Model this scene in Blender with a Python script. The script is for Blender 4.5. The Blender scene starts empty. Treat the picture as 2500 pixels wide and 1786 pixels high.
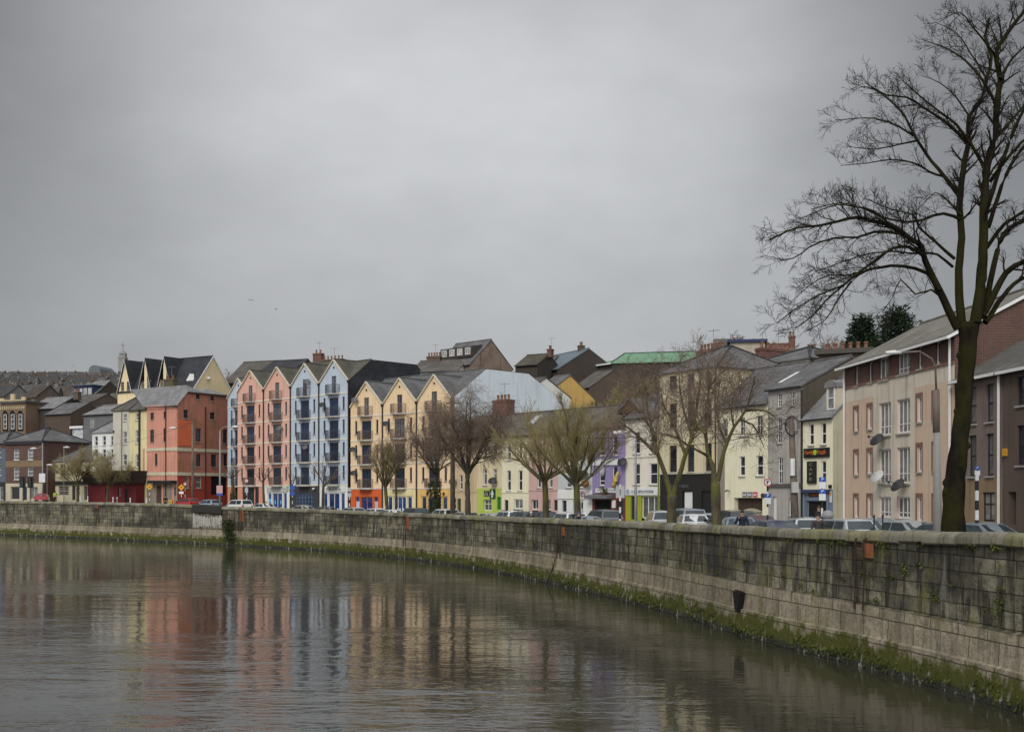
SKY_HIGH, SKY_SOUTH, SUN_E, EXPO = .72, .80, 1.15, 0.25
import bpy, math, random, bisect
from mathutils import Vector, Matrix
R = math.radians
F, CX, HY, EYE = 2800.0, 1250.0, 1205.0, 6.0     # focal length and horizon measured on the photograph (2500 px wide); eye 6 m above the river
def pX(px, Y): return (px - CX) * Y / F
def pZ(py, Y): return EYE + (HY - py) * Y / F
scene = bpy.context.scene
col = scene.collection

# ------------------------------------------------------------------ materials
MATS = {}
def nodemat(name):
    m = bpy.data.materials.new(name); m.use_nodes = True
    nt = m.node_tree; nt.nodes.clear()
    out = nt.nodes.new('ShaderNodeOutputMaterial'); b = nt.nodes.new('ShaderNodeBsdfPrincipled')
    nt.links.new(b.outputs[0], out.inputs[0])
    return m, nt, b
def N(nt, kind, **kw):
    n = nt.nodes.new('ShaderNode' + kind)
    for k, v in kw.items():
        if k.startswith('i_'):
            key = k[2:]; key = int(key) if key.isdigit() else key.replace('_', ' ')
            n.inputs[key].default_value = v
        else: setattr(n, k, v)
    return n
def L(nt, a, b): nt.links.new(a, b)
def c4(c): return (c[0], c[1], c[2], 1.0)
def mix(nt, fac, a, b, mode='MIX'):
    n = nt.nodes.new('ShaderNodeMixRGB'); n.blend_type = mode
    for i, x in enumerate((fac, a, b)):
        if hasattr(x, 'links') or isinstance(x, bpy.types.NodeSocket): nt.links.new(x, n.inputs[i])
        elif i == 0: n.inputs[0].default_value = x
        else: n.inputs[i].default_value = c4(x)
    return n.outputs[0]
def ramp(nt, src, lo, hi, a=0.0, b=1.0):
    n = nt.nodes.new('ShaderNodeMapRange'); n.clamp = True; n.interpolation_type = 'SMOOTHSTEP'
    nt.links.new(src, n.inputs[0])
    n.inputs[1].default_value = lo; n.inputs[2].default_value = hi; n.inputs[3].default_value = a; n.inputs[4].default_value = b
    return n.outputs[0]
def noise(nt, vec, scale, detail=4, rough=.55, stretch=None, seed=0.0):
    mp = N(nt, 'Mapping'); L(nt, vec, mp.inputs[0])
    if stretch: mp.inputs['Scale'].default_value = stretch
    mp.inputs['Location'].default_value = (seed, seed * 1.7, seed * .6)
    n = N(nt, 'TexNoise', i_Scale=scale, i_Detail=detail, i_Roughness=rough); L(nt, mp.outputs[0], n.inputs[0])
    return n.outputs[0]
def M(name, col1, rough=.85, kind='plain', dirt=.35, metallic=0.0, spec=.3, seed=None, dcol=None, scale=1.0):
    if name in MATS: return MATS[name]
    m, nt, b = nodemat(name)
    b.inputs['Roughness'].default_value = rough; b.inputs['Metallic'].default_value = metallic
    b.inputs['Specular IOR Level'].default_value = spec
    tc = N(nt, 'TexCoord'); ob = tc.outputs['Object']
    sd = (hash(name) % 97) * .37 if seed is None else seed
    sd = sum(ord(ch) for ch in name) % 89 * .41
    d = dcol or tuple(c * .45 + .01 for c in col1)
    colr = None
    if kind == 'plaster':
        n1 = noise(nt, ob, .55 * scale, 5, .6, None, sd)
        n2 = noise(nt, ob, 1.3 * scale, 4, .6, (2.4, 2.4, .13), sd + 9)
        n3 = noise(nt, ob, 7 * scale, 3, .5, None, sd + 4)
        a = mix(nt, ramp(nt, n1, .42, .72, 0, dirt * .8), col1, d)
        a = mix(nt, ramp(nt, n2, .50, .70, 0, dirt), a, tuple(c * .5 + .015 for c in d))
        colr = mix(nt, ramp(nt, n3, .35, .7, 0, .12), a, tuple(min(1, c * 1.12) for c in col1))
        bp = N(nt, 'Bump', i_Strength=.25, i_Distance=.02); L(nt, n3, bp.inputs['Height']); L(nt, bp.outputs[0], b.inputs['Normal'])
    elif kind == 'brick':
        mp = N(nt, 'Mapping'); L(nt, ob, mp.inputs[0]); mp.inputs['Rotation'].default_value = (R(90), 0, 0)
        sw = N(nt, 'SeparateXYZ'); L(nt, ob, sw.inputs[0])
        ad = N(nt, 'Math', operation='ADD'); L(nt, sw.outputs[0], ad.inputs[0]); L(nt, sw.outputs[1], ad.inputs[1])
        cb = N(nt, 'CombineXYZ'); L(nt, ad.outputs[0], cb.inputs[0]); L(nt, sw.outputs[2], cb.inputs[1])
        br = N(nt, 'TexBrick', i_Scale=1.0, i_Brick_Width=.23, i_Row_Height=.08, i_Mortar_Size=.008)
        L(nt, cb.outputs[0], br.inputs[0])
        br.inputs['Color1'].default_value = c4(col1); br.inputs['Color2'].default_value = c4(tuple(c * .7 for c in col1)); br.inputs['Mortar'].default_value = c4((.18, .16, .14))
        n1 = noise(nt, ob, .5, 5, .6, (1, 1, .4), sd)
        colr = mix(nt, ramp(nt, n1, .42, .75, 0, dirt), br.outputs[0], tuple(c * .4 for c in col1))
    elif kind == 'slate':
        sw = N(nt, 'SeparateXYZ'); L(nt, ob, sw.inputs[0])
        ad = N(nt, 'Math', operation='ADD'); L(nt, sw.outputs[0], ad.inputs[0])
        m2 = N(nt, 'Math', operation='MULTIPLY', i_1=.35); L(nt, sw.outputs[1], m2.inputs[0]); L(nt, m2.outputs[0], ad.inputs[1])
        cb = N(nt, 'CombineXYZ'); L(nt, ad.outputs[0], cb.inputs[0]); L(nt, sw.outputs[2], cb.inputs[1])
        br = N(nt, 'TexBrick', i_Scale=1.0, i_Brick_Width=.4, i_Row_Height=.17, i_Mortar_Size=.012)
        L(nt, cb.outputs[0], br.inputs[0])
        br.inputs['Color1'].default_value = c4(col1); br.inputs['Color2'].default_value = c4(tuple(c * .72 for c in col1)); br.inputs['Mortar'].default_value = c4(tuple(c * .45 for c in col1))
        n1 = noise(nt, ob, .6, 5, .65, None, sd); n2 = noise(nt, ob, .9, 5, .7, (1, 1, .4), sd + 5)
        a = mix(nt, ramp(nt, n1, .4, .7, 0, .55), br.outputs[0], tuple(c * 1.45 + .01 for c in col1))
        colr = mix(nt, ramp(nt, n2, .56, .74, 0, dirt), a, dcol or (.075, .08, .035))
        bp = N(nt, 'Bump', i_Strength=.4, i_Distance=.03); L(nt, br.outputs['Fac'], bp.inputs['Height']); bp.invert = True; L(nt, bp.outputs[0], b.inputs['Normal'])
    elif kind == 'bark':
        n1 = noise(nt, ob, 3 * scale, 5, .65, (1, 1, .3), sd); n2 = noise(nt, ob, .9 * scale, 4, .6, None, sd + 3)
        a = mix(nt, ramp(nt, n1, .35, .7), tuple(c * .55 for c in col1), tuple(c * 1.3 for c in col1))
        colr = mix(nt, ramp(nt, n2, .38, .62, 0, dirt), a, dcol or (.07, .075, .015))
        bp = N(nt, 'Bump', i_Strength=.7, i_Distance=.05); L(nt, n1, bp.inputs['Height']); L(nt, bp.outputs[0], b.inputs['Normal'])
    elif kind == 'ground':
        n1 = noise(nt, ob, .05 * scale, 6, .6, None, sd); n2 = noise(nt, ob, .6 * scale, 5, .6, None, sd + 3)
        a = mix(nt, ramp(nt, n1, .38, .62), col1, d)
        colr = mix(nt, ramp(nt, n2, .35, .7, 0, .45), a, tuple(c * .6 for c in d))
    elif kind == 'leaf':
        n1 = noise(nt, ob, 1.2 * scale, 3, .6, None, sd)
        colr = mix(nt, ramp(nt, n1, .35, .65), col1, dcol or tuple(c * .4 for c in col1))
    else:
        n1 = noise(nt, ob, 1.1 * scale, 4, .6, None, sd)
        colr = mix(nt, ramp(nt, n1, .4, .75, 0, dirt), col1, d)
    L(nt, colr, b.inputs['Base Color'])
    MATS[name] = m
    return m
def Mglass(name, col1, rough=.08, var=.5):
    if name in MATS: return MATS[name]
    m, nt, b = nodemat(name)
    g = N(nt, 'NewGeometry'); tc = N(nt, 'TexCoord'); oi = N(nt, 'ObjectInfo')
    wn = N(nt, 'TexWhiteNoise', noise_dimensions='1D'); L(nt, oi.outputs['Random'], wn.inputs['W'])
    a = mix(nt, ramp(nt, wn.outputs['Value'], 0, 1, 0, var), col1, tuple(min(1, c * 3.2 + .03) for c in col1))
    n1 = noise(nt, tc.outputs['Object'], 1.6, 2, .5)
    L(nt, mix(nt, ramp(nt, n1, .4, .6, 0, .5), a, tuple(c * .4 for c in col1)), b.inputs['Base Color'])
    b.inputs['Roughness'].default_value = rough; b.inputs['Specular IOR Level'].default_value = .6
    bp = N(nt, 'Bump', i_Strength=.06, i_Distance=.05); L(nt, n1, bp.inputs['Height']); L(nt, bp.outputs[0], b.inputs['Normal'])
    MATS[name] = m
    return m
def Mcar(name, col1, metallic=.25):
    if name in MATS: return MATS[name]
    m, nt, b = nodemat(name)
    tc = N(nt, 'TexCoord'); n1 = noise(nt, tc.outputs['Object'], 1.5, 4, .6)
    L(nt, mix(nt, ramp(nt, n1, .45, .8, 0, .25), col1, tuple(c * .6 + .02 for c in col1)), b.inputs['Base Color'])
    b.inputs['Roughness'].default_value = .3; b.inputs['Metallic'].default_value = metallic
    b.inputs['Coat Weight'].default_value = .6; b.inputs['Coat Roughness'].default_value = .08
    MATS[name] = m
    return m

# ------------------------------------------------------------------ mesh builder
class MB:
    def __init__(s): s.v = []; s.f = []; s.m = []
    def add(s, vs, fs, mi=0):
        o = len(s.v); s.v += [tuple(x) for x in vs]
        for f in fs: s.f.append([i + o for i in f]); s.m.append(mi)
        return s
    def box(s, x0, y0, z0, x1, y1, z1, mi=0):
        return s.add([(x0, y0, z0), (x1, y0, z0), (x1, y1, z0), (x0, y1, z0), (x0, y0, z1), (x1, y0, z1), (x1, y1, z1), (x0, y1, z1)],
              [(0, 3, 2, 1), (4, 5, 6, 7), (0, 1, 5, 4), (1, 2, 6, 5), (2, 3, 7, 6), (3, 0, 4, 7)], mi)
    def poly(s, pts, mi=0): return s.add(pts, [list(range(len(pts)))], mi)
    def prism(s, pts, ax, a0, a1, mi=0):
        # pts are 2D points in the plane normal to axis ax
        def mk(p, a):
            return {0: (a, p[0], p[1]), 1: (p[0], a, p[1]), 2: (p[0], p[1], a)}[ax]
        n = len(pts)
        fs = [list(range(n - 1, -1, -1)), list(range(n, 2 * n))] + [(i, (i + 1) % n, n + (i + 1) % n, n + i) for i in range(n)]
        return s.add([mk(p, a0) for p in pts] + [mk(p, a1) for p in pts], fs, mi)
    def tube(s, pts, rads, n=6, cap=True, mi=0):
        o = len(s.v); k = len(pts); P = [Vector(p) for p in pts]
        up = Vector((0.13, 0.21, 0.97))
        for i, p in enumerate(P):
            t = (P[min(i + 1, k - 1)] - P[max(i - 1, 0)])
            if t.length < 1e-9: t = Vector((0, 0, 1))
            t.normalize()
            a = t.cross(up if abs(t.dot(up)) < .95 else Vector((1, 0, 0))); a.normalize(); b = t.cross(a)
            r = rads[i] if hasattr(rads, '__len__') else rads
            for j in range(n):
                w = 2 * math.pi * j / n
                q = p + a * (r * math.cos(w)) + b * (r * math.sin(w)); s.v.append((q.x, q.y, q.z))
        for i in range(k - 1):
            for j in range(n):
                s.f.append([o + i * n + j, o + i * n + (j + 1) % n, o + (i + 1) * n + (j + 1) % n, o + (i + 1) * n + j]); s.m.append(mi)
        if cap:
            s.f.append([o + j for j in range(n - 1, -1, -1)]); s.m.append(mi)
            s.f.append([o + (k - 1) * n + j for j in range(n)]); s.m.append(mi)
        return s
    def lathe(s, prof, c=(0, 0, 0), n=12, ax=2, mi=0):
        o = len(s.v)
        for r, h in prof:
            for j in range(n):
                w = 2 * math.pi * j / n; x, y = r * math.cos(w), r * math.sin(w)
                q = {2: (x, y, h), 1: (x, h, y), 0: (h, x, y)}[ax]
                s.v.append((c[0] + q[0], c[1] + q[1], c[2] + q[2]))
        for i in range(len(prof) - 1):
            for j in range(n):
                s.f.append([o + i * n + j, o + i * n + (j + 1) % n, o + (i + 1) * n + (j + 1) % n, o + (i + 1) * n + j]); s.m.append(mi)
        s.f.append([o + j for j in range(n)]); s.m.append(mi)
        s.f.append([o + (len(prof) - 1) * n + j for j in range(n)]); s.m.append(mi)
        return s
    def mesh(s, name, mats, smooth=False):
        me = bpy.data.meshes.new(name); me.from_pydata(s.v, [], s.f)
        for m in (mats if isinstance(mats, (list, tuple)) else [mats]): me.materials.append(m)
        if any(s.m): me.polygons.foreach_set('material_index', s.m)
        if smooth: me.polygons.foreach_set('use_smooth', [True] * len(s.f))
        me.update()
        return me
    def build(s, name, mats, parent=None, loc=(0, 0, 0), rot=(0, 0, 0), smooth=False):
        return link(name, s.mesh(name, mats, smooth), parent, loc, rot)
def link(name, data, parent=None, loc=(0, 0, 0), rot=(0, 0, 0)):
    o = bpy.data.objects.new(name, data); col.objects.link(o)
    o.location = loc; o.rotation_euler = rot
    if parent is not None: o.parent = parent
    return o
def tag(o, label=None, cat=None, group=None, kind=None):
    if label: o['label'] = label
    if cat: o['category'] = cat
    if group: o['group'] = group
    if kind: o['kind'] = kind
    return o
def thing(name, label, cat, loc=(0, 0, 0), rotz=0.0, group=None):
    return tag(link(name, None, None, loc, (0, 0, rotz)), label, cat, group)
def text_mesh(txt, size, ext=.012):
    c = bpy.data.curves.new('lettering', 'FONT'); c.body = txt; c.size = size; c.extrude = ext; c.align_x = 'CENTER'; c.align_y = 'CENTER'; c.resolution_u = 2
    o = bpy.data.objects.new('lettering', c); col.objects.link(o)
    dg = bpy.context.evaluated_depsgraph_get(); dg.update()
    me = bpy.data.meshes.new_from_object(o.evaluated_get(dg))
    bpy.data.objects.remove(o); bpy.data.curves.remove(c)
    return me

# ------------------------------------------------------------------ quay line, street level and hill (plan coordinates, metres)
_q = [(0, 168), (185, 155.6), (370, 144.5), (554, 134.5), (740, 124), (840, 117.5), (985, 106.5), (1100, 97.5), (1227, 86.5), (1350, 76.3), (1430, 70.3),
      (1540, 63.5), (1640, 57.6), (1740, 52), (1845, 47.2), (2030, 41.8), (2215, 37.2), (2400, 33.2), (2500, 31.2)]
QL = [(pX(p, y), y) for p, y in _q]
QL = [(-1500, 900), (-700, 520), (-300, 300), (-160, 224), (-108, 191)] + QL + [(14.6, 24), (15.3, 12), (15.6, -5), (15, -40), (10, -160), (0, -700)]
def catmull(P, step=1.5):
    out = []
    for i in range(len(P) - 1):
        p0 = Vector(P[max(i - 1, 0)]); p1 = Vector(P[i]); p2 = Vector(P[i + 1]); p3 = Vector(P[min(i + 2, len(P) - 1)])
        d = (p2 - p1).length; n = max(2, int(d / (step if d < 60 else 20)))
        for k in range(n):
            t = k / n
            a = (2 * p1 + (p2 - p0) * t + (2 * p0 - 5 * p1 + 4 * p2 - p3) * t * t + (3 * p1 - p0 - 3 * p2 + p3) * t ** 3) * .5
            out.append(a)
    out.append(Vector(P[-1]))
    return out
QS = catmull([Vector(q) for q in QL])
for _ in range(5):   # ease out the kinks left by reading the water line off the picture
    QS = [QS[0]] + [QS[i] * .5 + (QS[i - 1] + QS[i + 1]) * .25 for i in range(1, len(QS) - 1)] + [QS[-1]]
NQ = len(QS)
QT = [(QS[min(i + 1, NQ - 1)] - QS[max(i - 1, 0)]).normalized() for i in range(NQ)]
QN = [Vector((-t.y, t.x)) for t in QT]             # towards the land
if QN[NQ // 2].x < 0: QN = [-n for n in QN]
QA = [0.0]
for i in range(1, NQ): QA.append(QA[-1] + (QS[i] - QS[i - 1]).length)
def interp(tab, x):
    if x <= tab[0][0]: return tab[0][1]
    for (a, va), (b, vb) in zip(tab, tab[1:]):
        if x <= b: return va + (vb - va) * (x - a) / (b - a)
    return tab[-1][1]
def qpx(i): return CX + F * QS[i].x / QS[i].y if QS[i].y > 3 else 99999
_vis = [(qpx(i), i) for i in range(NQ) if QS[i].y > 20 and QS[i].y < 175 and -200 < qpx(i) < 3200]
_vis.sort()
def quay_at(px):
    """index (float) along the quay where the photograph's column px meets the water line"""
    k = bisect.bisect([a for a, b in _vis], px); k = min(max(k, 1), len(_vis) - 1)
    (a, i), (b, j) = _vis[k - 1], _vis[k]
    return i + (j - i) * (px - a) / (b - a)
def qpoint(fi, off=0.0):
    i = int(fi); t = fi - i; j = min(i + 1, NQ - 1)
    p = QS[i].lerp(QS[j], t); n = QN[i].lerp(QN[j], t).normalized()
    return p + n * off, n, QT[i].lerp(QT[j], t).normalized()
def quayY(px): return qpoint(quay_at(px))[0].y
# parapet top height: read from the photograph along the wall
_pt = [(0, 1222), (185, 1224), (370, 1227.7), (480, 1231), (554, 1235), (740, 1241.5), (840, 1244.5), (985, 1251), (1227, 1260), (1430, 1267), (1640, 1276.5), (1845, 1285.5), (2030, 1291.6), (2215, 1297), (2500, 1300.5)]
_topz = [(QA[int(quay_at(p))], pZ(y, quayY(p) + .35)) for p, y in _pt]
def topz(i): return interp(_topz, QA[i])
def zs(X): return interp([(-120, 4.85), (-75, 4.72), (-59, 4.55), (-46, 4.25), (-37, 3.78), (-29, 3.45), (-20, 3.15), (-10, 2.97), (0, 2.95), (5, 3.12), (10, 3.45), (30, 3.5)], X)
def qdist(x, y):
    best = 1e9
    for i in range(0, NQ, 3):
        d = (QS[i].x - x) ** 2 + (QS[i].y - y) ** 2
        if d < best: best = d; bi = i
    v = Vector((x, y)) - QS[bi]
    return math.sqrt(best) * (1 if v.dot(QN[bi]) >= 0 else -1)
_hill = [(0, 0), (27, 0), (34, 1.5), (45, 8), (60, 13), (100, 19), (200, 29), (300, 40), (400, 53), (500, 66), (600, 78.5), (700, 91), (760, 95), (900, 93), (2500, 75), (9000, 60)]
def hill(d): return interp(_hill, d)
def heff(x, y, d):
    w = min(1, max(0, (-x - 30) / 50)); w = w * w * (3 - 2 * w)
    return max(d, .95 * (y - 165) * w)
def gz(x, y):
    return zs(x) + hill(heff(x, y, qdist(x, y)))
# ------------------------------------------------------------------ camera, sky, sun
cam = bpy.data.cameras.new('camera'); cam.sensor_width = 36; cam.lens = 36 * F / 2500; cam.shift_y = (HY - 893) / 2500
cam.clip_end = 20000; cam.clip_start = .5
co = link('camera', cam, None, (0, 0, EYE), (R(90), 0, 0)); scene.camera = co
SUN_DIR = Vector((-.36, -.78, .66)).normalized()
w = bpy.data.worlds.new('World'); scene.world = w; w.use_nodes = True
nt = w.node_tree; nt.nodes.clear()
wo = nt.nodes.new('ShaderNodeOutputWorld'); bg = nt.nodes.new('ShaderNodeBackground'); L(nt, bg.outputs[0], wo.inputs[0])
bg.inputs[1].default_value = .1
sky = nt.nodes.new('ShaderNodeTexSky'); sky.sky_type = 'NISHITA'; sky.sun_disc = False
sky.sun_elevation = math.asin(SUN_DIR.z); sky.sun_rotation = math.atan2(SUN_DIR.x, SUN_DIR.y) % (2 * math.pi)
tc = N(nt, 'TexCoord'); D = tc.outputs['Generated']
def vdot(vec):
    n = N(nt, 'VectorMath', operation='DOT_PRODUCT'); L(nt, D, n.inputs[0]); n.inputs[1].default_value = vec; return n.outputs['Value']
def ma(op, a, b):
    n = N(nt, 'Math', operation=op)
    for i, x in enumerate((a, b)):
        if isinstance(x, (int, float)): n.inputs[i].default_value = x
        else: L(nt, x, n.inputs[i])
    return n.outputs[0]
def dirv(px, py): return Vector(((px - CX) / F, 1, (HY - py) / F)).normalized()
# thin bright part of the cloud sheet low in the north, brighter towards the zenith and the south where the sun is behind it
sep = N(nt, 'SeparateXYZ'); L(nt, D, sep.inputs[0])
dx = ma('ABSOLUTE', ma('SUBTRACT', sep.outputs[0], -.035), 0); dz = ma('SUBTRACT', sep.outputs[2], .335)
lobe = ma('POWER', 2.71828, ma('MULTIPLY', ma('ADD', ma('MULTIPLY', ma('POWER', dx, 3.8), 95.0), ma('MULTIPLY', ma('MULTIPLY', dz, dz), 25.0)), -1.0))
lobe = ma('MULTIPLY', lobe, ramp(nt, sep.outputs[1], -.2, .2))
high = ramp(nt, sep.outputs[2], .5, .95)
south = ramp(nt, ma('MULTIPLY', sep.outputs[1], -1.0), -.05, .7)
n1 = noise(nt, D, 2.6, 5, .55, (1, 1, 1.9), 3.3); n2 = noise(nt, D, 7.0, 5, .55, (1, 1, 2.6), 8.1)
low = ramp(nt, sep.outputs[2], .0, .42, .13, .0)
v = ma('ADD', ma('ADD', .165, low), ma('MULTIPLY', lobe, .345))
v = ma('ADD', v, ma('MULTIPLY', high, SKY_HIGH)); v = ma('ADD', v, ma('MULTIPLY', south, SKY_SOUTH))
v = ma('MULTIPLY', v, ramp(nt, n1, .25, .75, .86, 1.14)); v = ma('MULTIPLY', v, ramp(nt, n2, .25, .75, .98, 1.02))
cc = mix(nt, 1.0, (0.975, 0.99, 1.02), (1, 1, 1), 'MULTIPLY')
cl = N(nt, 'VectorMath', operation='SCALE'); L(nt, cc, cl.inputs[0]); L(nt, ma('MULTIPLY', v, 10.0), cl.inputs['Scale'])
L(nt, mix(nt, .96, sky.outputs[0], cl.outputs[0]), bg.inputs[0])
sl = bpy.data.lights.new('sun', 'SUN'); sl.energy = SUN_E; sl.angle = R(18); sl.color = (1.0, .96, .9)
so = link('sun', sl); so.rotation_euler = SUN_DIR.to_track_quat('Z', 'Y').to_euler()
scene.view_settings.view_transform = 'Standard'; scene.view_settings.look = 'None'; scene.view_settings.exposure = EXPO; scene.view_settings.gamma = 1
scene.cycles.max_bounces = 6; scene.cycles.diffuse_bounces = 3; scene.cycles.glossy_bounces = 3
scene.cycles.use_denoising = True

# ------------------------------------------------------------------ river
m, nt, b = nodemat('river_water')
b.inputs['Base Color'].default_value = (.036, .033, .024, 1); b.inputs['Roughness'].default_value = .045; b.inputs['IOR'].default_value = 1.38
tc = N(nt, 'TexCoord'); ob = tc.outputs['Object']
wv = noise(nt, ob, .62, 3, .5, (.42, 1.0, 1), 1.0); sm = noise(nt, ob, 2.6, 3, .55, (.55, 1, 1), 5.0); tiny = noise(nt, ob, 7.0, 2, .5, (.6, 1, 1), 2.0)
patch = noise(nt, ob, .035, 4, .6, (.8, 1.6, 1), 14.2)
pm = ramp(nt, patch, .42, .62, .12, 1.15)
sepw = N(nt, 'SeparateXYZ'); L(nt, ob, sepw.inputs[0])
near = ramp(nt, sepw.outputs[1], 36, 105, 1.0, .26)        # open water this side of the lee of the quay carries more ripple
ww = N(nt, 'Math', operation='MULTIPLY'); L(nt, pm, ww.inputs[0]); L(nt, near, ww.inputs[1])
b1 = N(nt, 'Bump', i_Distance=.135); L(nt, wv, b1.inputs['Height']); b1.inputs['Strength'].default_value = 1
L(nt, ramp(nt, ww.outputs[0], 0, 1, .10, 1.0), b1.inputs['Strength'])
b2 = N(nt, 'Bump', i_Distance=.036); L(nt, sm, b2.inputs['Height']); L(nt, b1.outputs[0], b2.inputs['Normal']); L(nt, ramp(nt, ww.outputs[0], 0, 1, .15, 1.0), b2.inputs['Strength'])
b3 = N(nt, 'Bump', i_Distance=.004, i_Strength=.6); L(nt, tiny, b3.inputs['Height']); L(nt, b2.outputs[0], b3.inputs['Normal'])
L(nt, b3.outputs[0], b.inputs['Normal'])
tag(MB().poly([(-1800, -300, 0), (60, -300, 0), (60, 300, 0), (-1800, 1300, 0)]).build('river', m), kind='structure')

# ------------------------------------------------------------------ ground sheet following the quay and climbing the hill
g = MB(); rows = [.45, 3.2, 8, 14, 20, 27, 34, 45, 60, 80, 100, 150, 200, 300, 400, 500, 600, 700, 800, 1000, 1500, 2500, 6000]
idx = [i for i in range(NQ) if i % 3 == 0]
# fan of directions: smoothed normals so that the rows do not cross
NS = QN[:]
for _ in range(60): NS = [NS[0]] + [(NS[i] * .5 + (NS[i - 1] + NS[i + 1]) * .25).normalized() for i in range(1, NQ - 1)] + [NS[-1]]
for i in idx:
    for d in rows:
        p = QS[i] + (QN[i] if d < 40 else NS[i]) * d
        bump_ = 0 if d < 30 else .02 * d * math.sin(p.x * .017 + d * .01) * .25
        g.v.append((p.x, p.y, zs(p.x) + hill(heff(p.x, p.y, d)) + bump_))
nr = len(rows)
for a in range(len(idx) - 1):
    for k in range(nr - 1):
        g.f.append([a * nr + k, (a + 1) * nr + k, (a + 1) * nr + k + 1, a * nr + k + 1]); g.m.append(0 if k < 5 else 1)
tag(g.build('ground', [M('pavement_concrete', (.24, .235, .22), .9, 'plain', .4), M('hill_scrub', (.055, .06, .022), .95, 'ground', dcol=(.06, .045, .028))]), kind='structure')
def ribbon(name, d0, d1, dz, mat, i0, i1, kind='structure', kerb=None):
    r = MB()
    for i in range(i0, i1):
        for d in (d0, d1):
            p = QS[i] + QN[i] * d; r.v.append((p.x, p.y, zs(p.x) + dz))
    for k in range(i1 - i0 - 1): r.f.append([2 * k, 2 * k + 2, 2 * k + 3, 2 * k + 1]); r.m.append(0)
    return tag(r.build(name, mat), kind=kind)
I0, I1 = int(quay_at(-150)), NQ - 60
ribbon('road', 2.6, 10.5, .006, M('asphalt', (.05, .05, .052), .9, 'plain', .3), min(I0, I1), max(I0, I1))
ribbon('parking_line', 5.2, 5.32, .011, M('road_paint', (.7, .7, .66), .7, 'plain', .3), min(I0, I1), max(I0, I1))
k = MB()
for i in range(min(I0, I1), max(I0, I1) - 1):
    for d0, d1 in ((2.45, 2.6), (10.5, 10.65)):
        o = len(k.v)
        for j in (i, i + 1):
            for d in (d0, d1):
                p = QS[j] + QN[j] * d
                k.v += [(p.x, p.y, zs(p.x) + .001), (p.x, p.y, zs(p.x) + .13)]
        for f in ((0, 1, 5, 4), (2, 6, 7, 3), (1, 3, 7, 5)): k.f.append([o + x for x in f]); k.m.append(0)
tag(k.build('kerb', M('kerb_stone', (.3, .3, .29))), kind='structure')

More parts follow.
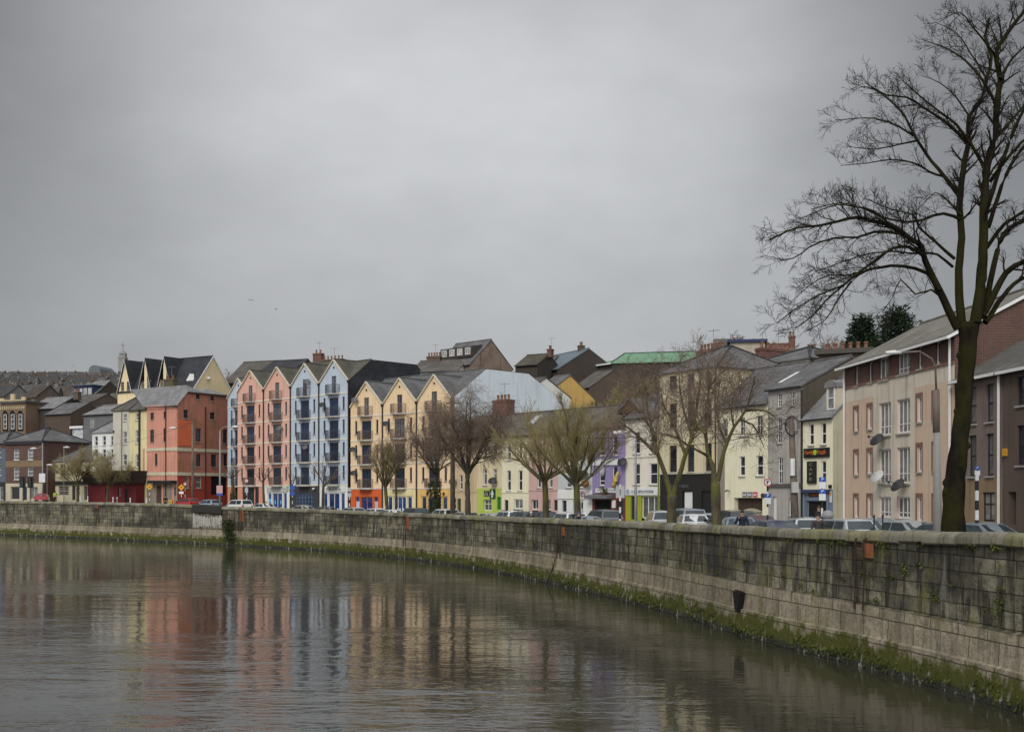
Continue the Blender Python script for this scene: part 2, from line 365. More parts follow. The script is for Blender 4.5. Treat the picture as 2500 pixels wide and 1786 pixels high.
# ------------------------------------------------------------------ quay wall
def stone_mat(name, c1, c2, mort, bw, rh, algae, dark, streak, lime):
    m, nt, b = nodemat(name)
    uv = N(nt, 'UVMap'); u = uv.outputs[0]; b.inputs['Roughness'].default_value = .9; b.inputs['Specular IOR Level'].default_value = .25
    wob = N(nt, 'TexNoise', i_Scale=.9, i_Detail=3); L(nt, u, wob.inputs[0])
    ad = N(nt, 'VectorMath', operation='MULTIPLY_ADD'); L(nt, wob.outputs['Color'], ad.inputs[0]); ad.inputs[1].default_value = (.16, .10, 0); L(nt, u, ad.inputs[2])
    br = N(nt, 'TexBrick', i_Scale=1.0, i_Brick_Width=bw, i_Row_Height=rh, i_Mortar_Size=.022, i_Mortar_Smooth=.5, i_Bias=-.1); br.offset = .37; br.squash = 1.35; br.squash_frequency = 3
    L(nt, ad.outputs[0], br.inputs[0])
    br.inputs['Color1'].default_value = c4(c1); br.inputs['Color2'].default_value = c4(c2); br.inputs['Mortar'].default_value = c4(mort)
    a = br.outputs[0]
    fine = noise(nt, u, 5.5, 5, .65, None, 2.0); a = mix(nt, ramp(nt, fine, .35, .7, 0, .6), a, tuple(x * .5 for x in c2))
    blot = noise(nt, u, .22, 4, .6, (1, 1.5, 1), 4.0); a = mix(nt, ramp(nt, blot, .43, .60, 0, dark), a, (.022, .021, .018))
    st = noise(nt, u, 3.2, 3, .6, (1, .13, 1), 7.0); a = mix(nt, ramp(nt, st, .47, .62, 0, streak), a, (.02, .018, .014))
    st2 = noise(nt, u, 2.3, 3, .6, (1, .10, 1), 17.0); a = mix(nt, ramp(nt, st2, .6, .74, 0, lime), a, (.36, .34, .29))
    ms = noise(nt, u, .9, 5, .7, (1, .7, 1), 11.0); ms2 = noise(nt, u, .12, 3, .5, None, 21.0)
    mm = N(nt, 'Math', operation='MULTIPLY'); L(nt, ramp(nt, ms, .5, .68), mm.inputs[0]); L(nt, ramp(nt, ms2, .35, .65, .15, 1.0), mm.inputs[1])
    m4 = N(nt, 'Math', operation='MULTIPLY', i_1=.75); L(nt, mm.outputs[0], m4.inputs[0])
    a = mix(nt, m4.outputs[0], a, (.15, .145, .045))
    sx = N(nt, 'SeparateXYZ'); L(nt, u, sx.inputs[0])
    if algae:
        ej = noise(nt, u, 1.7, 5, .65, (1, .5, 1), 13.0)
        h = N(nt, 'Math', operation='MULTIPLY_ADD', i_1=-2.3); L(nt, ej, h.inputs[0]); L(nt, sx.outputs[1], h.inputs[2])
        a = mix(nt, ramp(nt, h.outputs[0], -.5, -.12, .96, 0), a, (.06, .066, .008))
        wt = noise(nt, u, 4.0, 4, .6, (1, .5, 1), 19.0)
        dr = N(nt, 'Math', operation='MULTIPLY'); L(nt, ramp(nt, wt, .57, .68), dr.inputs[0]); L(nt, ramp(nt, sx.outputs[1], .25, .6, 1, 0), dr.inputs[1])
        a = mix(nt, ramp(nt, sx.outputs[1], .10, .30, .85, 0), a, (.030, .032, .030)); a = mix(nt, dr.outputs[0], a, (.3, .3, .26))
    L(nt, a, b.inputs['Base Color'])
    hb = N(nt, 'Math', operation='MULTIPLY_ADD', i_1=-1.4); L(nt, br.outputs['Fac'], hb.inputs[0]); L(nt, fine, hb.inputs[2])
    bp = N(nt, 'Bump', i_Strength=.9, i_Distance=.07); L(nt, hb.outputs[0], bp.inputs['Height']); L(nt, bp.outputs[0], b.inputs['Normal'])
    return m
def wall_strip(name, prof, mat, i0, i1, parent):
    """prof(i) -> list of (d, z); one sheet along the quay with uv = (metres along, metres up)"""
    vs, fs, uvs = [], [], []
    n = None
    for i in range(i0, i1):
        p = prof(i); n = len(p)
        for d, z in p:
            q = QS[i] + QN[i] * d; vs.append((q.x, q.y, z)); uvs.append((QA[i], z + d * .9))
    for i in range(i1 - i0 - 1):
        for k in range(n - 1): fs.append([i * n + k, (i + 1) * n + k, (i + 1) * n + k + 1, i * n + k + 1])
    me = bpy.data.meshes.new(name); me.from_pydata(vs, [], fs); me.materials.append(mat)
    ul = me.uv_layers.new(name='UVMap')
    for l in me.loops: ul.data[l.index].uv = uvs[l.vertex_index]
    return link(name, me, parent)
quay = thing('quay_wall', 'long curved grey stone river wall with rounded coping and green weed along its foot', 'river wall')
WZ = lambda i: interp([(QA[int(quay_at(0))], 1.75), (QA[int(quay_at(1100))], 1.75), (QA[int(quay_at(1640))], 2.3), (QA[int(quay_at(2400))], 2.1)], QA[i]) if qpx(i) < 9e4 else 2.1
A0, A1 = max(0, int(quay_at(-100)) - 60), NQ - 4
wall_strip('wall_face', lambda i: [(.14, WZ(i)), (.30, WZ(i) + .02), (.36, topz(i) - .36), (.9, topz(i) - .36), (.9, zs(QS[i].x) - .5)],
           stone_mat('quay_stone', (.29, .265, .19), (.12, .11, .08), (.04, .036, .024), 1.05, .5, False, .72, .75, .3), A0, A1, quay)
wall_strip('footing', lambda i: [(-.1, -1.5), (0, 1.08), (.10, 1.12), (.15, WZ(i) - .01), (.31, WZ(i) + .012)],
           stone_mat('footing_stone', (.40, .345, .25), (.28, .24, .17), (.085, .07, .045), 1.5, .97, True, .3, .35, .25), A0, A1, quay)
# rounded coping stones, each of its own length
rng = random.Random(5); cp = MB(); a = QA[A0 + 1]; end = QA[A1 - 2]
def at_len(s):
    i = min(max(bisect.bisect(QA, s) - 1, 0), NQ - 2); t = (s - QA[i]) / (QA[i + 1] - QA[i]); return i + t
PATCH0, PATCH1 = QA[int(quay_at(468))], QA[int(quay_at(536))]
cuv = []
while a < end:
    ln = rng.uniform(.8, 1.5); e = min(a + ln, end); dz = rng.uniform(-.03, .02); dd = rng.uniform(-.035, .03)
    prof = [(.30 + dd, -.36), (.22 + dd, -.30), (.215 + dd, -.14), (.26 + dd, -.04), (.37, .03), (.55, .06), (.74, .03), (.88, -.06), (.93, -.2), (.93, -.36)]
    tone = rng.choice([0, 0, 1, 2, 3]); o = len(cp.v); ks = [a + .012, a + .09, (a + e) / 2, e - .09, e - .012]
    for s in ks:
        fi = at_len(s); p, n_, t_ = qpoint(fi); zt = topz(int(fi)) + (topz(min(int(fi) + 1, NQ - 1)) - topz(int(fi))) * (fi - int(fi))
        sh = 1.0 if s in ks[1:4] else .8; so_ = 0 if s in ks[1:4] else .014
        for d, z in prof: q = p + n_ * (d + (so_ if d < .4 else -so_)); cp.v.append((q.x, q.y, zt - .06 + dz + (z if z < -.2 else z - so_))); cuv.append((s, z + 40 + rng.random() * 0))
    n = len(prof)
    for j in range(4):
        for k_ in range(n - 1): cp.f.append([o + j * n + k_, o + (j + 1) * n + k_, o + (j + 1) * n + k_ + 1, o + j * n + k_ + 1]); cp.m.append(tone)
    cp.f.append([o + x for x in range(n)]); cp.f.append([o + 4 * n + x for x in range(n - 1, -1, -1)]); cp.m += [0, 0]
    a = e
me = cp.mesh('coping', [M('coping_stone_' + n_, c_, .9, 'plaster', .8, dcol=d_, scale=1.8) for n_, c_, d_ in (('grey', (.205, .19, .145), (.08, .075, .05)), ('pale', (.26, .24, .19), (.10, .095, .06)), ('dark', (.135, .125, .095), (.05, .05, .035)), ('mossy', (.20, .19, .11), (.09, .09, .03)))], True)
try: me.set_sharp_from_angle(angle=R(50))
except Exception: pass
link('coping', me, quay)
def wall_face_at(px, z=3.0, out=.02):
    fi = quay_at(px)
    # aim at the upper face instead of the water line: step along the quay until the column matches
    for _ in range(12):
        p, n_, t_ = qpoint(fi, .33); e = px - (CX + F * p.x / p.y); p2, _, _ = qpoint(fi + 1, .33); g_ = F * p2.x / p2.y - F * p.x / p.y
        fi += max(-3, min(3, e / g_ if abs(g_) > 1e-6 else 0))
    p, n_, t_ = qpoint(fi, .33 - out)
    return p, n_, t_, fi
# weed hanging along the foot of the wall
rng = random.Random(11); ms = MB(); mossr = random.Random(3)
s = QA[int(quay_at(-20))]; sE = QA[min(NQ - 6, int(quay_at(2600)))]
while s < sE:
    fi = at_len(s); p, n_, t_ = qpoint(fi); near = max(0.0, 1 - p.y / 150)
    top = .62 + .28 * math.sin(s * .31) * math.sin(s * .083 + 1) + .18 * math.sin(s * 1.7)
    pat = .55 + .35 * math.sin(s * .77 + 2 * math.sin(s * .19)) + .3 * math.sin(s * 2.3)
    for _ in range(int((9 + 40 * near) * max(.06, pat))):
        z = .12 + (max(top, .35) - .1) * rng.random() ** .9; sz = rng.uniform(.03, .085); off = -.02 + .02 * z - rng.random() * .09
        q = p + n_ * off + t_ * rng.uniform(-.25, .25)
        c = Vector((q.x, q.y, z)); ax = Vector((t_.x, t_.y, 0)); od = Vector((-n_.x, -n_.y, 0))
        u_ = (ax + od * rng.uniform(-.8, .8)).normalized() * sz; v_ = (Vector((0, 0, -1)) + od * rng.uniform(.0, 1.0) + ax * rng.uniform(-.5, .5)).normalized() * sz * rng.uniform(.7, 1.6)
        ms.poly([c - u_ * .6, c + u_ * .5, c + u_ * .7 + v_, c - u_ * .4 + v_ * 1.1])
    s += .5
m = M('river_weed', (.078, .088, .009), .75, 'leaf', dcol=(.02, .03, .005))
tag(ms.build('moss', m), kind='stuff')
# ------------------------------------------------------------------ building kit
K1 = (0, 800, 3.69); K2 = (280, 800, 3.69); K3 = (540, 840, 3.868); K4 = (840, 900, 4.274); K5 = (1040, 800, 3.383); K6 = (1360, 900, 4.275)
K7 = (1600, 780, 3.123); K8 = (1860, 820, 3.247); K9 = (2140, 700, 2.62); KA = (1020, 820, 3.444); KB = (1700, 760, 3.788)
G_DARK = Mglass('dark_window_glass', (.012, .015, .02)); G_CURT = Mglass('curtained_glass', (.10, .10, .095), .2); G_BLUE = Mglass('blue_tinted_glass', (.016, .026, .055))
G_PALE = Mglass('net_curtain_glass', (.22, .22, .21), .25)
WHITE = M('white_paint', (.72, .72, .7), .5, 'plain', .2); DKFRAME = M('dark_frame_paint', (.03, .028, .03), .5, 'plain', .2); BLUEF = M('blue_frame_paint', (.014, .028, .075), .45, 'plain', .2)
BROWNF = M('brown_frame_paint', (.07, .04, .03), .5); SILLM = M('sill_stone', (.34, .33, .3), .85); CREAMT = M('cream_trim', (.55, .5, .38), .7)
BLACKM = M('black_metal', (.02, .02, .022), .5, 'plain', .3); GREYM = M('grey_metal', (.2, .2, .21), .5, 'plain', .3, metallic=.3); DARKIN = M('dark_interior', (.012, .011, .01), .9)
SLATE = M('roof_slate', (.115, .113, .115), .75, 'slate', .45); SLATE2 = M('blue_grey_slate', (.19, .19, .19), .7, 'slate', .2); SLATE3 = M('brown_slate', (.095, .085, .075), .8, 'slate', .5); SLATED = M('dark_slate', (.03, .032, .037), .7, 'slate', .05)
BRICK = M('red_brick', (.17, .06, .04), .9, 'brick', .3); TERRA = M('terracotta', (.22, .11, .07), .85)
_wc = {}
def window_meshes(w, h, style, fm, gm):
    key = (round(w, 1), round(h, 1), style, fm.name, gm.name)
    if key in _wc: return _wc[key]
    w, h = max(.2, key[0]), max(.3, key[1]); f = MB(); t = min(.075, w * .14)
    f.box(0, 0, 0, t, .07, h).box(w - t, 0, 0, w, .07, h).box(t, 0, 0, w - t, .07, t * 1.3).box(t, 0, h - t, w - t, .07, h)
    def hbar(z, k=.05): f.box(t, .008, z - k / 2, w - t, .06, z + k / 2)
    def vbar(x, k=.05): f.box(x - k / 2, .004, t * 1.3, x + k / 2, .055, h - t)
    if style == 'sash': hbar(h * .5, .07)
    elif style == 'sash3': hbar(h * .34, .07); hbar(h * .66, .07)
    elif style == 'sash4': hbar(h * .5, .07); vbar(w / 2, .03)
    elif style == 'grid6': hbar(h * .5, .06); hbar(h * .25, .025); hbar(h * .75, .025); vbar(w / 2, .03)
    elif style == 'top': hbar(h * .74, .06)
    elif style == 'low': hbar(h * .24, .08)
    elif style == 'case2': vbar(w / 2, .06)
    elif style == 'case3': vbar(w * .34); vbar(w * .67); hbar(h * .27)
    elif style == 'case4': vbar(w * .5, .06); hbar(h * .6, .06)
    elif style == 'french': vbar(w * .26, .06); vbar(w * .5, .09); vbar(w * .74, .06); hbar(h * .3, .03); hbar(h * .55, .03); hbar(h * .8, .03)
    elif style == 'shop2': vbar(w / 2, .09)
    elif style == 'shop3': vbar(w * .33, .08); vbar(w * .67, .08)
    elif style == 'grid': 
        for k in range(1, 6): vbar(w * k / 6, .06)
        for k in range(1, 5): hbar(h * k / 5, .05)
    p = MB().poly([(t * .5, .04, t * .5), (w - t * .5, .04, t * .5), (w - t * .5, .04, h - t * .5), (t * .5, .04, h - t * .5)])
    s = MB().box(-.07, -.2, -.1, w + .07, .0, -.012)
    _wc[key] = (f.mesh('window', fm), p.mesh('pane', gm), s.mesh('sill', SILLM))
    return _wc[key]
def facade(mb, u0, u1, v0, top, ops, zones, rec=.17, rmat=None, cols=()):
    """wall in the plane y = 0 with recessed openings; top is a polyline, zones a list of (upper limit, material)"""
    def T(u):
        for (a, va), (b, vb) in zip(top, top[1:]):
            if u <= b + 1e-6: return va + (vb - va) * (u - a) / (b - a) if b > a else vb
        return top[-1][1]
    us = sorted(set([round(x, 3) for x in [u0, u1] + [p[0] for p in top] + [o[0] for o in ops] + [o[2] for o in ops] + [x for q in cols for x in q[:2]] if u0 - 1e-6 <= x <= u1 + 1e-6]))
    def zone(v):
        for k, (lim, mi) in enumerate(zones):
            if v < lim - 1e-6: return k
        return len(zones) - 1
    for a, b in zip(us, us[1:]):
        if b - a < .002: continue
        mid = (a + b) / 2; cur = v0
        cm = [q for q in cols if q[0] < mid < q[1]]
        def zm(k, va, vb):
            for q in cm:
                if q[2] <= zones[k][0] - 1e-6 and q[3] > (va + vb) / 2: return q[4]
            return zones[k][1]
        for o in sorted([o for o in ops if o[0] - .003 <= a and o[2] + .003 >= b], key=lambda o: o[1]) + [None]:
            end = o[1] if o else min(T(a + 1e-5), T(b - 1e-5))
            while cur < end - 1e-4:
                k = zone(cur); nx = min(end, zones[k][0]) if k < len(zones) - 1 else end
                if o is None and nx >= end - 1e-6:
                    mb.poly([(a, 0, cur), (b, 0, cur), (b, 0, T(b - 1e-5)), (a, 0, T(a + 1e-5))], zm(k, cur, end)); nx = end
                else: mb.poly([(a, 0, cur), (b, 0, cur), (b, 0, nx), (a, 0, nx)], zm(k, cur, nx))
                cur = nx
            if o is None and abs(T(a + 1e-5) - T(b - 1e-5)) > 1e-3 and cur >= end - 1e-4 and end <= v0: pass
            if o: cur = max(cur, o[3])
    for o in ops:
        a, c, b, d = o[:4]; mi = zones[zone((c + d) / 2)][1] if rmat is None else rmat; y = o[4] if len(o) > 4 else rec
        mb.poly([(a, 0, c), (a, 0, d), (a, y, d), (a, y, c)], mi).poly([(b, 0, c), (b, y, c), (b, y, d), (b, 0, d)], mi).poly([(a, 0, d), (b, 0, d), (b, y, d), (a, y, d)], mi).poly([(a, 0, c), (a, y, c), (b, y, c), (b, 0, c)], mi)
class House:
    def __init__(s, name, label, cat, pxL, YL, deg, pxR=None, length=None, base=None, group=None, host=None, P0=None):
        th = R(deg); s.c, s.s = math.cos(th), math.sin(th)
        s.X0, s.Y0 = P0 if P0 else (pX(pxL, YL), YL)
        if length is None:
            t = (pxR - CX) / F; length = (t * s.Y0 - s.X0) / (s.c + t * s.s)
        s.L = length; s.base = (zs(s.X0) - .12) if base is None else base
        s.ops = []; s.K = (0, 0, 1)
        W = Matrix.Translation((s.X0, s.Y0, s.base)) @ Matrix.Rotation(-th, 4, 'Z'); s.W = W
        if host is None: s.e = thing(name, label, cat, (s.X0, s.Y0, s.base), -th, group); s.T = Matrix.Identity(4)
        else: s.e = host.e; s.T = host.W.inverted() @ W
    @property
    def P1(s): return (s.X0 + s.L * s.c, s.Y0 - s.L * s.s)
    def part(s, name, data, loc=(0, 0, 0), parent=None, rot=None):
        o = bpy.data.objects.new(name, data); col.objects.link(o)
        if parent is None: o.parent = s.e; o.matrix_local = s.T @ Matrix.Translation(loc) @ (rot.to_4x4() if rot else Matrix.Identity(4))
        else: o.parent = parent; o.location = loc
        return o
    def pp(s, x, y): k = s.K; return k[0] + x / k[2], k[1] + y / k[2]
    def u(s, x):
        px = s.K[0] + x / s.K[2]; t = (px - CX) / F; return (t * s.Y0 - s.X0) / (s.c + t * s.s)
    def v(s, y, x):
        Y = s.Y0 - s.u(x) * s.s; return pZ(s.K[1] + y / s.K[2], Y) - s.base
    def rect(s, x0, y0, x1, y1):
        xm = (x0 + x1) / 2; return [s.u(x0), s.v(y1, xm), s.u(x1), s.v(y0, xm)]
    def win_uv(s, a, c, b, d, style='sash', frame=None, glass=None, sill=True, name='window', rec=.17, trim=None):
        f, p, sm = window_meshes(b - a, d - c, style, frame or WHITE, glass or G_DARK)
        w, h = max(.2, round(b - a, 1)), max(.3, round(d - c, 1)); um, vm = (a + b) / 2, (c + d) / 2
        a, b, c, d = um - w / 2, um + w / 2, vm - h / 2, vm + h / 2
        s.ops.append((a, c, b, d, rec))
        o = s.part(name, f, (a, rec - .07, c)); q = s.part('pane', p, (0, 0, 0), o)
        if sill: s.part('sill', sm, (0, -(rec - .07) + .0 + .1, 0), o)
        return o
    def win(s, x0, y0, x1, y1, *a, **k): return s.win_uv(*s.rect(x0, y0, x1, y1), *a, **k)
    def grid(s, xs, xref, rows, *a, **k):
        for y0, y1 in rows:
            d, c = s.v(y0, xref), s.v(y1, xref)
            for x0, x1 in xs: s.win_uv(s.u(x0), c, s.u(x1), d, *a, **k)
    def door(s, x0, y0, x1, y1, mat, name='door', rec=.2, glazed=False):
        a, c, b, d = s.rect(x0, y0, x1, y1); c = max(c, .1)
        s.ops.append((a, c, b, d, rec)); w, h = b - a, d - c
        m = MB().box(0, 0, 0, w, .05, h); n = max(1, round(w / 1.0))
        for k in range(n):
            x = w * k / n; q = w / n
            m.box(x + q * .15, -.02, h * .08, x + q * .85, .01, h * .42).box(x + q * .15, -.02, h * .5, x + q * .85, .01, h * .92)
        o = s.part(name, m.mesh(name, mat), (a, rec - .06, c))
        s.part('handle', MB().box(w * .86, -.07, h * .45, w * .9, -.015, h * .53).mesh('handle', GREYM), (0, 0, 0), o)
        return o
    def shop(s, x0, y0, x1, y1, style='shop2', frame=None, glass=None, rec=.25, name='shop_window'):
        return s.win(x0, y0, x1, y1, style, frame, glass, False, name, rec)
    def panel(s, name, x0, y0, x1, y1, proud, mat, gap=0.0, parent=None):
        a, c, b, d = s.rect(x0, y0, x1, y1)
        o = s.part(name, MB().box(0, 0, 0, b - a, proud, d - c).mesh(name, mat), (a, -proud - gap - .003, c)); o['_w'] = b - a; o['_h'] = d - c
        return o
    def letter(s, host, txt, mat, fx=.5, fy=.5, wfrac=.8, hfrac=.6, proud=.004):
        me = text_mesh(txt, 1.0); me.materials.append(mat)
        xs = [q.co.x for q in me.vertices]; ys = [q.co.y for q in me.vertices]; w, h = max(xs) - min(xs), max(ys) - min(ys)
        sx, sy = wfrac * host['_w'] / w, hfrac * host['_h'] / h; cxm, cym = (max(xs) + min(xs)) / 2, (max(ys) + min(ys)) / 2
        for q in me.vertices: q.co = Vector(((q.co.x - cxm) * sx, -q.co.z, (q.co.y - cym) * sy))
        o = s.part('lettering', me, (host['_w'] * fx, -proud - .012, host['_h'] * fy), host)
        return o
    def walls(s, He, zones, mats, Hr=None, yr=3.5, D=8.0, Hb=None, top=None, side=None, inset=.012, rec=.17, lmat=None, rmat=None, flat=None, cols=()):
        """front with openings, back, two ends; Hr gives the gable ends their peak at depth yr, flat keeps that height to depth flat"""
        mb = MB(); Hb = He if Hb is None else Hb
        facade(mb, inset, s.L - inset, -.6, top or [(inset, He), (s.L - inset, He)], s.ops, zones, rec, cols=cols)
        prof = [(0, -.6), (0, He)] + ([(yr, Hr)] if Hr else []) + ([(flat, Hr)] if flat else []) + [(D, Hb), (D, -.6)]
        si = 0 if side is None else side
        mb.poly([(inset, y, z) for y, z in prof], si if lmat is None else lmat)
        mb.poly([(s.L - inset, y, z) for y, z in prof[::-1]], si if rmat is None else rmat)
        mb.poly([(s.L - inset, D, -.6), (inset, D, -.6), (inset, D, Hb), (s.L - inset, D, Hb)], si)
        o = s.part('wall', mb.mesh('wall', mats)); s.He, s.Hr, s.yr, s.D, s.Hb = He, Hr, yr, D, Hb
        return o
    def roof(s, mat, oh=.25, th=.13, ends=.06, name='roof'):
        He, Hr, yr, D, Hb = s.He, s.Hr, s.yr, s.D, s.Hb; s1 = (Hr - He) / yr; s2 = (Hr - Hb) / max(.1, D - yr); g = .012
        pts = [(-oh, He - oh * s1 + g), (yr, Hr + g), (D + oh, Hb - oh * s2 + g), (D + oh, Hb - oh * s2 + th + g), (yr, Hr + th * 1.2 + g), (-oh, He - oh * s1 + th + g)]
        mb = MB().prism(pts, 0, -ends, s.L + ends)
        mb.tube([(-ends, yr, Hr + th * 1.2 + .03), (s.L + ends, yr, Hr + th * 1.2 + .03)], .1, 6)
        o = s.part(name, mb.mesh(name, mat)); s.rf = o
        z = He - oh * s1 + .03
        s.part('gutter', MB().box(-ends, -oh - .11, z - .05, s.L + ends, -oh - .005, z + .06).mesh('gutter', BLACKM))
        return o
    def hip(s, mat, He, Hr, D, oh=.3, hl=None, hr=None, name='roof', th=.12):
        """hipped roof: hl / hr are the hip lengths at either end (0 gives a gable)"""
        L_ = s.L; hl = D / 2 if hl is None else hl; hr = D / 2 if hr is None else hr; ym = D / 2
        a, b, c, d = (-oh, -oh, He), (L_ + oh, -oh, He), (L_ + oh, D + oh, He), (-oh, D + oh, He); p, q = (hl if hl else -oh, ym, Hr), (L_ - hr if hr else L_ + oh, ym, Hr)
        mb = MB(); V = [a, b, c, d, p, q] + [(x, y, z - th) for x, y, z in (a, b, c, d)]
        mb.add(V, [(0, 1, 5, 4), (1, 2, 5), (2, 3, 4, 5), (3, 0, 4), (0, 6, 7, 1), (1, 7, 8, 2), (2, 8, 9, 3), (3, 9, 6, 0), (6, 9, 8, 7)])
        for e in ((a, p), (b, q), (c, q), (d, p), (p, q)): mb.tube([Vector(e[0]) + Vector((0, 0, .02)), Vector(e[1]) + Vector((0, 0, .05))], .1, 5, mi=1)
        o = s.part(name, mb.mesh(name, [mat, SLATED])); s.rf = o
        return o
    def chimney(s, u, y, w, d, v0, v1, mat, pots=3, potmat=None):
        mb = MB().box(u, y, v0, u + w, y + d, v1 - .25).box(u - .07, y - .07, v1 - .25, u + w + .07, y + d + .07, v1 - .1).box(u - .02, y - .02, v1 - .1, u + w + .02, y + d + .02, v1)
        o = s.part('chimney', mb.mesh('chimney', mat))
        me = MB().lathe([(.12, 0), (.15, .08), (.115, .15), (.13, .5), (.15, .52), (.15, .58), (.1, .58)], n=8).mesh('chimney_pot', potmat or TERRA, True)
        for k in range(pots):
            f = (k + .5) / pots
            q = s.part('chimney_pot', me, (u + w * f if w >= d else u + w / 2, y + d / 2 if w >= d else y + d * f, v1), o)
        return o
    def pipe(s, u, v0, v1, mat=None, r=.06, y=-.08):
        return s.part('downpipe', MB().tube([(u, y, v0), (u, y, v1)], r, 6).mesh('downpipe', mat or BLACKM))
    def skylight(s, x, frac, w=.7, l=1.1, mat=None):
        He, Hr, yr = s.He, s.Hr, s.yr; sl = (Hr - He) / yr; y0 = yr * frac; y1 = y0 + l * math.cos(math.atan(sl)); g = .19
        u = x; P = [(u, y0, He + sl * y0 + g), (u + w, y0, He + sl * y0 + g), (u + w, y1, He + sl * y1 + g), (u, y1, He + sl * y1 + g)]
        mb = MB().poly(P); Q = [(a, b, c - .1) for a, b, c in P]
        for i in range(4): mb.poly([P[i], P[(i + 1) % 4], Q[(i + 1) % 4], Q[i]])
        return s.part('skylight', mb.mesh('skylight', mat or Mglass('skylight_glass', (.45, .47, .5), .15, .1)), (0, 0, 0))
_dish = {}
def dish(h, x, y, mat, r=.45, yaw=25.0):
    """satellite dish bolted to the wall, face tilted up and towards the river"""
    key = (mat.name, round(r, 2))
    if key not in _dish:
        mb = MB(); pr = [(r * k / 5, -.32 * r + .32 * r * (k / 5) ** 2) for k in range(1, 6)]
        pr2 = pr + [(a, b + .02) for a, b in pr[::-1]]
        mb.lathe(pr2, n=16, ax=1); mb.tube([(0, -.3 * r, 0), (0, -1.0 * r - .1, -.2)], .02, 5); mb.tube([(0, -.3 * r, -r), (0, -1.05 * r, -.25)], .015, 4); mb.box(-.05, -1.1 * r - .1, -.3, .05, -1.0 * r - .05, -.18)
        # the bowl opens towards -y, its arm in front; the mount runs back to the wall
        _dish[key] = mb.mesh('satellite_dish', mat, False)
    o = h.part('satellite_dish', _dish[key], (h.u(x), -.5, h.v(y, x)), rot=Matrix.Rotation(R(yaw), 3, 'Z') @ Matrix.Rotation(R(-38), 3, 'X'))
    h_ = MB().tube([(0, .05, -.05), (0, .3, -.12), (0, .5, -.12)], .025, 5).mesh('bracket', GREYM)
    h.part('bracket', h_, (h.u(x), -.5, h.v(y, x)))
    return o
DISHG = M('dish_grey', (.12, .12, .13), .5, 'plain', .4); DISHD = M('dish_dark', (.035, .035, .038), .5, 'plain', .3); DISHW = M('dish_white', (.5, .5, .5), .5, 'plain', .3)
_bal = {}
def balcony(h, um, v, w=2.3, d=.85, hh=1.05, rail=None):
    key = (round(w, 1), rail.name)
    if key not in _bal:
        sl = MB(); n = 8; arc = [(w / 2 * math.cos(math.pi * k / n), -d * .25 - d * .75 * math.sin(math.pi * k / n) ** .7) for k in range(n + 1)]
        pts = [(-w / 2, .0)] + [(x, y) for x, y in arc[::-1]] + [(w / 2, .0)]
        sl.prism(pts, 2, -.16, -.02)
        rl = MB(); edge = [(-w / 2, -.02)] + [(x * .985, y * .985) for x, y in arc[::-1]] + [(w / 2, -.02)]
        rl.tube([(x, y, hh) for x, y in edge], .025, 5); rl.tube([(x, y, .08) for x, y in edge], .018, 5)
        tot = [0.0]
        for p, q in zip(edge, edge[1:]): tot.append(tot[-1] + math.hypot(q[0] - p[0], q[1] - p[1]))
        k = int(tot[-1] / .115)
        for i in range(k + 1):
            t = tot[-1] * i / k; j = min(bisect.bisect(tot, t) - 1, len(edge) - 2); f = (t - tot[j]) / (tot[j + 1] - tot[j])
            x = edge[j][0] + (edge[j + 1][0] - edge[j][0]) * f; y = edge[j][1] + (edge[j + 1][1] - edge[j][1]) * f
            rl.box(x - .012, y - .012, .08, x + .012, y + .012, hh)
        _bal[key] = (sl.mesh('balcony', M('balcony_concrete', (.42, .4, .36), .8, 'plain', .5)), rl.mesh('railing', rail))
    o = h.part('balcony', _bal[key][0], (um, 0, v)); h.part('railing', _bal[key][1], (0, 0, 0), o)
    return o
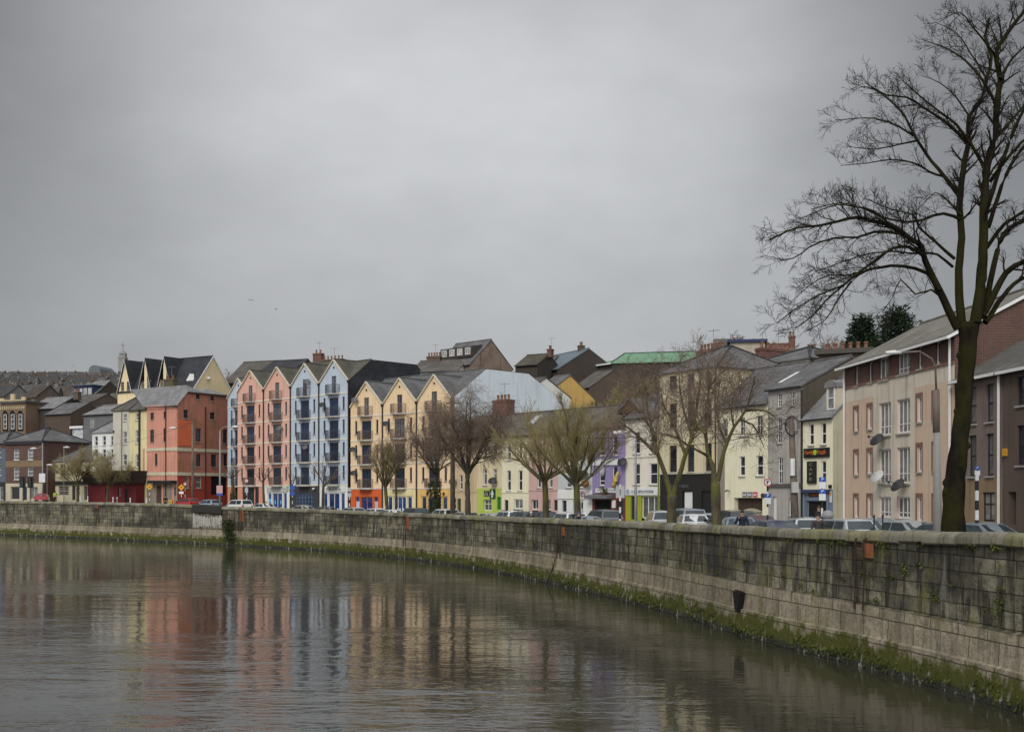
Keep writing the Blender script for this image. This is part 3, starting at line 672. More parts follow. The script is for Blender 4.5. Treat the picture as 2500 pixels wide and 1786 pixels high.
# ------------------------------------------------------------------ gabled terraces
def bay(label, pxL, YL, W, levels, e, a, wallm, bandm, ground, railm, side='mid', P0=None, deg=43.7, endm=None, flat=10.9, D=11.5, yr=3.5, mr=None, Hb=.6, roofm=None, fw=None):
    """one narrow gabled house: levels are floor heights relative to the eye; ground is a function that dresses the street floor"""
    h = House('gabled_house', label, 'house', pxL, YL, deg, length=W, P0=P0, group='gabled houses of the two painted terraces')
    b = h.base - EYE; um = W / 2; fm = fw or BLUEF; rl = railm
    lv = [x - b for x in levels]; ev, av = e - b, a - b; mv = (mr or a) - b; j = yr * (av - ev) / (mv - ev)
    h.lv = lv
    for k, z in enumerate(lv):
        topf = k == len(lv) - 1
        if topf:
            h.win_uv(um - .45, z + .05, um + .45, z + 2.15, 'case2', fm, G_CURT, False, 'balcony_door'); balcony(h, um, z, 2.3, rail=rl)
        else:
            g = random.Random(hash((label, k)) & 1023 if False else len(label) * 7 + k).choice([G_CURT, G_BLUE, G_DARK, G_BLUE])
            h.win_uv(um - .9, z + .05, um + .9, z + 2.3, 'french', fm, g, False, 'balcony_door'); balcony(h, um, z, 2.4, rail=rl)
            for uu in (1.05, W - 1.05): h.win_uv(uu - .22, z + .75, uu + .22, z + 2.35, 'slim', fm, G_BLUE if k % 2 else G_DARK, True)
    ground(h, um, lv[0])
    mats = [wallm, bandm, endm or wallm, h.gmat]
    mb = MB(); ins = .012
    facade(mb, ins, W - ins, -.6, [(ins, ev), (um, av), (W - ins, ev)], h.ops, [(lv[0] - .1, 3), (99, 0)])
    for z in lv: mb.box(ins, -.05, z - .10, W - ins, -.004, z + .05, 1)
    prof = [(0, -.6), (0, ev), (yr, mv), (flat, mv), (D, mv - Hb), (D, -.6)]
    mb.poly([(ins, y, z) for y, z in prof], 2).poly([(W - ins, y, z) for y, z in prof[::-1]], 2).poly([(W - ins, D, -.6), (ins, D, -.6), (ins, D, mv - Hb), (W - ins, D, mv - Hb)], 2)
    h.part('wall', mb.mesh('wall', mats))
    r = MB(); g = .03; o = -.16; q = .05
    r.poly([(0, o, ev + q), (um, o, av + q), (um, j, av + q), (0, 0, ev + q)]).poly([(W, o, ev + q), (W, 0, ev + q), (um, j, av + q), (um, o, av + q)])
    r.poly([(0, 0, ev + q), (um, j, av + q), (um, yr, mv + q), (0, yr, mv + q)]).poly([(W, 0, ev + q), (W, yr, mv + q), (um, yr, mv + q), (um, j, av + q)]).poly([(0, yr, mv + q), (W, yr, mv + q), (W, flat, mv + q), (0, flat, mv + q)]).poly([(0, flat, mv + q), (W, flat, mv + q), (W, D + .2, mv - Hb - .1), (0, D + .2, mv - Hb - .1)])
    r.tube([(um, o, av + .09), (um, j, av + .09)], .07, 5).tube([(0, yr, mv + .09), (W, yr, mv + .09)], .08, 5)
    h.part('roof', r.mesh('roof', roofm or SLATE))
    t = MB()
    for s0, s1 in (((0, ev), (um, av)), ((um, av), (W, ev))):
        t.add([(s0[0], -.20, s0[1] - .14), (s1[0], -.20, s1[1] - .14), (s1[0], -.20, s1[1] + .06), (s0[0], -.20, s0[1] + .06), (s0[0], .0, s0[1] - .14), (s1[0], .0, s1[1] - .14), (s1[0], .0, s1[1] + .06), (s0[0], .0, s0[1] + .06)],
              [(0, 1, 2, 3), (3, 2, 6, 7), (0, 4, 5, 1)])
    h.part('bargeboard', t.mesh('bargeboard', CREAMT))
    h.pipe(W, -.2, ev - .05, DKFRAME, .09, -.1); h.part('vent', MB().lathe([(.02, -.06), (.14, -.05), (.14, 0)], n=10, ax=1).mesh('vent', BROWNF), (um, 0, av - 1.0))
    h.part('rainwater_head', MB().prism([(-.18, 0), (.18, 0), (.1, -.35), (-.1, -.35)], 1, -.22, -.02).mesh('rainwater_head', DKFRAME), (W, 0, ev + .02))
    return h
PINK = M('pink_render', (.68, .40, .31), .85, 'plaster', .2); PINKD = M('salmon_render', (.62, .28, .18), .85, 'plaster', .25); PBLUE = M('pale_blue_render', (.46, .52, .59), .85, 'plaster', .2)
YEL = M('apricot_render', (.78, .58, .36), .85, 'plaster', .2); BANDW = M('cream_band', (.72, .66, .54), .8, 'plain', .3); WHR = M('white_render', (.72, .72, .68), .8, 'plaster', .2)
DGREY = M('dark_grey_panel', (.05, .05, .055), .7, 'plain', .3); ORANGE = M('orange_shopfront', (.62, .12, .035), .6, 'plaster', .2); LYEL = M('pale_yellow_shop', (.72, .62, .36), .8, 'plaster', .2); GOLD = M('golden_render', (.72, .47, .16), .85, 'plaster', .2)
BLUED = M('royal_blue_door', (.012, .04, .16), .5, 'plain', .2); PAPER = M('poster_paper', (.5, .6, .68), .6, 'plain', .3); RUSTRAIL = M('brown_railing', (.16, .11, .09), .6, 'plain', .3); DKRAIL = M('dark_railing', (.055, .055, .06), .6, 'plain', .3)
SIGNW = M('sign_white', (.66, .67, .66), .6, 'plain', .15); SIGNK = M('sign_black', (.015, .014, .014), .5, 'plain', .2)
def g_plain(mat):
    def f(h, um, top):
        h.gmat = mat
        h.win_uv(um - 1.95, .15, um - 1.15, top - .25, 'case4', DKFRAME, G_DARK, False, 'shop_window'); h.win_uv(um - .9, .15, um + .9, top - .2, 'grid', DKFRAME, G_DARK, False, 'shop_window'); h.win_uv(um + 1.15, .15, um + 1.95, top - .25, 'case4', DKFRAME, G_DARK, False, 'shop_window')
    return f
def g_tall(h, um, top):      # double-height glazed entrance of the first pink house
    h.gmat = PINKD
    h.win_uv(um - 1.9, .15, um - 1.05, top - .15, 'case4', DKFRAME, G_DARK, False, 'shop_window'); h.win_uv(um - .85, .15, um + .85, top - .1, 'grid', DKFRAME, G_DARK, False, 'entrance'); h.win_uv(um + 1.05, .15, um + 1.9, top - .15, 'case4', DKFRAME, G_DARK, False, 'shop_window')
def shopfront(wallm, frame, glass, fascia=None, txt=None, txtm=None, mid='shop2', posters=(), doorm=None, sidew=.75):
    def f(h, um, top):
        h.gmat = wallm; t = top - 1.0
        h.win_uv(um - 2.1, .15, um - 2.1 + sidew, t, 'slim', frame, glass, False, 'shop_window'); h.win_uv(um - 1.1, .12, um + 1.1, t, mid, frame, glass, False, 'shop_door'); h.win_uv(um + 2.1 - sidew, .15, um + 2.1, t, 'slim', frame, glass, False, 'shop_window')
        if fascia:
            o = h.part('fascia_sign', MB().box(0, 0, 0, 4.6, .07, .62).mesh('fascia_sign', fascia), (um - 2.3, -.075, t + .12)); o['_w'] = 4.6; o['_h'] = .62
            if txt: h.letter(o, txt, txtm, wfrac=.62, hfrac=.62)
        for (x, z, w_, h_, mt) in posters: h.part('poster', MB().box(0, 0, 0, w_, .015, h_).mesh('poster', mt), (um + x, .115, z))
    return f
LIME = M('poster_green', (.25, .45, .06), .6); SKYB = M('poster_blue', (.15, .42, .72), .6)
def g_dark(h, um, top):
    h.gmat = DGREY
    h.win_uv(um - 1.9, .12, um + 1.9, top - 1.0, 'grid', M('steel_blue_frame', (.12, .19, .24), .5), G_BLUE, False, 'shop_window')
    h.part('lamp', MB().lathe([(.05, 0), (.16, .04), (.2, .2), (.05, .26)], n=10).mesh('lamp', SIGNW, True), (um + 2.15, -.25, top - .6))
lvA = [1.1, 3.97, 6.72, 9.52, 12.32]; eA, aA = 13.75, 16.5
lvB = [.67, 3.5, 6.4, 9.3]; eB, aB = 10.5, 13.35
TH = 43.7; cT, sT = math.cos(R(TH)), math.sin(R(TH)); ORG = (-37.2, 155.6)
def tpt(l, back=0.0): return (ORG[0] + l * cT + back * sT, ORG[1] - l * sT + back * cT)
def tl(px): t = (px - CX) / F; return (t * ORG[1] - ORG[0]) / (cT + t * sT)
ls = [tl(p) for p in (580, 644.3, 710, 779.5, 852)]; lsB = [tl(p) for p in (856, 934.8, 1018, 1104)]
hA = []
bz = bay('pale blue gabled house set back behind the pink pair, half hidden', 0, 0, 5.6, lvA, eA - .1, aA - .2, PBLUE, BANDW, g_plain(PINKD), DKRAIL, P0=tpt(-8.2, 3.6))
labs = ['pink gabled house next to the set-back blue one, with a dark glazed entrance below', 'pink gabled house above a white shopfront with a royal blue door', 'pale blue gabled house above a dark grey street front with a glazed grid', 'tallest pale blue gabled house with a dark slate end wall, above a white shopfront']
gr = [g_tall, shopfront(WHR, WHITE, Mglass('royal_blue_glass', (.010, .03, .11)), M('grey_fascia', (.42, .42, .4)), None, None, posters=((-2.0, 1.4, .55, .5, SKYB), (-2.0, .7, .55, .5, SIGNW), (-.75, 1.2, .28, .5, SKYB), (.5, 1.2, .28, .5, SKYB), (-.8, .3, .45, .5, LIME), (.4, .3, .5, .5, LIME))),
      g_dark, shopfront(WHR, WHITE, Mglass('royal_blue_glass', (.010, .03, .11)), SIGNW, 'CORK BUTTON', M('grey_letter', (.16, .15, .14)), posters=((.5, .8, .25, .28, SIGNW), (-.2, .6, .3, .25, SIGNW)))]
for k in range(4):
    h = bay(labs[k], 0, 0, ls[k + 1] - ls[k], lvA, eA, aA, [PINK, PINK, PBLUE, PBLUE][k], BANDW, gr[k], RUSTRAIL if k < 2 else DKRAIL, P0=tpt(ls[k]), endm=SLATED if k == 3 else None, roofm=M('mossy_slate', (.085, .08, .062), .8, 'slate', .6))
    h.K = K3; hA.append(h)
hA[1].part('sign', MB().box(0, 0, 0, .5, .06, .6).mesh('sign', LIME), (hA[1].L - .95, -.07, hA[1].lv[0] - .75))
hA[0].K = K3
for hh, x, y, mt in ((hA[1], 575, 790, DISHG), (hA[2], 835, 350, DISHG), (hA[2], 820, 970, DISHG), (hA[3], 980, 572, DISHD)): dish(hh, x, y, mt, .4)
labs = ['first apricot gabled house with an orange shopfront and two tall posters', 'middle apricot gabled house with a pale yellow shopfront and blue doors', 'last apricot gabled house with a golden shopfront and a pale blue end wall']
gr = [shopfront(ORANGE, ORANGE, Mglass('royal_blue_glass', (.010, .03, .11)), None, posters=((-2.2, .2, 1.1, 1.9, PAPER), (1.1, .2, 1.1, 1.9, M('poster_pale', (.42, .5, .58), .6, 'plain', .5, dcol=(.5, .25, .18))), (.2, .3, .3, .4, SIGNW))),
      shopfront(LYEL, WHITE, Mglass('royal_blue_glass', (.010, .03, .11)), LYEL, None, None, mid='shop3', posters=((-.7, 1.0, .25, .4, SIGNW), (-.2, 1.0, .25, .4, SIGNW), (.35, 1.0, .25, .4, SIGNW))),
      shopfront(GOLD, CREAMT, G_BLUE, GOLD, None, None, posters=((.25, .9, .14, .35, SIGNW), (.65, .9, .14, .35, SIGNW)))]
hB = []
PEND = M('pale_blue_end_wall', (.68, .75, .80), .85, 'plaster', .2)
for k in range(3):
    h = bay(labs[k], 0, 0, lsB[k + 1] - lsB[k], lvB, eB, aB, YEL, BANDW, gr[k], RUSTRAIL, P0=tpt(lsB[k]), endm=PEND if k == 2 else None, yr=5.3, mr=14.15, flat=12.4, D=19.0, Hb=3.2, roofm=SLATE)
    h.K = K4; hB.append(h)
for hh, x, y, mt in ((hB[0], 120, 840, DISHD), (hB[0], 130, 1085, DISHD), (hB[0], 140, 325, DISHG), (hB[1], 465, 572, DISHD)): dish(hh, x, y, mt, .4)
for x in (875, 1045): hB[2].part('wall_lamp', MB().lathe([(.05, -.12), (.2, -.1), (.22, 0)], n=12, ax=1).mesh('wall_lamp', BROWNF), (hB[2].u(x), 0, hB[2].v(1303, x)))

# ------------------------------------------------------------------ the bending row from the terraces to the cafe
chain = [(1104, 48), (1164, 48), (1225, 48), (1291, 52), (1362, 52), (1446, 52), (1527, 54), (1611, 58), (1751, 62), (1875, 66), (1960, 68), (2034, 68)]
P = tpt(lsB[3]); P = (P[0] + .02, P[1] - .02); front = []
for (pa, deg), (pb, _) in zip(chain, chain[1:]):
    th = R(deg); t = (pb - CX) / F; l = (t * P[1] - P[0]) / (math.cos(th) + t * math.sin(th)); front.append((P, deg, l)); P = (P[0] + l * math.cos(th), P[1] - l * math.sin(th))
def row(i, name, label, cat='house'):
    P, deg, l = front[i]; return House(name, label, cat, 0, 0, deg, length=l, P0=P, group='houses along the quay street')
TAN = M('tan_render', (.56, .43, .27), .85, 'plaster', .3); BEIGE = M('beige_render', (.66, .56, .36), .85, 'plaster', .25); LIMEG = M('lime_shopfront', (.42, .52, .10), .6, 'plaster', .15); CREAM = M('cream_render', (.74, .69, .50), .85, 'plaster', .22)
ROSE = M('rose_render', (.58, .39, .35), .85, 'plaster', .25); GREYW = M('pale_grey_render', (.50, .53, .52), .85, 'plaster', .3); PURP = M('purple_render', (.28, .23, .42), .85, 'plaster', .25); IVORY = M('ivory_render', (.70, .66, .56), .85, 'plaster', .25)
he, hr = 6.05, 8.45
def b2(h): return h.base - EYE
h = row(0, 'terraced_house', 'tan rendered house next to the apricot terrace with a dark green door'); h.K = K5
h.grid([(277, 302)], 290, [(985, 1130), (1215, 1335)], 'sash', WHITE, G_DARK); h.door(258, 1410, 288, 1520, M('dark_green_door', (.02, .06, .02)))
h.win(225, 1400, 248, 1500, 'sash'); h.walls(he - b2(h), [(99, 0)], [TAN], hr - b2(h), 3.4, 7.5); h.roof(SLATE3); dish(h, 245, 1265, DISHG, .42)
h.part('string_course', MB().box(.02, -.06, 0, h.L - .02, -.004, .12).mesh('string_course', TAN), (0, 0, h.v(1355, 320)))
h = row(1, 'terraced_shop', 'beige house with a lime green shopfront and a dark sign with a white figure', 'shop'); h.K = K5
h.grid([(473, 503), (555, 584)], 500, [(935, 1070), (1165, 1300)], 'top', WHITE, G_CURT); h.shop(475, 1415, 540, 1510, 'case4', WHITE, G_CURT); h.door(585, 1395, 618, 1500, M('bright_green_door', (.03, .16, .03)))
zl = h.v(1325, 525); h.walls(he - b2(h), [(zl, 1), (99, 0)], [BEIGE, LIMEG], hr - b2(h), 3.4, 7.5); h.roof(SLATE3)
o = h.panel('shop_sign', 483, 1345, 522, 1388, .08, SIGNK); h.letter(o, 'Tara', SIGNW, fy=.68, wfrac=.55, hfrac=.28); h.letter(o, 'Phones', SIGNW, fy=.3, wfrac=.8, hfrac=.26)
o = h.panel('figure_sign', 530, 1330, 575, 1410, .08, M('dark_green_sign', (.018, .06, .03))); W_, H_ = o['_w'], o['_h']
fg = MB(); fg.lathe([(.02, -.02), (.13 * W_, -.02), (.13 * W_, 0)], (W_ * .5, 0, H_ * .78), 12, 1)
fg.prism([(W_ * .36, H_ * .68), (W_ * .64, H_ * .68), (W_ * .82, H_ * .46), (W_ * .74, H_ * .42), (W_ * .63, H_ * .54), (W_ * .65, H_ * .1), (W_ * .53, H_ * .1), (W_ * .5, H_ * .38), (W_ * .47, H_ * .1), (W_ * .35, H_ * .1), (W_ * .37, H_ * .54), (W_ * .26, H_ * .42), (W_ * .18, H_ * .46)], 1, -.02, 0)
h.part('figure_motif', fg.mesh('figure_motif', SIGNW), (0, -.004, 0), o); dish(h, 575, 1260, DISHD, .45)
h.chimney(-1.0, 3.1, 2.3, 1.2, hr - b2(h) - 1.6, h.v(608, 500) + .45, BRICK, 4)
h = row(2, 'terraced_house', 'pale cream house with four tall windows above a white framed ground floor window'); h.K = K5
h.grid([(669, 701), (763, 796)], 715, [(955, 1090), (1176, 1345)], 'sash', WHITE, G_DARK); h.door(648, 1420, 680, 1510, DKFRAME); h.win(728, 1412, 800, 1495, 'case2', WHITE, G_CURT)
h.walls(he - b2(h), [(99, 0)], [CREAM], hr - b2(h), 3.4, 7.5); h.roof(SLATE3); h.skylight(2.3, .45, .9, 1.6)
h.part('string_course', MB().box(.02, -.06, 0, h.L - .02, -.004, .13).mesh('string_course', CREAM), (0, 0, h.v(1362, 740)))
h = row(3, 'terraced_house', 'dusty pink house partly behind a mossy street tree'); h.K = K5
h.grid([(917, 950), (1014, 1046)], 970, [(970, 1095), (1180, 1322)], 'sash', WHITE, G_CURT); h.shop(870, 1415, 925, 1500, 'case2', WHITE, G_DARK); h.shop(965, 1418, 1030, 1500, 'case2', WHITE, G_PALE); h.door(1056, 1420, 1086, 1505, DKFRAME)
h.walls(he - b2(h), [(99, 0)], [ROSE], hr - b2(h), 3.4, 7.5); h.roof(SLATE3)
h.part('string_course', MB().box(.02, -.06, 0, h.L - .02, -.004, .14).mesh('string_course', ROSE), (0, 0, h.v(1345, 970)))
h = row(4, 'terraced_shop', 'pale grey house with a plain white shopfront', 'shop'); h.K = K6
h.grid([(95, 150), (235, 290)], 190, [(760, 900), (1130, 1240)], 'sash', WHITE, G_CURT); h.shop(50, 1370, 100, 1490, 'slim', BLUEF, G_DARK); h.shop(165, 1375, 185, 1490, 'slim', WHITE, G_DARK); h.door(245, 1370, 272, 1500, DKFRAME)
zl = h.v(1262, 190); h.walls(he - b2(h), [(zl, 1), (99, 0)], [GREYW, WHR], hr - b2(h), 3.4, 7.5); h.roof(SLATE3)
o = h.panel('fascia_sign', 12, 1272, 362, 1355, .1, WHR); dish(h, 310, 1095, DISHD, .46, 30)
h = row(5, 'terraced_shop', 'purple house with a white awning board and a dark red shopfront', 'shop'); h.K = K6
h.grid([(440, 497), (577, 632)], 540, [(692, 905), (1013, 1217)], 'low', WHITE, G_DARK); h.shop(395, 1362, 560, 1500, 'slim', DKFRAME, DARKIN); h.door(625, 1370, 690, 1520, DKFRAME)
zl = h.v(1300, 540); zt = h.v(560, 540); REDS = M('oxblood_shopfront', (.14, .035, .025), .7, 'plain', .3)
h.walls(he + .25 - b2(h), [(zl, 1), (zt, 0), (99, 2)], [PURP, REDS, IVORY], hr - b2(h), 3.4, 7.5); h.roof(SLATE3)
h.panel('awning_board', 385, 945, 680, 1005, .12, SIGNW); o = h.panel('shop_sign', 410, 1245, 630, 1290, .1, SIGNW); h.letter(o, 'THE JOKE SHOP', M('tan_letter', (.32, .28, .2)), wfrac=.86, hfrac=.6)
h.part('canopy', MB().prism([(0, 0), (-.9, -.12), (-.9, -.4), (0, -.42)], 0, 0, 3.2).mesh('canopy', GREYM), (-.2, 0, h.v(1308, 460)))
h.panel('menu_board', 575, 1370, 612, 1450, .05, SIGNW)
g = h.part('globe_lantern', MB().lathe([(.05, -.4), (.22, -.34), (.36, -.16), (.4, 0), (.36, .18), (.22, .34), (.05, .4)], n=14).mesh('globe_lantern', M('globe_orange', (.32, .13, .05), .6, 'plain', .8, dcol=(.06, .055, .05)), True), (h.u(350), -.7, h.v(1195, 350)))
h.part('bracket', MB().tube([(0, 0, .9), (0, -.7, .95), (0, -.7, .5)], .03, 5).mesh('bracket', BLACKM), (h.u(350), 0, h.v(1195, 350) - .02))
h.part('mask_ornament', MB().lathe([(.04, -.5), (.16, -.44), (.25, -.18), (.28, .1), (.22, .38), (.06, .5)], n=12).mesh('mask_ornament', M('mask_grey', (.4, .42, .42), .6, 'plain', .6), True), (h.u(496), -.3, h.v(1065, 496)))
mb = MB().tube([(0, 0, -.6), (.06, 0, -.25), (.16, 0, .05), (.4, 0, .5), (.62, 0, .85)], [.1, .27, .24, .15, .1], 8); h.part('yellow_ornament', mb.mesh('yellow_ornament', M('ornament_yellow', (.55, .42, .1), .6, 'plain', .7, dcol=(.45, .15, .08)), True), (h.u(628), -.45, h.v(1170, 628)))
rng = random.Random(8); mb = MB().lathe([(.08, -.3), (.3, 0), (.32, .05)], n=10); 
for _ in range(70):
    a_ = rng.uniform(0, 6.28); rr = rng.uniform(0, .38); q = Vector((rr * math.cos(a_), rr * math.sin(a_), rng.uniform(0, .45))); e_ = Vector((rng.uniform(-1, 1), rng.uniform(-1, 1), rng.uniform(-1, 1))).normalized() * .12; f_ = e_.cross(Vector((.3, .5, 1))).normalized() * .06
    mb.poly([q - e_, q + f_, q + e_, q - f_], 1)
h.part('flower_basket', mb.mesh('flower_basket', [TERRA, M('basket_leaf', (.05, .09, .03))]), (h.u(525), -.5, h.v(1290, 525)))
h = row(6, 'terraced_shop', 'ivory house with a white lettered fascia and olive green shop pilasters', 'shop'); h.K = K6
h.grid([(797, 863), (968, 1045)], 915, [(655, 880), (987, 1207)], 'sash', WHITE, G_DARK); h.shop(878, 1330, 1062, 1560, 'shop3', WHITE, G_CURT); h.door(770, 1330, 838, 1570, DKFRAME)
OLV = M('olive_shopfront', (.30, .33, .03), .7, 'plaster', .2); zl = h.v(1322, 890); h.walls(h.v(505, 890), [(zl, 1), (99, 0)], [IVORY, OLV], h.v(505, 890) + 2.3, 3.4, 7.5); h.roof(SLATE)
o = h.panel('fascia_sign', 722, 1247, 1058, 1316, .1, SIGNW); h.letter(o, 'C & C EPOS SYSTEMS', M('dark_letter', (.06, .065, .07)), fx=.54, wfrac=.68, hfrac=.42)
h.part('logo_motif', MB().lathe([(.16, -.02), (.24, -.02), (.24, 0), (.16, 0)], n=14, ax=1).mesh('logo_motif', M('logo_grey', (.3, .36, .4))), (o['_w'] * .075, -.006, o['_h'] * .5), o)
h.part('string_course', MB().box(.02, -.07, 0, h.L - .02, -.004, .14).mesh('string_course', IVORY), (0, 0, h.v(925, 890)))
h.chimney(h.L - 1.7, 2.6, 1.6, 1.1, h.v(505, 890) + .8, h.v(235, 1030), M('sooty_render', (.10, .09, .085), .9, 'plaster', .5), 3); dish(h, 718, 968, DISHD, .46, 20)
mb = MB().prism([(-1.5, 0), (0, 1.1), (1.5, 0)], 1, 0, 2.0).prism([(-1.8, -.12), (0, 1.22), (1.8, -.12), (1.8, .06), (0, 1.4), (-1.8, .06)], 1, -.25, 2.0, 1)
h.part('dormer', mb.mesh('dormer', [M('brown_timber', (.09, .055, .035)), SLATE]), (.1, .5, h.v(505, 715) + .45))
h.pipe(h.L - .1, -.2, h.v(515, 1060), M('olive_pipe', (.2, .22, .05)), .07)
h = row(7, 'corner_house', 'tall yellowish four storey house with a black shopfront and a hipped slate roof'); h.K = K7
h.grid([(108, 162), (243, 297), (380, 430)], 135, [(430, 533), (642, 830), (960, 1165)], 'sash', BROWNF, G_DARK)
YB = M('straw_render', (.60, .53, .35), .88, 'plaster', .35); BLK = M('black_shopfront', (.022, .021, .02), .6, 'plain', .3)
h.shop(205, 1305, 285, 1450, 'slim', BLACKM, G_DARK); h.door(350, 1305, 430, 1500, BLACKM); zl = h.v(1176, 260); He = h.v(382, 260); h.walls(He, [(zl, 1), (99, 0)], [YB, BLK], D=9.0); h.hip(SLATE, He, He + 2.3, 9.0, .25, 3.2, 3.2)
h.part('string_course', MB().box(.02, -.1, 0, h.L - .02, -.004, .2).mesh('string_course', CREAMT), (0, 0, zl))
h.part('poster', MB().box(0, 0, 0, 1.0, .015, 1.5).mesh('poster', SIGNW), (h.u(215), .13, h.v(1445, 245))); h.chimney(-2.7, 6.6, 3.4, .9, He - 1.0, He + 2.75, BRICK, 7)
o = h.panel('shop_lettering', 100, 1245, 265, 1290, .012, BLK); h.letter(o, 'THE STABLE', M('faded_letter', (.12, .12, .12)), wfrac=.9, hfrac=.55)
h.pipe(h.L - .15, 0, He - .1, BROWNF, .06)
h = row(8, 'terraced_house', 'cream three storey house over a wide garage arch with a name board'); h.K = K7
h.grid([(512, 550), (640, 682), (767, 817)], 690, [(740, 885)], 'sash4', WHITE, G_DARK); h.grid([(640, 684), (771, 820)], 728, [(1038, 1190)], 'sash', WHITE, G_DARK)
CR2 = M('buttermilk_render', (.76, .72, .53), .85, 'plaster', .15); a_, c_, b_, d_ = h.rect(600, 1357, 816, 1560); c_ = .12; h.ops.append((a_, c_, b_, d_, .5))
gw, gh = b_ - a_, d_ - c_; gd = h.part('garage_door', MB().box(0, 0, 0, gw / 2 - .02, .06, gh).box(gw / 2 + .02, 0, 0, gw, .06, gh).mesh('garage_door', M('brown_gate', (.055, .038, .028), .7)), (a_, .43, c_))
arch = [(gw * k / 14, gh * .42 + gh * .2 * math.sin(math.pi * k / 14)) for k in range(15)]
bo = h.part('name_board', MB().prism([(0, 0)] + [(gw, 0)] + arch[::-1], 1, -.05, 0).mesh('name_board', M('cream_board', (.45, .41, .3), .7)), (0, -.005, 0), gd); 
me = text_mesh('COPPINGER', 1.0); me.materials.append(SIGNK); xs = [q.co.x for q in me.vertices]; k_ = gw * .92 / (max(xs) - min(xs))
for q in me.vertices: q.co = Vector((q.co.x * k_, -q.co.z, q.co.y * k_ * 1.25))
h.part('lettering', me, (gw / 2, -.075, gh * .36), gd)
me = text_mesh('LET', 1.0); me.materials.append(SIGNK)
for q in me.vertices: q.co = Vector((q.co.x * .3, -q.co.z, q.co.y * .3))
h.part('lettering', me, (gw / 2 + .3, -.075, gh * .16), gd)
He = h.v(652, 670); h.walls(He, [(99, 0)], [CR2], He + 3.3, 4.2, 8.5); h.roof(SLATE)
for k, mt in ((0, M('plaque_grey', (.2, .21, .23))), (1, M('plaque_grey', (.2, .21, .23))), (2, M('plaque_pink', (.55, .08, .16)))):
    o = h.panel('plaque', 667 + k * 40, 1312, 700 + k * 40, 1350, .06, mt); h.part('plaque_band', MB().box(.05, -.012, o['_h'] * .3, o['_w'] - .05, -.002, o['_h'] * .55).mesh('plaque_band', SIGNW), (0, 0, 0), o)
h.part('wall_recess', MB().box(0, 0, 0, .9, .05, 8.5).mesh('wall_recess', M('taupe_strip', (.26, .23, .18), .9, 'plaster', .3)), (.1, -.055, 0)); h.part('camera', MB().tube([(0, 0, 0), (0, -.3, .05), (.1, -.55, -.02)], [.03, .08, .09], 6).mesh('camera', GREYM), (h.u(570), 0, h.v(1305, 570)))
h.part('wall_lamp', MB().lathe([(.05, -.14), (.18, -.12), (.2, 0)], n=12, ax=1).mesh('wall_lamp', BROWNF), (h.u(823), 0, h.v(1340, 823)))
h = row(9, 'terraced_house', 'narrow grey rendered house with white sash windows beside the cream arch house'); h.K = K8
h.grid([(122, 158), (231, 263)], 140, [(452, 560), (652, 850)], 'grid6', WHITE, G_DARK); h.win(126, 962, 165, 1172, 'grid6'); h.win(222, 950, 240, 1165, 'sash', WHITE, G_DARK); h.door(85, 1270, 117, 1470, SIGNW); h.win(212, 1285, 240, 1425, 'grid6')
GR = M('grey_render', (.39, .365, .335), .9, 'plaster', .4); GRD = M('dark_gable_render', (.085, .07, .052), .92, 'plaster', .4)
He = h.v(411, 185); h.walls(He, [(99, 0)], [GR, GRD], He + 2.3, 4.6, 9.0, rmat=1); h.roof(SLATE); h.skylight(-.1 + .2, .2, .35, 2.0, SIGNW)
h.part('string_course', MB().box(.02, -.16, 0, h.L - .02, -.004, .25).mesh('string_course', M('dark_ledge', (.1, .09, .08))), (0, 0, h.v(1195, 185))); h.pipe(h.L - .05, 0, He - .3, BLACKM, .08)
o = h.part('hanging_sign', MB().box(0, -1.2, 0, .1, 0, 1.1).mesh('hanging_sign', M('sign_grey', (.42, .43, .4))), (h.u(305), -.02, h.v(1160, 305)))
h = row(10, 'cafe', 'small cream cafe with a black sign in orange letters and an arched dormer', 'cafe'); h.K = K8
h.grid([(373, 410), (468, 509)], 440, [(690, 862)], 'sash', WHITE, G_DARK); h.win(468, 990, 510, 1172, 'sash', WHITE, G_DARK)
CR3 = M('custard_render', (.80, .75, .55), .85, 'plaster', .15); CR3S = M('custard_gable', (.50, .46, .33), .88, 'plaster', .35); SHB = M('slate_blue_shopfront', (.17, .21, .27), .6, 'plain', .2)  # cafe's right gable: custard render with its shade put into the colour
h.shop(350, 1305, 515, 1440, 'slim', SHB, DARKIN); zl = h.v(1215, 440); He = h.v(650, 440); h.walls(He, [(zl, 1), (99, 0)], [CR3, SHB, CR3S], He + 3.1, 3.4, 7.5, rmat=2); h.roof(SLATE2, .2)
o = h.panel('fascia_sign', 342, 887, 540, 962, .14, SIGNK); OL = M('orange_letter', (.62, .16, .03)); h.letter(o, 'Family', OL, fx=.25, fy=.52, wfrac=.36, hfrac=.52); h.letter(o, 'Fresh', OL, fx=.73, fy=.55, wfrac=.33, hfrac=.5)
h.part('leaf_motif', MB().lathe([(.03, -.02), (.2, -.02), (.2, 0)], n=12, ax=1).mesh('leaf_motif', M('motif_green', (.3, .55, .05))), (o['_w'] * .48, -.02, o['_h'] * .55), o)
o = h.panel('cafe_sign', 368, 992, 436, 1168, .14, M('cafe_sign_black', (.02, .02, .015))); CL = M('sage_letter', (.2, .23, .14))
for k, ch in enumerate('CAFE'): h.letter(o, ch, CL, fy=.86 - .22 * k, wfrac=.34, hfrac=.13)
h.panel('fascia', 332, 1216, 540, 1240, .3, M('navy_fascia', (.04, .05, .11))); o = h.panel('shop_name', 375, 1243, 490, 1272, .06, M('dark_red_board', (.05, .015, .012))); h.letter(o, 'Family Fresh', OL, wfrac=.7, hfrac=.55)
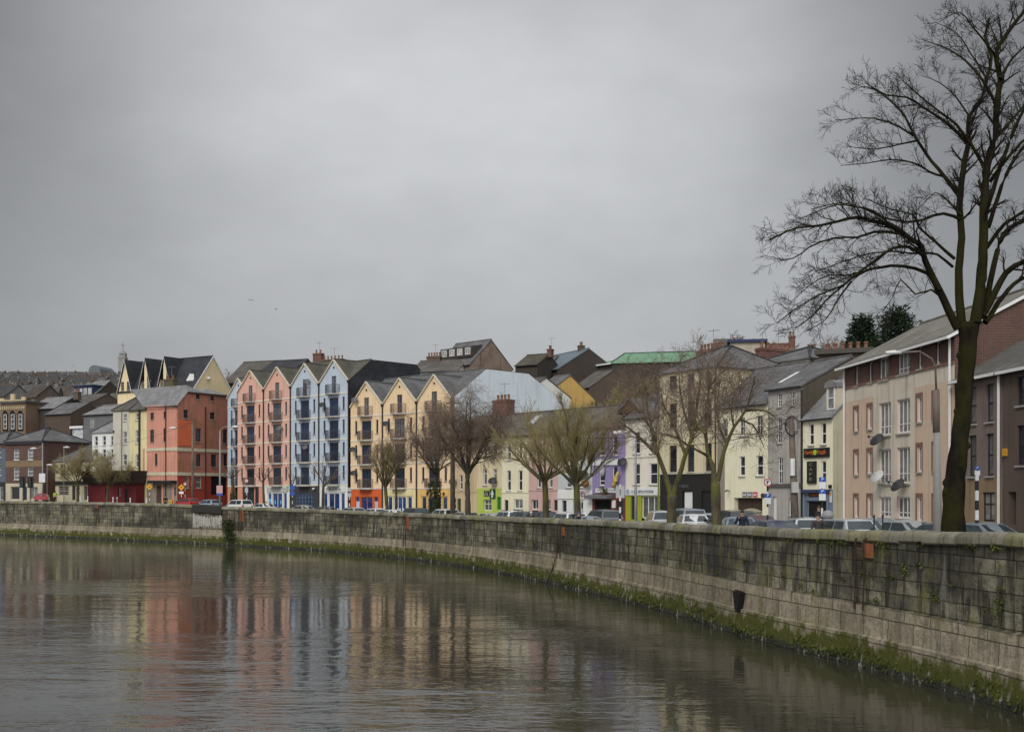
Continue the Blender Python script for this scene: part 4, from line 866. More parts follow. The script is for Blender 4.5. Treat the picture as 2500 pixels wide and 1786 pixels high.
for x in (332, 520): h.panel('pilaster', x, 1245, x + 14, 1445, .1, SHB)
h.panel('notice', 541, 1232, 556, 1318, .04, SIGNW); h.panel('notice', 543, 1236, 555, 1262, .06, M('notice_orange', (.6, .22, .03))); h.panel('burglar_alarm', 537, 1178, 556, 1205, .12, SIGNK)
W_ = h.rect(466, 345, 558, 555); u0, u1 = h.u(470), h.u(556); dw = u1 - u0; zb = He + .35; dh = h.v(375, 512) - zb; n = 10
arc = [(dw / 2 - dw / 2 * math.cos(math.pi * k / n), dh - .25 + dw * .33 * math.sin(math.pi * k / n)) for k in range(n + 1)]
mb = MB().prism([(0, 0), (dw, 0)] + arc[::-1], 1, 0, 3.0).prism([(-.08, dh - .3)] + [(x * 1.06 - .03 * dw, z + .09) for x, z in arc] + [(dw + .08, dh - .3)], 1, -.15, 3.0, 1)
dm = h.part('dormer', mb.mesh('dormer', [CREAMT, SLATE2]), (u0, .45, zb)); f, p, sm = window_meshes(dw * .62, dh * .82, 'sash', WHITE, G_CURT); q = h.part('window', f, (dw * .19, -.075, dh * .1), dm)
h.part('pane', p, (dw * .19, -.078, dh * .1), dm)
CHAIN_END = P
# ------------------------------------------------------------------ apartment block and houses at the right
SALM = M('salmon_beige_render', (.62, .47, .35), .88, 'plaster', .3, dcol=(.36, .23, .14)); CRMP = M('stained_cream_render', (.64, .58, .47), .88, 'plaster', .4); BRKB = M('brown_brick', (.115, .048, .035), .9, 'brick', .3)
h = House('apartment_block', 'beige four storey apartment block with a red brick top floor and white pipes', 'apartments', 0, 0, 85, P0=(21.1, 72.7), pxR=2331); V = h
h.K = K8; SL = [(733, 765), (839, 875)]; vt = None
rowsS = [(575, 750), (920, 1095), (1270, 1440)]
RB = M('brick_surround', (.22, .12, .095), .9, 'plain', .4)
def slim(a, b, c, d):
    h.win_uv(a, c, b, d, 'case2', WHITE, G_DARK)
    mb = MB(); mb.box(a - .15, -.035, c - .05, a - .02, -.003, d + .2).box(b + .02, -.035, c - .05, b + .09, -.003, d + .2).box(a - .02, -.035, d + .02, b + .02, -.003, d + .2)
    h.part('window_surround', mb.mesh('window_surround', RB))
vrows = [(h.v(y1, 750), h.v(y0, 750)) for y0, y1 in rowsS]
ucols = [(h.u(a), h.u(b)) for a, b in SL]
h.K = K9; ucols += [(h.u(260), h.u(292)), (h.u(362), h.u(394))]
for c, d in vrows:
    for a, b in ucols: slim(a, b, max(c, .3), d)
tr = [(h.u(15), h.u(90)), (h.u(130), h.u(214))]; tv = [(h.v(950, 50), h.v(740, 50)), (h.v(1255, 50), h.v(1040, 50)), (h.v(1475, 50), h.v(1340, 50))]
for c, d in tv:
    for a, b in tr: h.win_uv(a, max(c, .3), b, d, 'case3', WHITE, G_CURT)
h.K = (0, 0, 1); vb = h.v(949, 2063); ve = h.v(893, 2063); h.K = K9
for x0, y0, x1, y1, st, kk in ((738, 245, 764, 395, 'slim', K8), (846, 208, 876, 368, 'slim', K8), (930, 172, 1003, 345, 'case2', K8), (135, 420, 212, 555, 'case3', K9), (265, 380, 290, 525, 'slim', K9), (378, 345, 405, 495, 'slim', K9)):
    h.K = kk; h.win(x0, y0, x1, y1, st, WHITE, G_CURT if st != 'slim' else G_DARK)
h.K = (0, 0, 1); u0, u1 = h.u(2134), h.u(2233)
h.walls(ve, [(vb - .85, 0), (vb, 1), (99, 2)], [SALM, CRMP, BRKB], ve + 2.55, 5.0, 10.0, cols=[(u0, u1, -1, vb - .8, 1)], lmat=2, rmat=2)
h.roof(M('mossy_tile_roof', (.16, .15, .125), .85, 'slate', .55), .45)
h.part('fascia_board', MB().box(-.3, -.57, ve - .30, h.L + .3, -.5, ve - .16).mesh('fascia_board', WHITE)); h.part('string_course', MB().box(.02, -.07, vb - .05, h.L - .02, -.004, vb + .08).mesh('string_course', RB))
for uu in (.12, h.L - .35): h.pipe(uu, 0, ve - .2, WHITE, .07, -.1)
h.part('verge_board', MB().prism([(-.45, ve - .3), (5, ve + 2.55), (10.4, ve - .2), (10.4, ve - .08), (5, ve + 2.72), (-.45, ve - .14)], 0, h.L + .07, h.L + .16).mesh('verge_board', WHITE))
h.K = K9; dish(h, 52, 975, DISHD, .45, 20); dish(h, 55, 1210, DISHW, .45, 20); dish(h, 188, 1265, DISHD, .45, 15)
V1 = h.P1
PURB = M('mauve_brown_render', (.20, .155, .135), .9, 'plaster', .45); OCB = M('ochre_ground_floor', (.27, .19, .11), .9, 'plaster', .35); DBR = M('dark_brown_render', (.125, .092, .074), .9, 'plaster', .45); PW = M('grey_roof_tile', (.10, .095, .085), .85, 'slate', .5)
h = House('terraced_house', 'mauve brown house behind the big tree with an ochre ground floor', 'house', 0, 0, 85, P0=(V1[0] + .03, V1[1] - .05), pxR=2446); h.K = K9
h.grid([(590, 638), (700, 750)], 725, [(620, 860), (940, 1205)], 'sash', DKFRAME, G_CURT); h.win(675, 1312, 757, 1500, 'case4', DKFRAME, G_PALE, True)
ve2 = h.v(548, 780); zl = h.v(1225, 725); h.walls(ve2, [(zl, 1), (99, 0)], [PURB, OCB], ve2 + 2.5, 4.4, 9); h.roof(PW, .3); h.pipe(h.L - .12, 0, ve2, WHITE, .07, -.1)
h.part('fascia_board', MB().box(-.02, -.42, ve2 - .16, h.L, -.40, ve2 - .02).mesh('fascia_board', WHITE)); P = h.P1
h = House('terraced_house', 'dark brown rendered house at the right edge with a deep doorway', 'house', 0, 0, 84, P0=(P[0] + .03, P[1] - .05), length=7.5); h.K = K9
h.grid([(897, 945)], 920, [(570, 760), (885, 1140)], 'sash', DKFRAME, G_DARK); h.door(842, 1310, 893, 1520, M('near_black_door', (.015, .014, .013)), rec=.5)
for uu in (3.6, 5.6):
    for c, d in ((3.6, 5.6), (6.4, 7.8)): h.win_uv(uu, c, uu + .95, d, 'sash', DKFRAME, G_DARK)
h.win_uv(3.8, .9, 5.2, 2.6, 'case2', DKFRAME, G_DARK)
h.walls(ve2, [(99, 0)], [DBR], ve2 + 2.5, 4.4, 9); h.roof(PW, .3); h.part('fascia_board', MB().box(0, -.42, ve2 - .16, h.L, -.40, ve2 - .02).mesh('fascia_board', WHITE))
h.part('alarm_box', MB().box(0, -.12, 0, .28, 0, .35).mesh('alarm_box', M('alarm_yellow', (.6, .3, .03))), (.12, 0, h.v(1080, 845)))

# ------------------------------------------------------------------ left end of the street, going away from the red corner house
def back(P, px, deg):
    t = (px - CX) / F; th = R(deg); l = (P[0] - t * P[1]) / (math.cos(th) + t * math.sin(th))
    return (P[0] - l * math.cos(th), P[1] + l * math.sin(th)), l
C0 = (pX(433, 160), 160.0)
RED = M('brick_red_render', (.56, .265, .19), .88, 'plaster', .32); RED2 = M('weathered_red_render', (.40, .165, .115), .9, 'plaster', .55, dcol=(.13, .10, .03)); REDG = M('deep_red_paint', (.30, .05, .03), .8, 'plaster', .3); CRB = M('cream_moulding', (.55, .50, .36), .8, 'plain', .4)  # side face red: real weathering and moss, plus shade painted into its base
P, l = back(C0, 358.6, 31)
h = House('corner_house', 'big brick red corner building with cream string courses and an orange wall panel', 'building', 0, 0, 31, length=l, P0=P); h.K = K2; HR = h
for r in ((322, 762, 353, 828), (441, 750, 458, 815), (320, 918, 354, 1030), (440, 905, 457, 1025), (362, 1130, 384, 1240)): h.win(*r, 'sash', BROWNF, G_DARK)
a_, c_, b_, d_ = h.rect(376, 1420, 430, 1560); h.ops.append((a_, .15, b_, d_, .3)); h.part('door', MB().box(0, 0, 0, b_ - a_, .06, d_ - .15).mesh('door', M('brown_door', (.09, .05, .035))), (a_, .24, .15))
rel = lambda z: z - (h.base - EYE); eR = rel(12.46); STN = M('stone_plinth', (.26, .22, .17), .9, 'plaster', .4)
zs_ = [(h.v(1372, 450), 2), (99, 0)]
mb = MB(); facade(mb, .01, h.L - .0, -.6, [(.01, eR), (h.L, eR)], h.ops, zs_)
hr = House('x', '', '', 0, 0, -56, length=9.2, P0=C0, host=h, base=h.base); hr.K = K2
for r in ((620, 738, 662, 812), (732, 598, 766, 642), (862, 613, 896, 656), (860, 760, 902, 822), (728, 905, 778, 1026), (975, 915, 1015, 1036), (732, 1135, 776, 1246), (868, 1140, 916, 1252), (980, 1140, 1014, 1242)): hr.win(*r, 'sash', BROWNF, G_DARK)
for r in ((632, 1335, 670, 1442), (730, 1335, 781, 1442)): hr.win(*r, 'sash', CREAMT, G_CURT)
hr.shop(868, 1335, 1012, 1505, 'case2', M('maroon_door', (.08, .012, .012)), DARKIN, name='door')
m2 = MB(); facade(m2, 0, 9.2, -.6, [(0, eR), (1.75, eR + 1.84), (9.2, eR + 1.84)], hr.ops, [(hr.v(1318, 800), 1), (99, 0)])
mb.poly([(0.01, 0, -.6), (.01, 0, eR), (.01, 9, eR), (.01, 9, -.6)]).poly([(.01, 9, -.6), (.01, 9, eR), (h.L, 9, eR), (h.L, 9, -.6)])
h.part('wall', mb.mesh('wall', [RED, RED2, STN])); hr.part('side_wall', m2.mesh('side_wall', [RED2, REDG]))
for y in (1090, 1310):
    for hh, x0, x1, xr in ((h, -.02, h.L + .05, 450), (hr, -.1, 9.2, 600)):
        zz = hh.v(y + (5 if hh is hr else 3), xr); hh.part('string_course', MB().box(x0, -.09, zz - .22, x1, -.004, zz + .22).mesh('string_course', CRB))
for x in (262, 432, 530): hh = h; h.part('pilaster', MB().box(-.16, -.07, 0, .16, -.003, h.v(1085, x)).mesh('pilaster', RED), (h.u(x), 0, 0))
hr.part('wall_panel', MB().box(0, -.05, 0, hr.u(694) - hr.u(572), -.003, hr.v(832, 640) - hr.v(1062, 640)).mesh('wall_panel', M('orange_panel', (.56, .13, .055), .85, 'plaster', .2)), (hr.u(572), 0, hr.v(1062, 640)))
h.part('canopy', MB().box(0, -1.0, 0, h.u(560) - h.u(345), 0, .35).mesh('canopy', BLACKM), (h.u(345), -.01, h.v(1398, 450))); h.part('poster', MB().box(0, -.04, 0, .7, -.004, 1.2).mesh('poster', M('poster_navy', (.03, .05, .07), .6, 'plain', .6, dcol=(.2, .25, .2))), (h.u(520), 0, h.v(1510, 530)))
for x, hh in ((463, h), (815, hr)): hh.pipe(hh.u(x), 0, eR, BLACKM, .08)
z1 = eR + 1.84; q = .06; rf = MB(); o_ = -.25; B_ = 6.6
rf.poly([(o_, -.2, eR - .25 + q), (2.7, 1.3, eR + 3.0), (2.7, B_ + 7, eR + 3.0), (o_, B_ + .3, eR - .25 + q)]).poly([(o_, -.2, eR - .25 + q), (1.7, -.2, z1 + q), (2.7, 1.3, eR + 3.0)]).poly([(1.7, -.2, z1 + q), (4.7, -.2, z1 + q), (2.7, 1.3, eR + 3.0)]).poly([(4.7, -.2, z1 + q), (4.7, B_, z1 + q), (2.7, B_, eR + 3), (2.7, 1.3, eR + 3.0)])
rf.poly([(4.7, -.2, z1 + q), (9.4, -.2, z1 + q), (6.3, 1.3, z1 + .95)]).poly([(4.7, -.2, z1 + q), (6.3, 1.3, z1 + .95), (6.3, B_, z1 + .95), (4.7, B_, z1 + q)]).poly([(9.4, -.2, z1 + q), (9.4, B_, z1 + q), (6.3, B_, z1 + .95), (6.3, 1.3, z1 + .95)])
hr.part('roof', rf.mesh('roof', SLATE2)); hr.part('gutter', MB().box(1.7, -.32, z1 - .08, 9.4, -.2, z1 + .05).mesh('gutter', BLACKM)); h.part('gutter', MB().box(-.1, -.42, eR - .3, h.L + .2, -.3, eR - .17).mesh('gutter', BLACKM))
YLW = M('lemon_render', (.67, .59, .33), .88, 'plaster', .25); CRG = M('grey_cream_render', (.54, .51, .42), .88, 'plaster', .3)
P2, l = back(P, 316, 31); h = House('townhouse', 'lemon yellow four storey house beside the red corner building', 'house', 0, 0, 31, length=l, P0=P2); h.K = K2
h.grid([(190, 223)], 205, [(770, 832), (922, 1040), (1138, 1255)], 'sash', WHITE, G_CURT); He = h.v(737, 150); h.walls(He, [(99, 0)], [YLW], He + 3.3, 4.2, 9); h.roof(SLATE3); h.pipe(h.u(229), 0, He, BLACKM, .14, -.16); h.skylight(2.2, .55, .8, 1.3); h.chimney(2.8, 3.8, 2.0, .9, He + 2.4, He + 4.6, M('mossy_stack', (.10, .09, .05)), 2)
P3, l = back(P2, 276, 31); h = House('townhouse', 'greyish cream four storey house left of the lemon yellow one', 'house', 0, 0, 31, length=l, P0=P3); h.K = K2
h.grid([(76, 110)], 92, [(775, 840), (933, 1045), (1140, 1240)], 'sash', WHITE, G_CURT); He = h.v(742, 60); h.walls(He, [(99, 0)], [CRG], D=9); h.hip(SLATE3, He, He + 3.3, 8.4, .2, 3.5, 0); h.pipe(h.u(66), 0, He, GREYM, .07)
P4, l = back(P3, 225, 30); h = House('townhouse', 'white three storey house with a hipped grey slate roof', 'house', 0, 0, 30, length=l, P0=P4); h.K = K1
h.grid([(851, 882), (924, 954), (996, 1019)], 940, [(973, 1062), (1093, 1165)], 'sash', WHITE, G_DARK); He = h.v(942, 900); h.walls(He, [(99, 0)], [WHR], D=8); h.hip(SLATE2, He, He + 3.0, 8, .2, 3.0, 0)
P5, l = back(P4, 135, 28); h = House('pub', 'low cream building with a big slate roof behind the bushy street trees', 'pub', 0, 0, 28, length=l, P0=P5); h.K = K1
h.win(545, 1225, 590, 1330, 'sash', DKFRAME, G_DARK); h.win(690, 1225, 730, 1330, 'sash', DKFRAME, G_DARK); h.shop(530, 1425, 618, 1510, 'grid6', CREAMT, G_DARK); h.shop(690, 1425, 720, 1510, 'grid6', CREAMT, G_DARK); h.shop(755, 1425, 800, 1550, 'case2', CREAMT, G_DARK); h.door(650, 1420, 680, 1550, DKFRAME)
He = h.v(1196, 600); h.walls(He, [(99, 0)], [M('mossy_cream_render', (.50, .45, .30), .9, 'plaster', .4)], D=10); h.hip(SLATE, He, He + 3.6, 10, .3, 5.5, 1.0); o = h.panel('fascia_sign', 492, 1378, 830, 1412, .25, SIGNK)
P6, l = back(P5, 104, 28); h = House('house', 'set back cream house with a grey roof between the brick shop and the low pub', 'house', 0, 0, 28, length=l + .8, P0=(P6[0] + .9, P6[1] + 3.5)); h.K = K1
h.grid([(397, 410), (447, 470)], 450, [(1240, 1335)], 'sash', DKFRAME, G_DARK); h.shop(392, 1425, 480, 1530, 'case2', DKFRAME, G_DARK); He = h.v(1228, 450); h.walls(He, [(99, 0)], [BEIGE], He + 2.4, 3.5, 7); h.roof(SLATE)
P7, l = back(P6, 13.5, 28); h = House('brick_shop', 'dark red brick building with white banded windows over a cream shopfront', 'shop', 0, 0, 28, length=l, P0=P7); h.K = K1
h.grid([(121, 174), (248, 299)], 200, [(1090, 1192), (1255, 1367)], 'sash3', WHITE, G_CURT); h.shop(97, 1430, 175, 1545, 'slim', CREAMT, G_DARK); h.door(205, 1430, 242, 1550, M('navy_door', (.02, .025, .05))); h.shop(265, 1430, 340, 1545, 'case2', CREAMT, G_CURT)
zl, z2, z3 = h.v(1400, 200), h.v(1250, 200), h.v(1196, 200); He = h.v(1018, 200); h.walls(He, [(zl, 1), (z2, 0), (z3, 2), (99, 0)], [BRKB, M('cream_shopfront', (.50, .45, .33), .85, 'plaster', .3), M('tan_band', (.22, .15, .09), .9, 'plaster', .3)], D=9); h.hip(SLATE, He, He + 2.3, 9, .25)
h.part('fascia', MB().box(-.1, -.25, He - .55, h.L + .1, -.01, He - .02).mesh('fascia', DKFRAME))
P8, l = back(P7, -75, 28); h = House('townhouse', 'blue grey house cut by the left edge of the photo', 'house', 0, 0, 28, length=l, P0=P8)
h.win_uv(h.L - 1.9, 4.2, h.L - 1.0, 6.0, 'sash', WHITE, G_CURT); h.win_uv(h.L - 1.9, 7, h.L - 1.0, 8.6, 'sash', WHITE, G_CURT); h.win_uv(h.L - 4.5, 4.2, h.L - 3.6, 6.0, 'sash', WHITE, G_CURT); h.win_uv(h.L - 2.2, .4, h.L - .5, 2.5, 'case2', SIGNW, G_CURT, False, 'shop_window')
h.walls(9.3, [(3.2, 1), (8.4, 0), (99, 2)], [M('slate_blue_render', (.10, .13, .17), .88, 'plaster', .3), DKFRAME, M('brown_fascia', (.1, .06, .04))], D=9); h.hip(SLATE, 9.3, 11.5, 9, .25)
# red pub pavilion in front of the white and cream houses
pa = (P3[0] + (P4[0] - P3[0]) * .75 - .55 * 1.6, P3[1] + (P4[1] - P3[1]) * .75 - .83 * 1.6)
h = House('red_pub', 'single storey red pub with a dark sloping roof under the yellow house', 'pub', 0, 0, 31, P0=pa, pxR=332); h.K = (160, 1080, 8.118)
for a, b in ((790, 860), (1040, 1100)): h.win(a, 880, b, 1080, 'case2', M('pub_red', (.13, .014, .018), .6), G_CURT, False)
h.door(1180, 920, 1240, 1170, BLACKM); He = h.v(800, 1000); RP = M('pub_red', (.13, .014, .018), .6); h.walls(He, [(99, 0)], [RP], D=1.5)
u0, u1 = -.6, h.L + .5; zt = h.v(560, 1000); rr = MB(); rr.add([(u0 + .4, -.5, He - .1), (u1 - .3, -.5, He - .1), (u1, -1.1, zt), (u0, -1.1, zt), (u0 + .4, 1.55, He - .1), (u1 - .3, 1.55, He - .1), (u1, 1.55, zt), (u0, 1.55, zt)], [(0, 1, 2, 3), (1, 5, 6, 2), (3, 2, 6, 7), (0, 3, 7, 4), (0, 4, 5, 1), (4, 7, 6, 5)])
h.part('roof', rr.mesh('roof', M('black_pub_fascia', (.035, .028, .024), .8, 'plain', .5, dcol=(.07, .045, .03))))

# ------------------------------------------------------------------ houses on the slope behind
def bg(name, label, cat, pxL, YL, deg, pxR, ye, yr_, D, wallm, roofm, yr=None, wins=(), kind='ridge', frame=WHITE, glass=None, length=None, chim=None, wstyle='sash', hips=None):
    X0 = pX(pxL, YL); b = gz(X0, YL) - 1.0; h = House(name, label, cat, pxL, YL, deg, pxR, length=length, base=b)
    yr = yr or D / 2; He = pZ(ye, YL) - b; Hr = pZ(yr_, YL + yr * h.c) - b
    for w in wins: h.win(*w, wstyle, frame, glass or G_DARK)
    if kind == 'ridge': h.walls(He, [(99, 0)], [wallm], Hr, yr, D); h.roof(roofm, .25)
    elif kind == 'hip': h.walls(He, [(99, 0)], [wallm], D=D); h.hip(roofm, He, Hr, D, .3, *(hips or (None, None)))
    elif kind == 'flat':
        h.walls(He, [(99, 0)], [wallm], D=D); h.part('roof', MB().box(-.3, -.4, He + .005, h.L + .3, D + .3, He + .4).mesh('roof', roofm)); h.Hr = He + .4; h.He = He
    if chim: h.chimney(chim[0], yr - .5, chim[1], .9, Hr - .5, Hr + chim[2], chim[4] if len(chim) > 4 else BRICK, chim[3])
    return h
OCH = M('ochre_render', (.62, .40, .13), .88, 'plaster', .3); BUT = M('butter_render', (.74, .61, .37), .88, 'plaster', .2); BRW = M('brown_pebbledash', (.12, .09, .07), .92, 'plaster', .5); BRG = M('stained_gable_render', (.24, .18, .14), .92, 'plaster', .75, dcol=(.09, .07, .055)); DKS = M('dark_stone', (.06, .048, .04), .92, 'plaster', .5)
# yellow apartments with three steep gables
Cc = (pX(473.8, 190), 190.0); Pc, l = back(Cc, 287, 31); b = 14.2
h = House('gabled_apartments', 'butter yellow block on the slope with three steep front gables and one broad end gable', 'apartments', 0, 0, 31, length=l, P0=Pc, base=b); h.K = K2; He = EYE + 17.6 - b; Hr = EYE + 23.1 - b
top = [(0.01, He)]; gl = []
for x0, xa, x1 in ((35, 97, 160), (225, 285, 335), (392, 443, 512)):
    u0, ua, u1 = max(.02, h.u(x0)), h.u(xa), h.u(x1); ua = (u0 + u1) / 2; gl.append((u0, ua, u1)); top += [(u0, He), (ua, Hr), (u1, He)]
    for dx in (-.75, .75): h.win_uv(ua + dx - .4, He + .3, ua + dx + .4, He + 1.8, 'case2', BROWNF, G_CURT)
top.append((h.L - .01, He)); h.walls(He, [(99, 0)], [BUT], Hr, 4.25, 8.5, top=top); h.roof(SLATED, .1)
mb = MB(); bb = MB()
for u0, ua, u1 in gl:
    mb.poly([(u0 - .1, -.3, He - .1), (ua, -.3, Hr + .12), (ua, 4.25, Hr + .12), (u0 - .1, 0, He - .1)]).poly([(u1 + .1, -.3, He - .1), (u1 + .1, 0, He - .1), (ua, 4.25, Hr + .12), (ua, -.3, Hr + .12)])
    for s0, s1 in (((u0 - .12, He - .12), (ua, Hr + .1)), ((ua, Hr + .1), (u1 + .12, He - .12))): bb.add([(s0[0], -.34, s0[1] - .22), (s1[0], -.34, s1[1] - .22), (s1[0], -.34, s1[1] + .06), (s0[0], -.34, s0[1] + .06)], [(0, 1, 2, 3)])
h.part('gable_roof', mb.mesh('gable_roof', SLATED)); h.part('bargeboard', bb.mesh('bargeboard', WHITE)); sl_ = (Hr - He) / 4.25
h.part('verge_board', MB().prism([(-.3, He - .5), (4.25, Hr - .12), (8.8, He - .5), (8.8, He - .2), (4.25, Hr + .2), (-.3, He - .2)], 0, h.L + .07, h.L + .14).mesh('verge_board', WHITE))
h.part('lamp', MB().lathe([(.05, 0), (.3, .1), (.3, .4), (.05, .5)], n=10).mesh('lamp', SIGNW, True), (h.L + .3, 3.0, He + 1.5))
for xx in (h.u(215), h.u(640)): h.part('dormer', MB().prism([(-.8, 0), (.8, 0), (.8, .5), (0, 1.5), (-.8, .5)], 1, 0, 2.0).mesh('dormer', WHITE), (min(xx, h.L - 1.2), .9, He + 1.0))
# dormer house above the apricot terrace
h = bg('dormer_house', 'grey brown house high on the slope with white dormer windows and a stained gable', 'house', 1062, 176, 44, 1148, 898, 842, 9.0, BRG, SLATE, 4.4)
dm = MB(); u0, u1 = .25, h.L - .6; zb = h.He + 1.5; y0 = .9
dmo = h.part('dormer', dm.prism([(y0, zb - .2), (y0, zb + 1.35), (y0 + 2.2, zb + 1.75), (y0 + 2.2, zb - .2)], 0, u0, u1).mesh('dormer', M('slate_hung', (.06, .05, .045), .9))); wv = (u1 - u0) / 4
for k in range(4):
    f, p, s_ = window_meshes(wv * .62, 1.0, 'case2', WHITE, G_PALE); q = h.part('window', f, (u0 + wv * (k + .19), y0 - .06, zb + .15), dmo)
    h.part('pane', p, (u0 + wv * (k + .19), y0 - .063, zb + .15), dmo)
bg('house', 'long low house with a dark roof and pale wall behind the blue terrace', 'house', 1000, 172, 20, 1118, 909, 884, 8, M('pale_wall', (.52, .57, .6), .88, 'plaster', .25), SLATE3, chim=(1.2, 2.2, .8, 5, BRW))
bg('house', 'brown stone house with a mossy roof right of the stained gable', 'house', 1258, 188, 30, 1312, 893, 869, 8, DKS, M('mossy_brown_roof', (.07, .062, .045), .85, 'slate', .7), chim=(4, .8, .9, 2))
bg('house', 'small brown house whose roof peeps out below the blue metal hall', 'house', 1290, 196, 20, 1345, 890, 873, 8, DKS, SLATE3)
bg('hall', 'long hall with a smooth blue grey metal roof on the slope', 'hall', 1275, 200, 62, 1362, 917, 871, 12, DKS, M('blue_metal_roof', (.115, .145, .165), .5, 'plain', .2), 6, chim=(9.5, .9, .9, 2, BRW))
h = bg('green_roofed_building', 'dark brown building under a bright green hipped roof', 'building', 1496, 190, 13, 1700, 886, 863, 12, DKS, M('green_roof', (.135, .26, .16), .6, 'plain', .25), kind='hip', hips=(1.2, .4))
P_ = (h.X0, h.Y0); Pg = (pX(1389, 199), 199.0); dgr = math.degrees(math.atan2(Pg[1] - P_[1], P_[0] - Pg[0])); ln = math.hypot(Pg[1] - P_[1], P_[0] - Pg[0]); hw = House('x', '', '', 0, 0, dgr, length=ln, P0=Pg, host=h, base=h.base); He = pZ(886, 190) - h.base
mb = MB().poly([(0, 0, -1), (ln, 0, -1), (ln, 0, He), (0, 0, He)]).poly([(0, 0, -1), (0, 0, He), (0, 8, He), (0, 8, -1)]); hw.part('wing_wall', mb.mesh('wing_wall', DKS))
hw.part('wing_roof', MB().poly([(-.4, -.4, He), (ln, -.4, He), (ln + .5, 7, He + 1.7), (4, 7, He + 1.7)]).poly([(-.4, -.4, He), (4, 7, He + 1.7), (-.4, 10, He)]).mesh('wing_roof', MATS['green_roof'])); hw.part('wing_gutter', MB().box(-.4, -.5, He - .2, ln, -.38, He + .03).mesh('wing_gutter', WHITE))
bg('house', 'white gabled house tucked behind the pale blue end wall', 'house', 1238, 160, 48, 1273, 965, 927, 9.5, WHR, SLATE3)
h = bg('house', 'ochre yellow gabled house standing out on the slope', 'house', 1290, 168.5, 48, 1329, 969, 921, 10.5, OCH, SLATE); h.K = K5
h.part('window', MB().box(0, 3.2, 0, .06, 4.4, 1.6).mesh('window', BROWNF), (h.L + .005, 0, 2.6)); h.skylight(1.2, .4, .9, 1.2)
bg('barn', 'brown shed with a long grey roof right of the ochre house', 'shed', 1395, 181, 52, 1440, 950, 910, 10, BRW, SLATE3)
h = bg('corner_house', 'second hipped slate roof house behind the tall yellowish corner house', 'house', 1826, 104, 58, 1890, 893, 857, 8, YB, SLATE, kind='hip', length=7.5); h.chimney(-.6, 1.5, .9, 4.5, h.He if hasattr(h, 'He') else 8, pZ(852, 106) - h.base, BRICK, 6)
bg('flat_roofed_house', 'cream box house with a dark blue roof edge on the skyline', 'house', 1782, 160, 8, 1868, 836, 826, 9, M('buff_render', (.42, .37, .3), .88, 'plaster', .3), M('navy_roof_edge', (.03, .04, .10), .6), kind='flat')
bg('house', 'low dark roof house left of the cream box house', 'house', 1742, 162, 10, 1784, 845, 832, 8, DKS, SLATE3)
bg('brick_house', 'red brick house on the skyline beside the cream box house', 'house', 1869, 158, 12, 1926, 858, 843, 8, BRICK, M('red_tile', (.13, .055, .04), .85, 'slate', .3), chim=(3.2, .9, 1.2, 2))
bg('brick_house', 'long red brick house behind the hipped roofs', 'house', 1930, 130, 12, 2008, 887, 862, 8, BRICK, M('red_tile', (.13, .055, .04), .85, 'slate', .3), chim=(2, 1, .4, 3))
h = bg('chimney_house', 'brown rendered chimney wall with a row of clay pots above the cafe roof', 'house', 1999, 95.5, 25, 2125, 866, 862, 2.2, M('brown_stack_render', (.095, .07, .05), .9, 'plaster', .3), M('stack_cap', (.08, .07, .06)), kind='flat')
pm_ = MB().lathe([(.16, 0), (.19, .1), (.15, .2), (.17, .5), (.2, .53), (.2, .62), (.12, .62)], n=8).mesh('chimney_pot', TERRA, True)
for k in range(6): h.part('chimney_pot', pm_, (.55 + k * .62, 1.0, h.Hr))
# the slope at the left
bg('arcaded_house', 'brown building with three tall arches and a stepped cream parapet', 'building', 2, 212, 22, 63, 985, 975, 8, M('brown_sandstone', (.20, .135, .09), .9, 'plaster', .4), SLATE3, kind='flat')
arc_o = [o for o in bpy.data.objects if o.name == 'arcaded_house'][0]
hw = House.__new__(House); hw.__dict__.update(dict(X0=arc_o.location.x, Y0=arc_o.location.y, base=arc_o.location.z, c=math.cos(R(22)), s=math.sin(R(22)), e=arc_o, T=Matrix.Identity(4), ops=[], K=K1, L=1))
He = hw.v(690, 100); CRS = M('cream_parapet', (.50, .42, .26), .85, 'plaster', .3)
L_ = hw.u(235)
hw.part('parapet', MB().box(0, -.25, 0, L_, .1, .55).box(0, -.25, .55, .9, .1, .9).box(L_ - .9, -.25, .55, L_, .1, 1.0).box(L_ * .42, -.25, .55, L_ * .58, .1, 1.6).mesh('parapet', CRS), (0, 0, He + .3))
mb = MB()
for k in range(13): mb.box(.1 + k * L_ / 13.2, -.22, He - .9, .3 + k * L_ / 13.2, -.01, He - .35)
hw.part('corbels', mb.mesh('corbels', CRS))
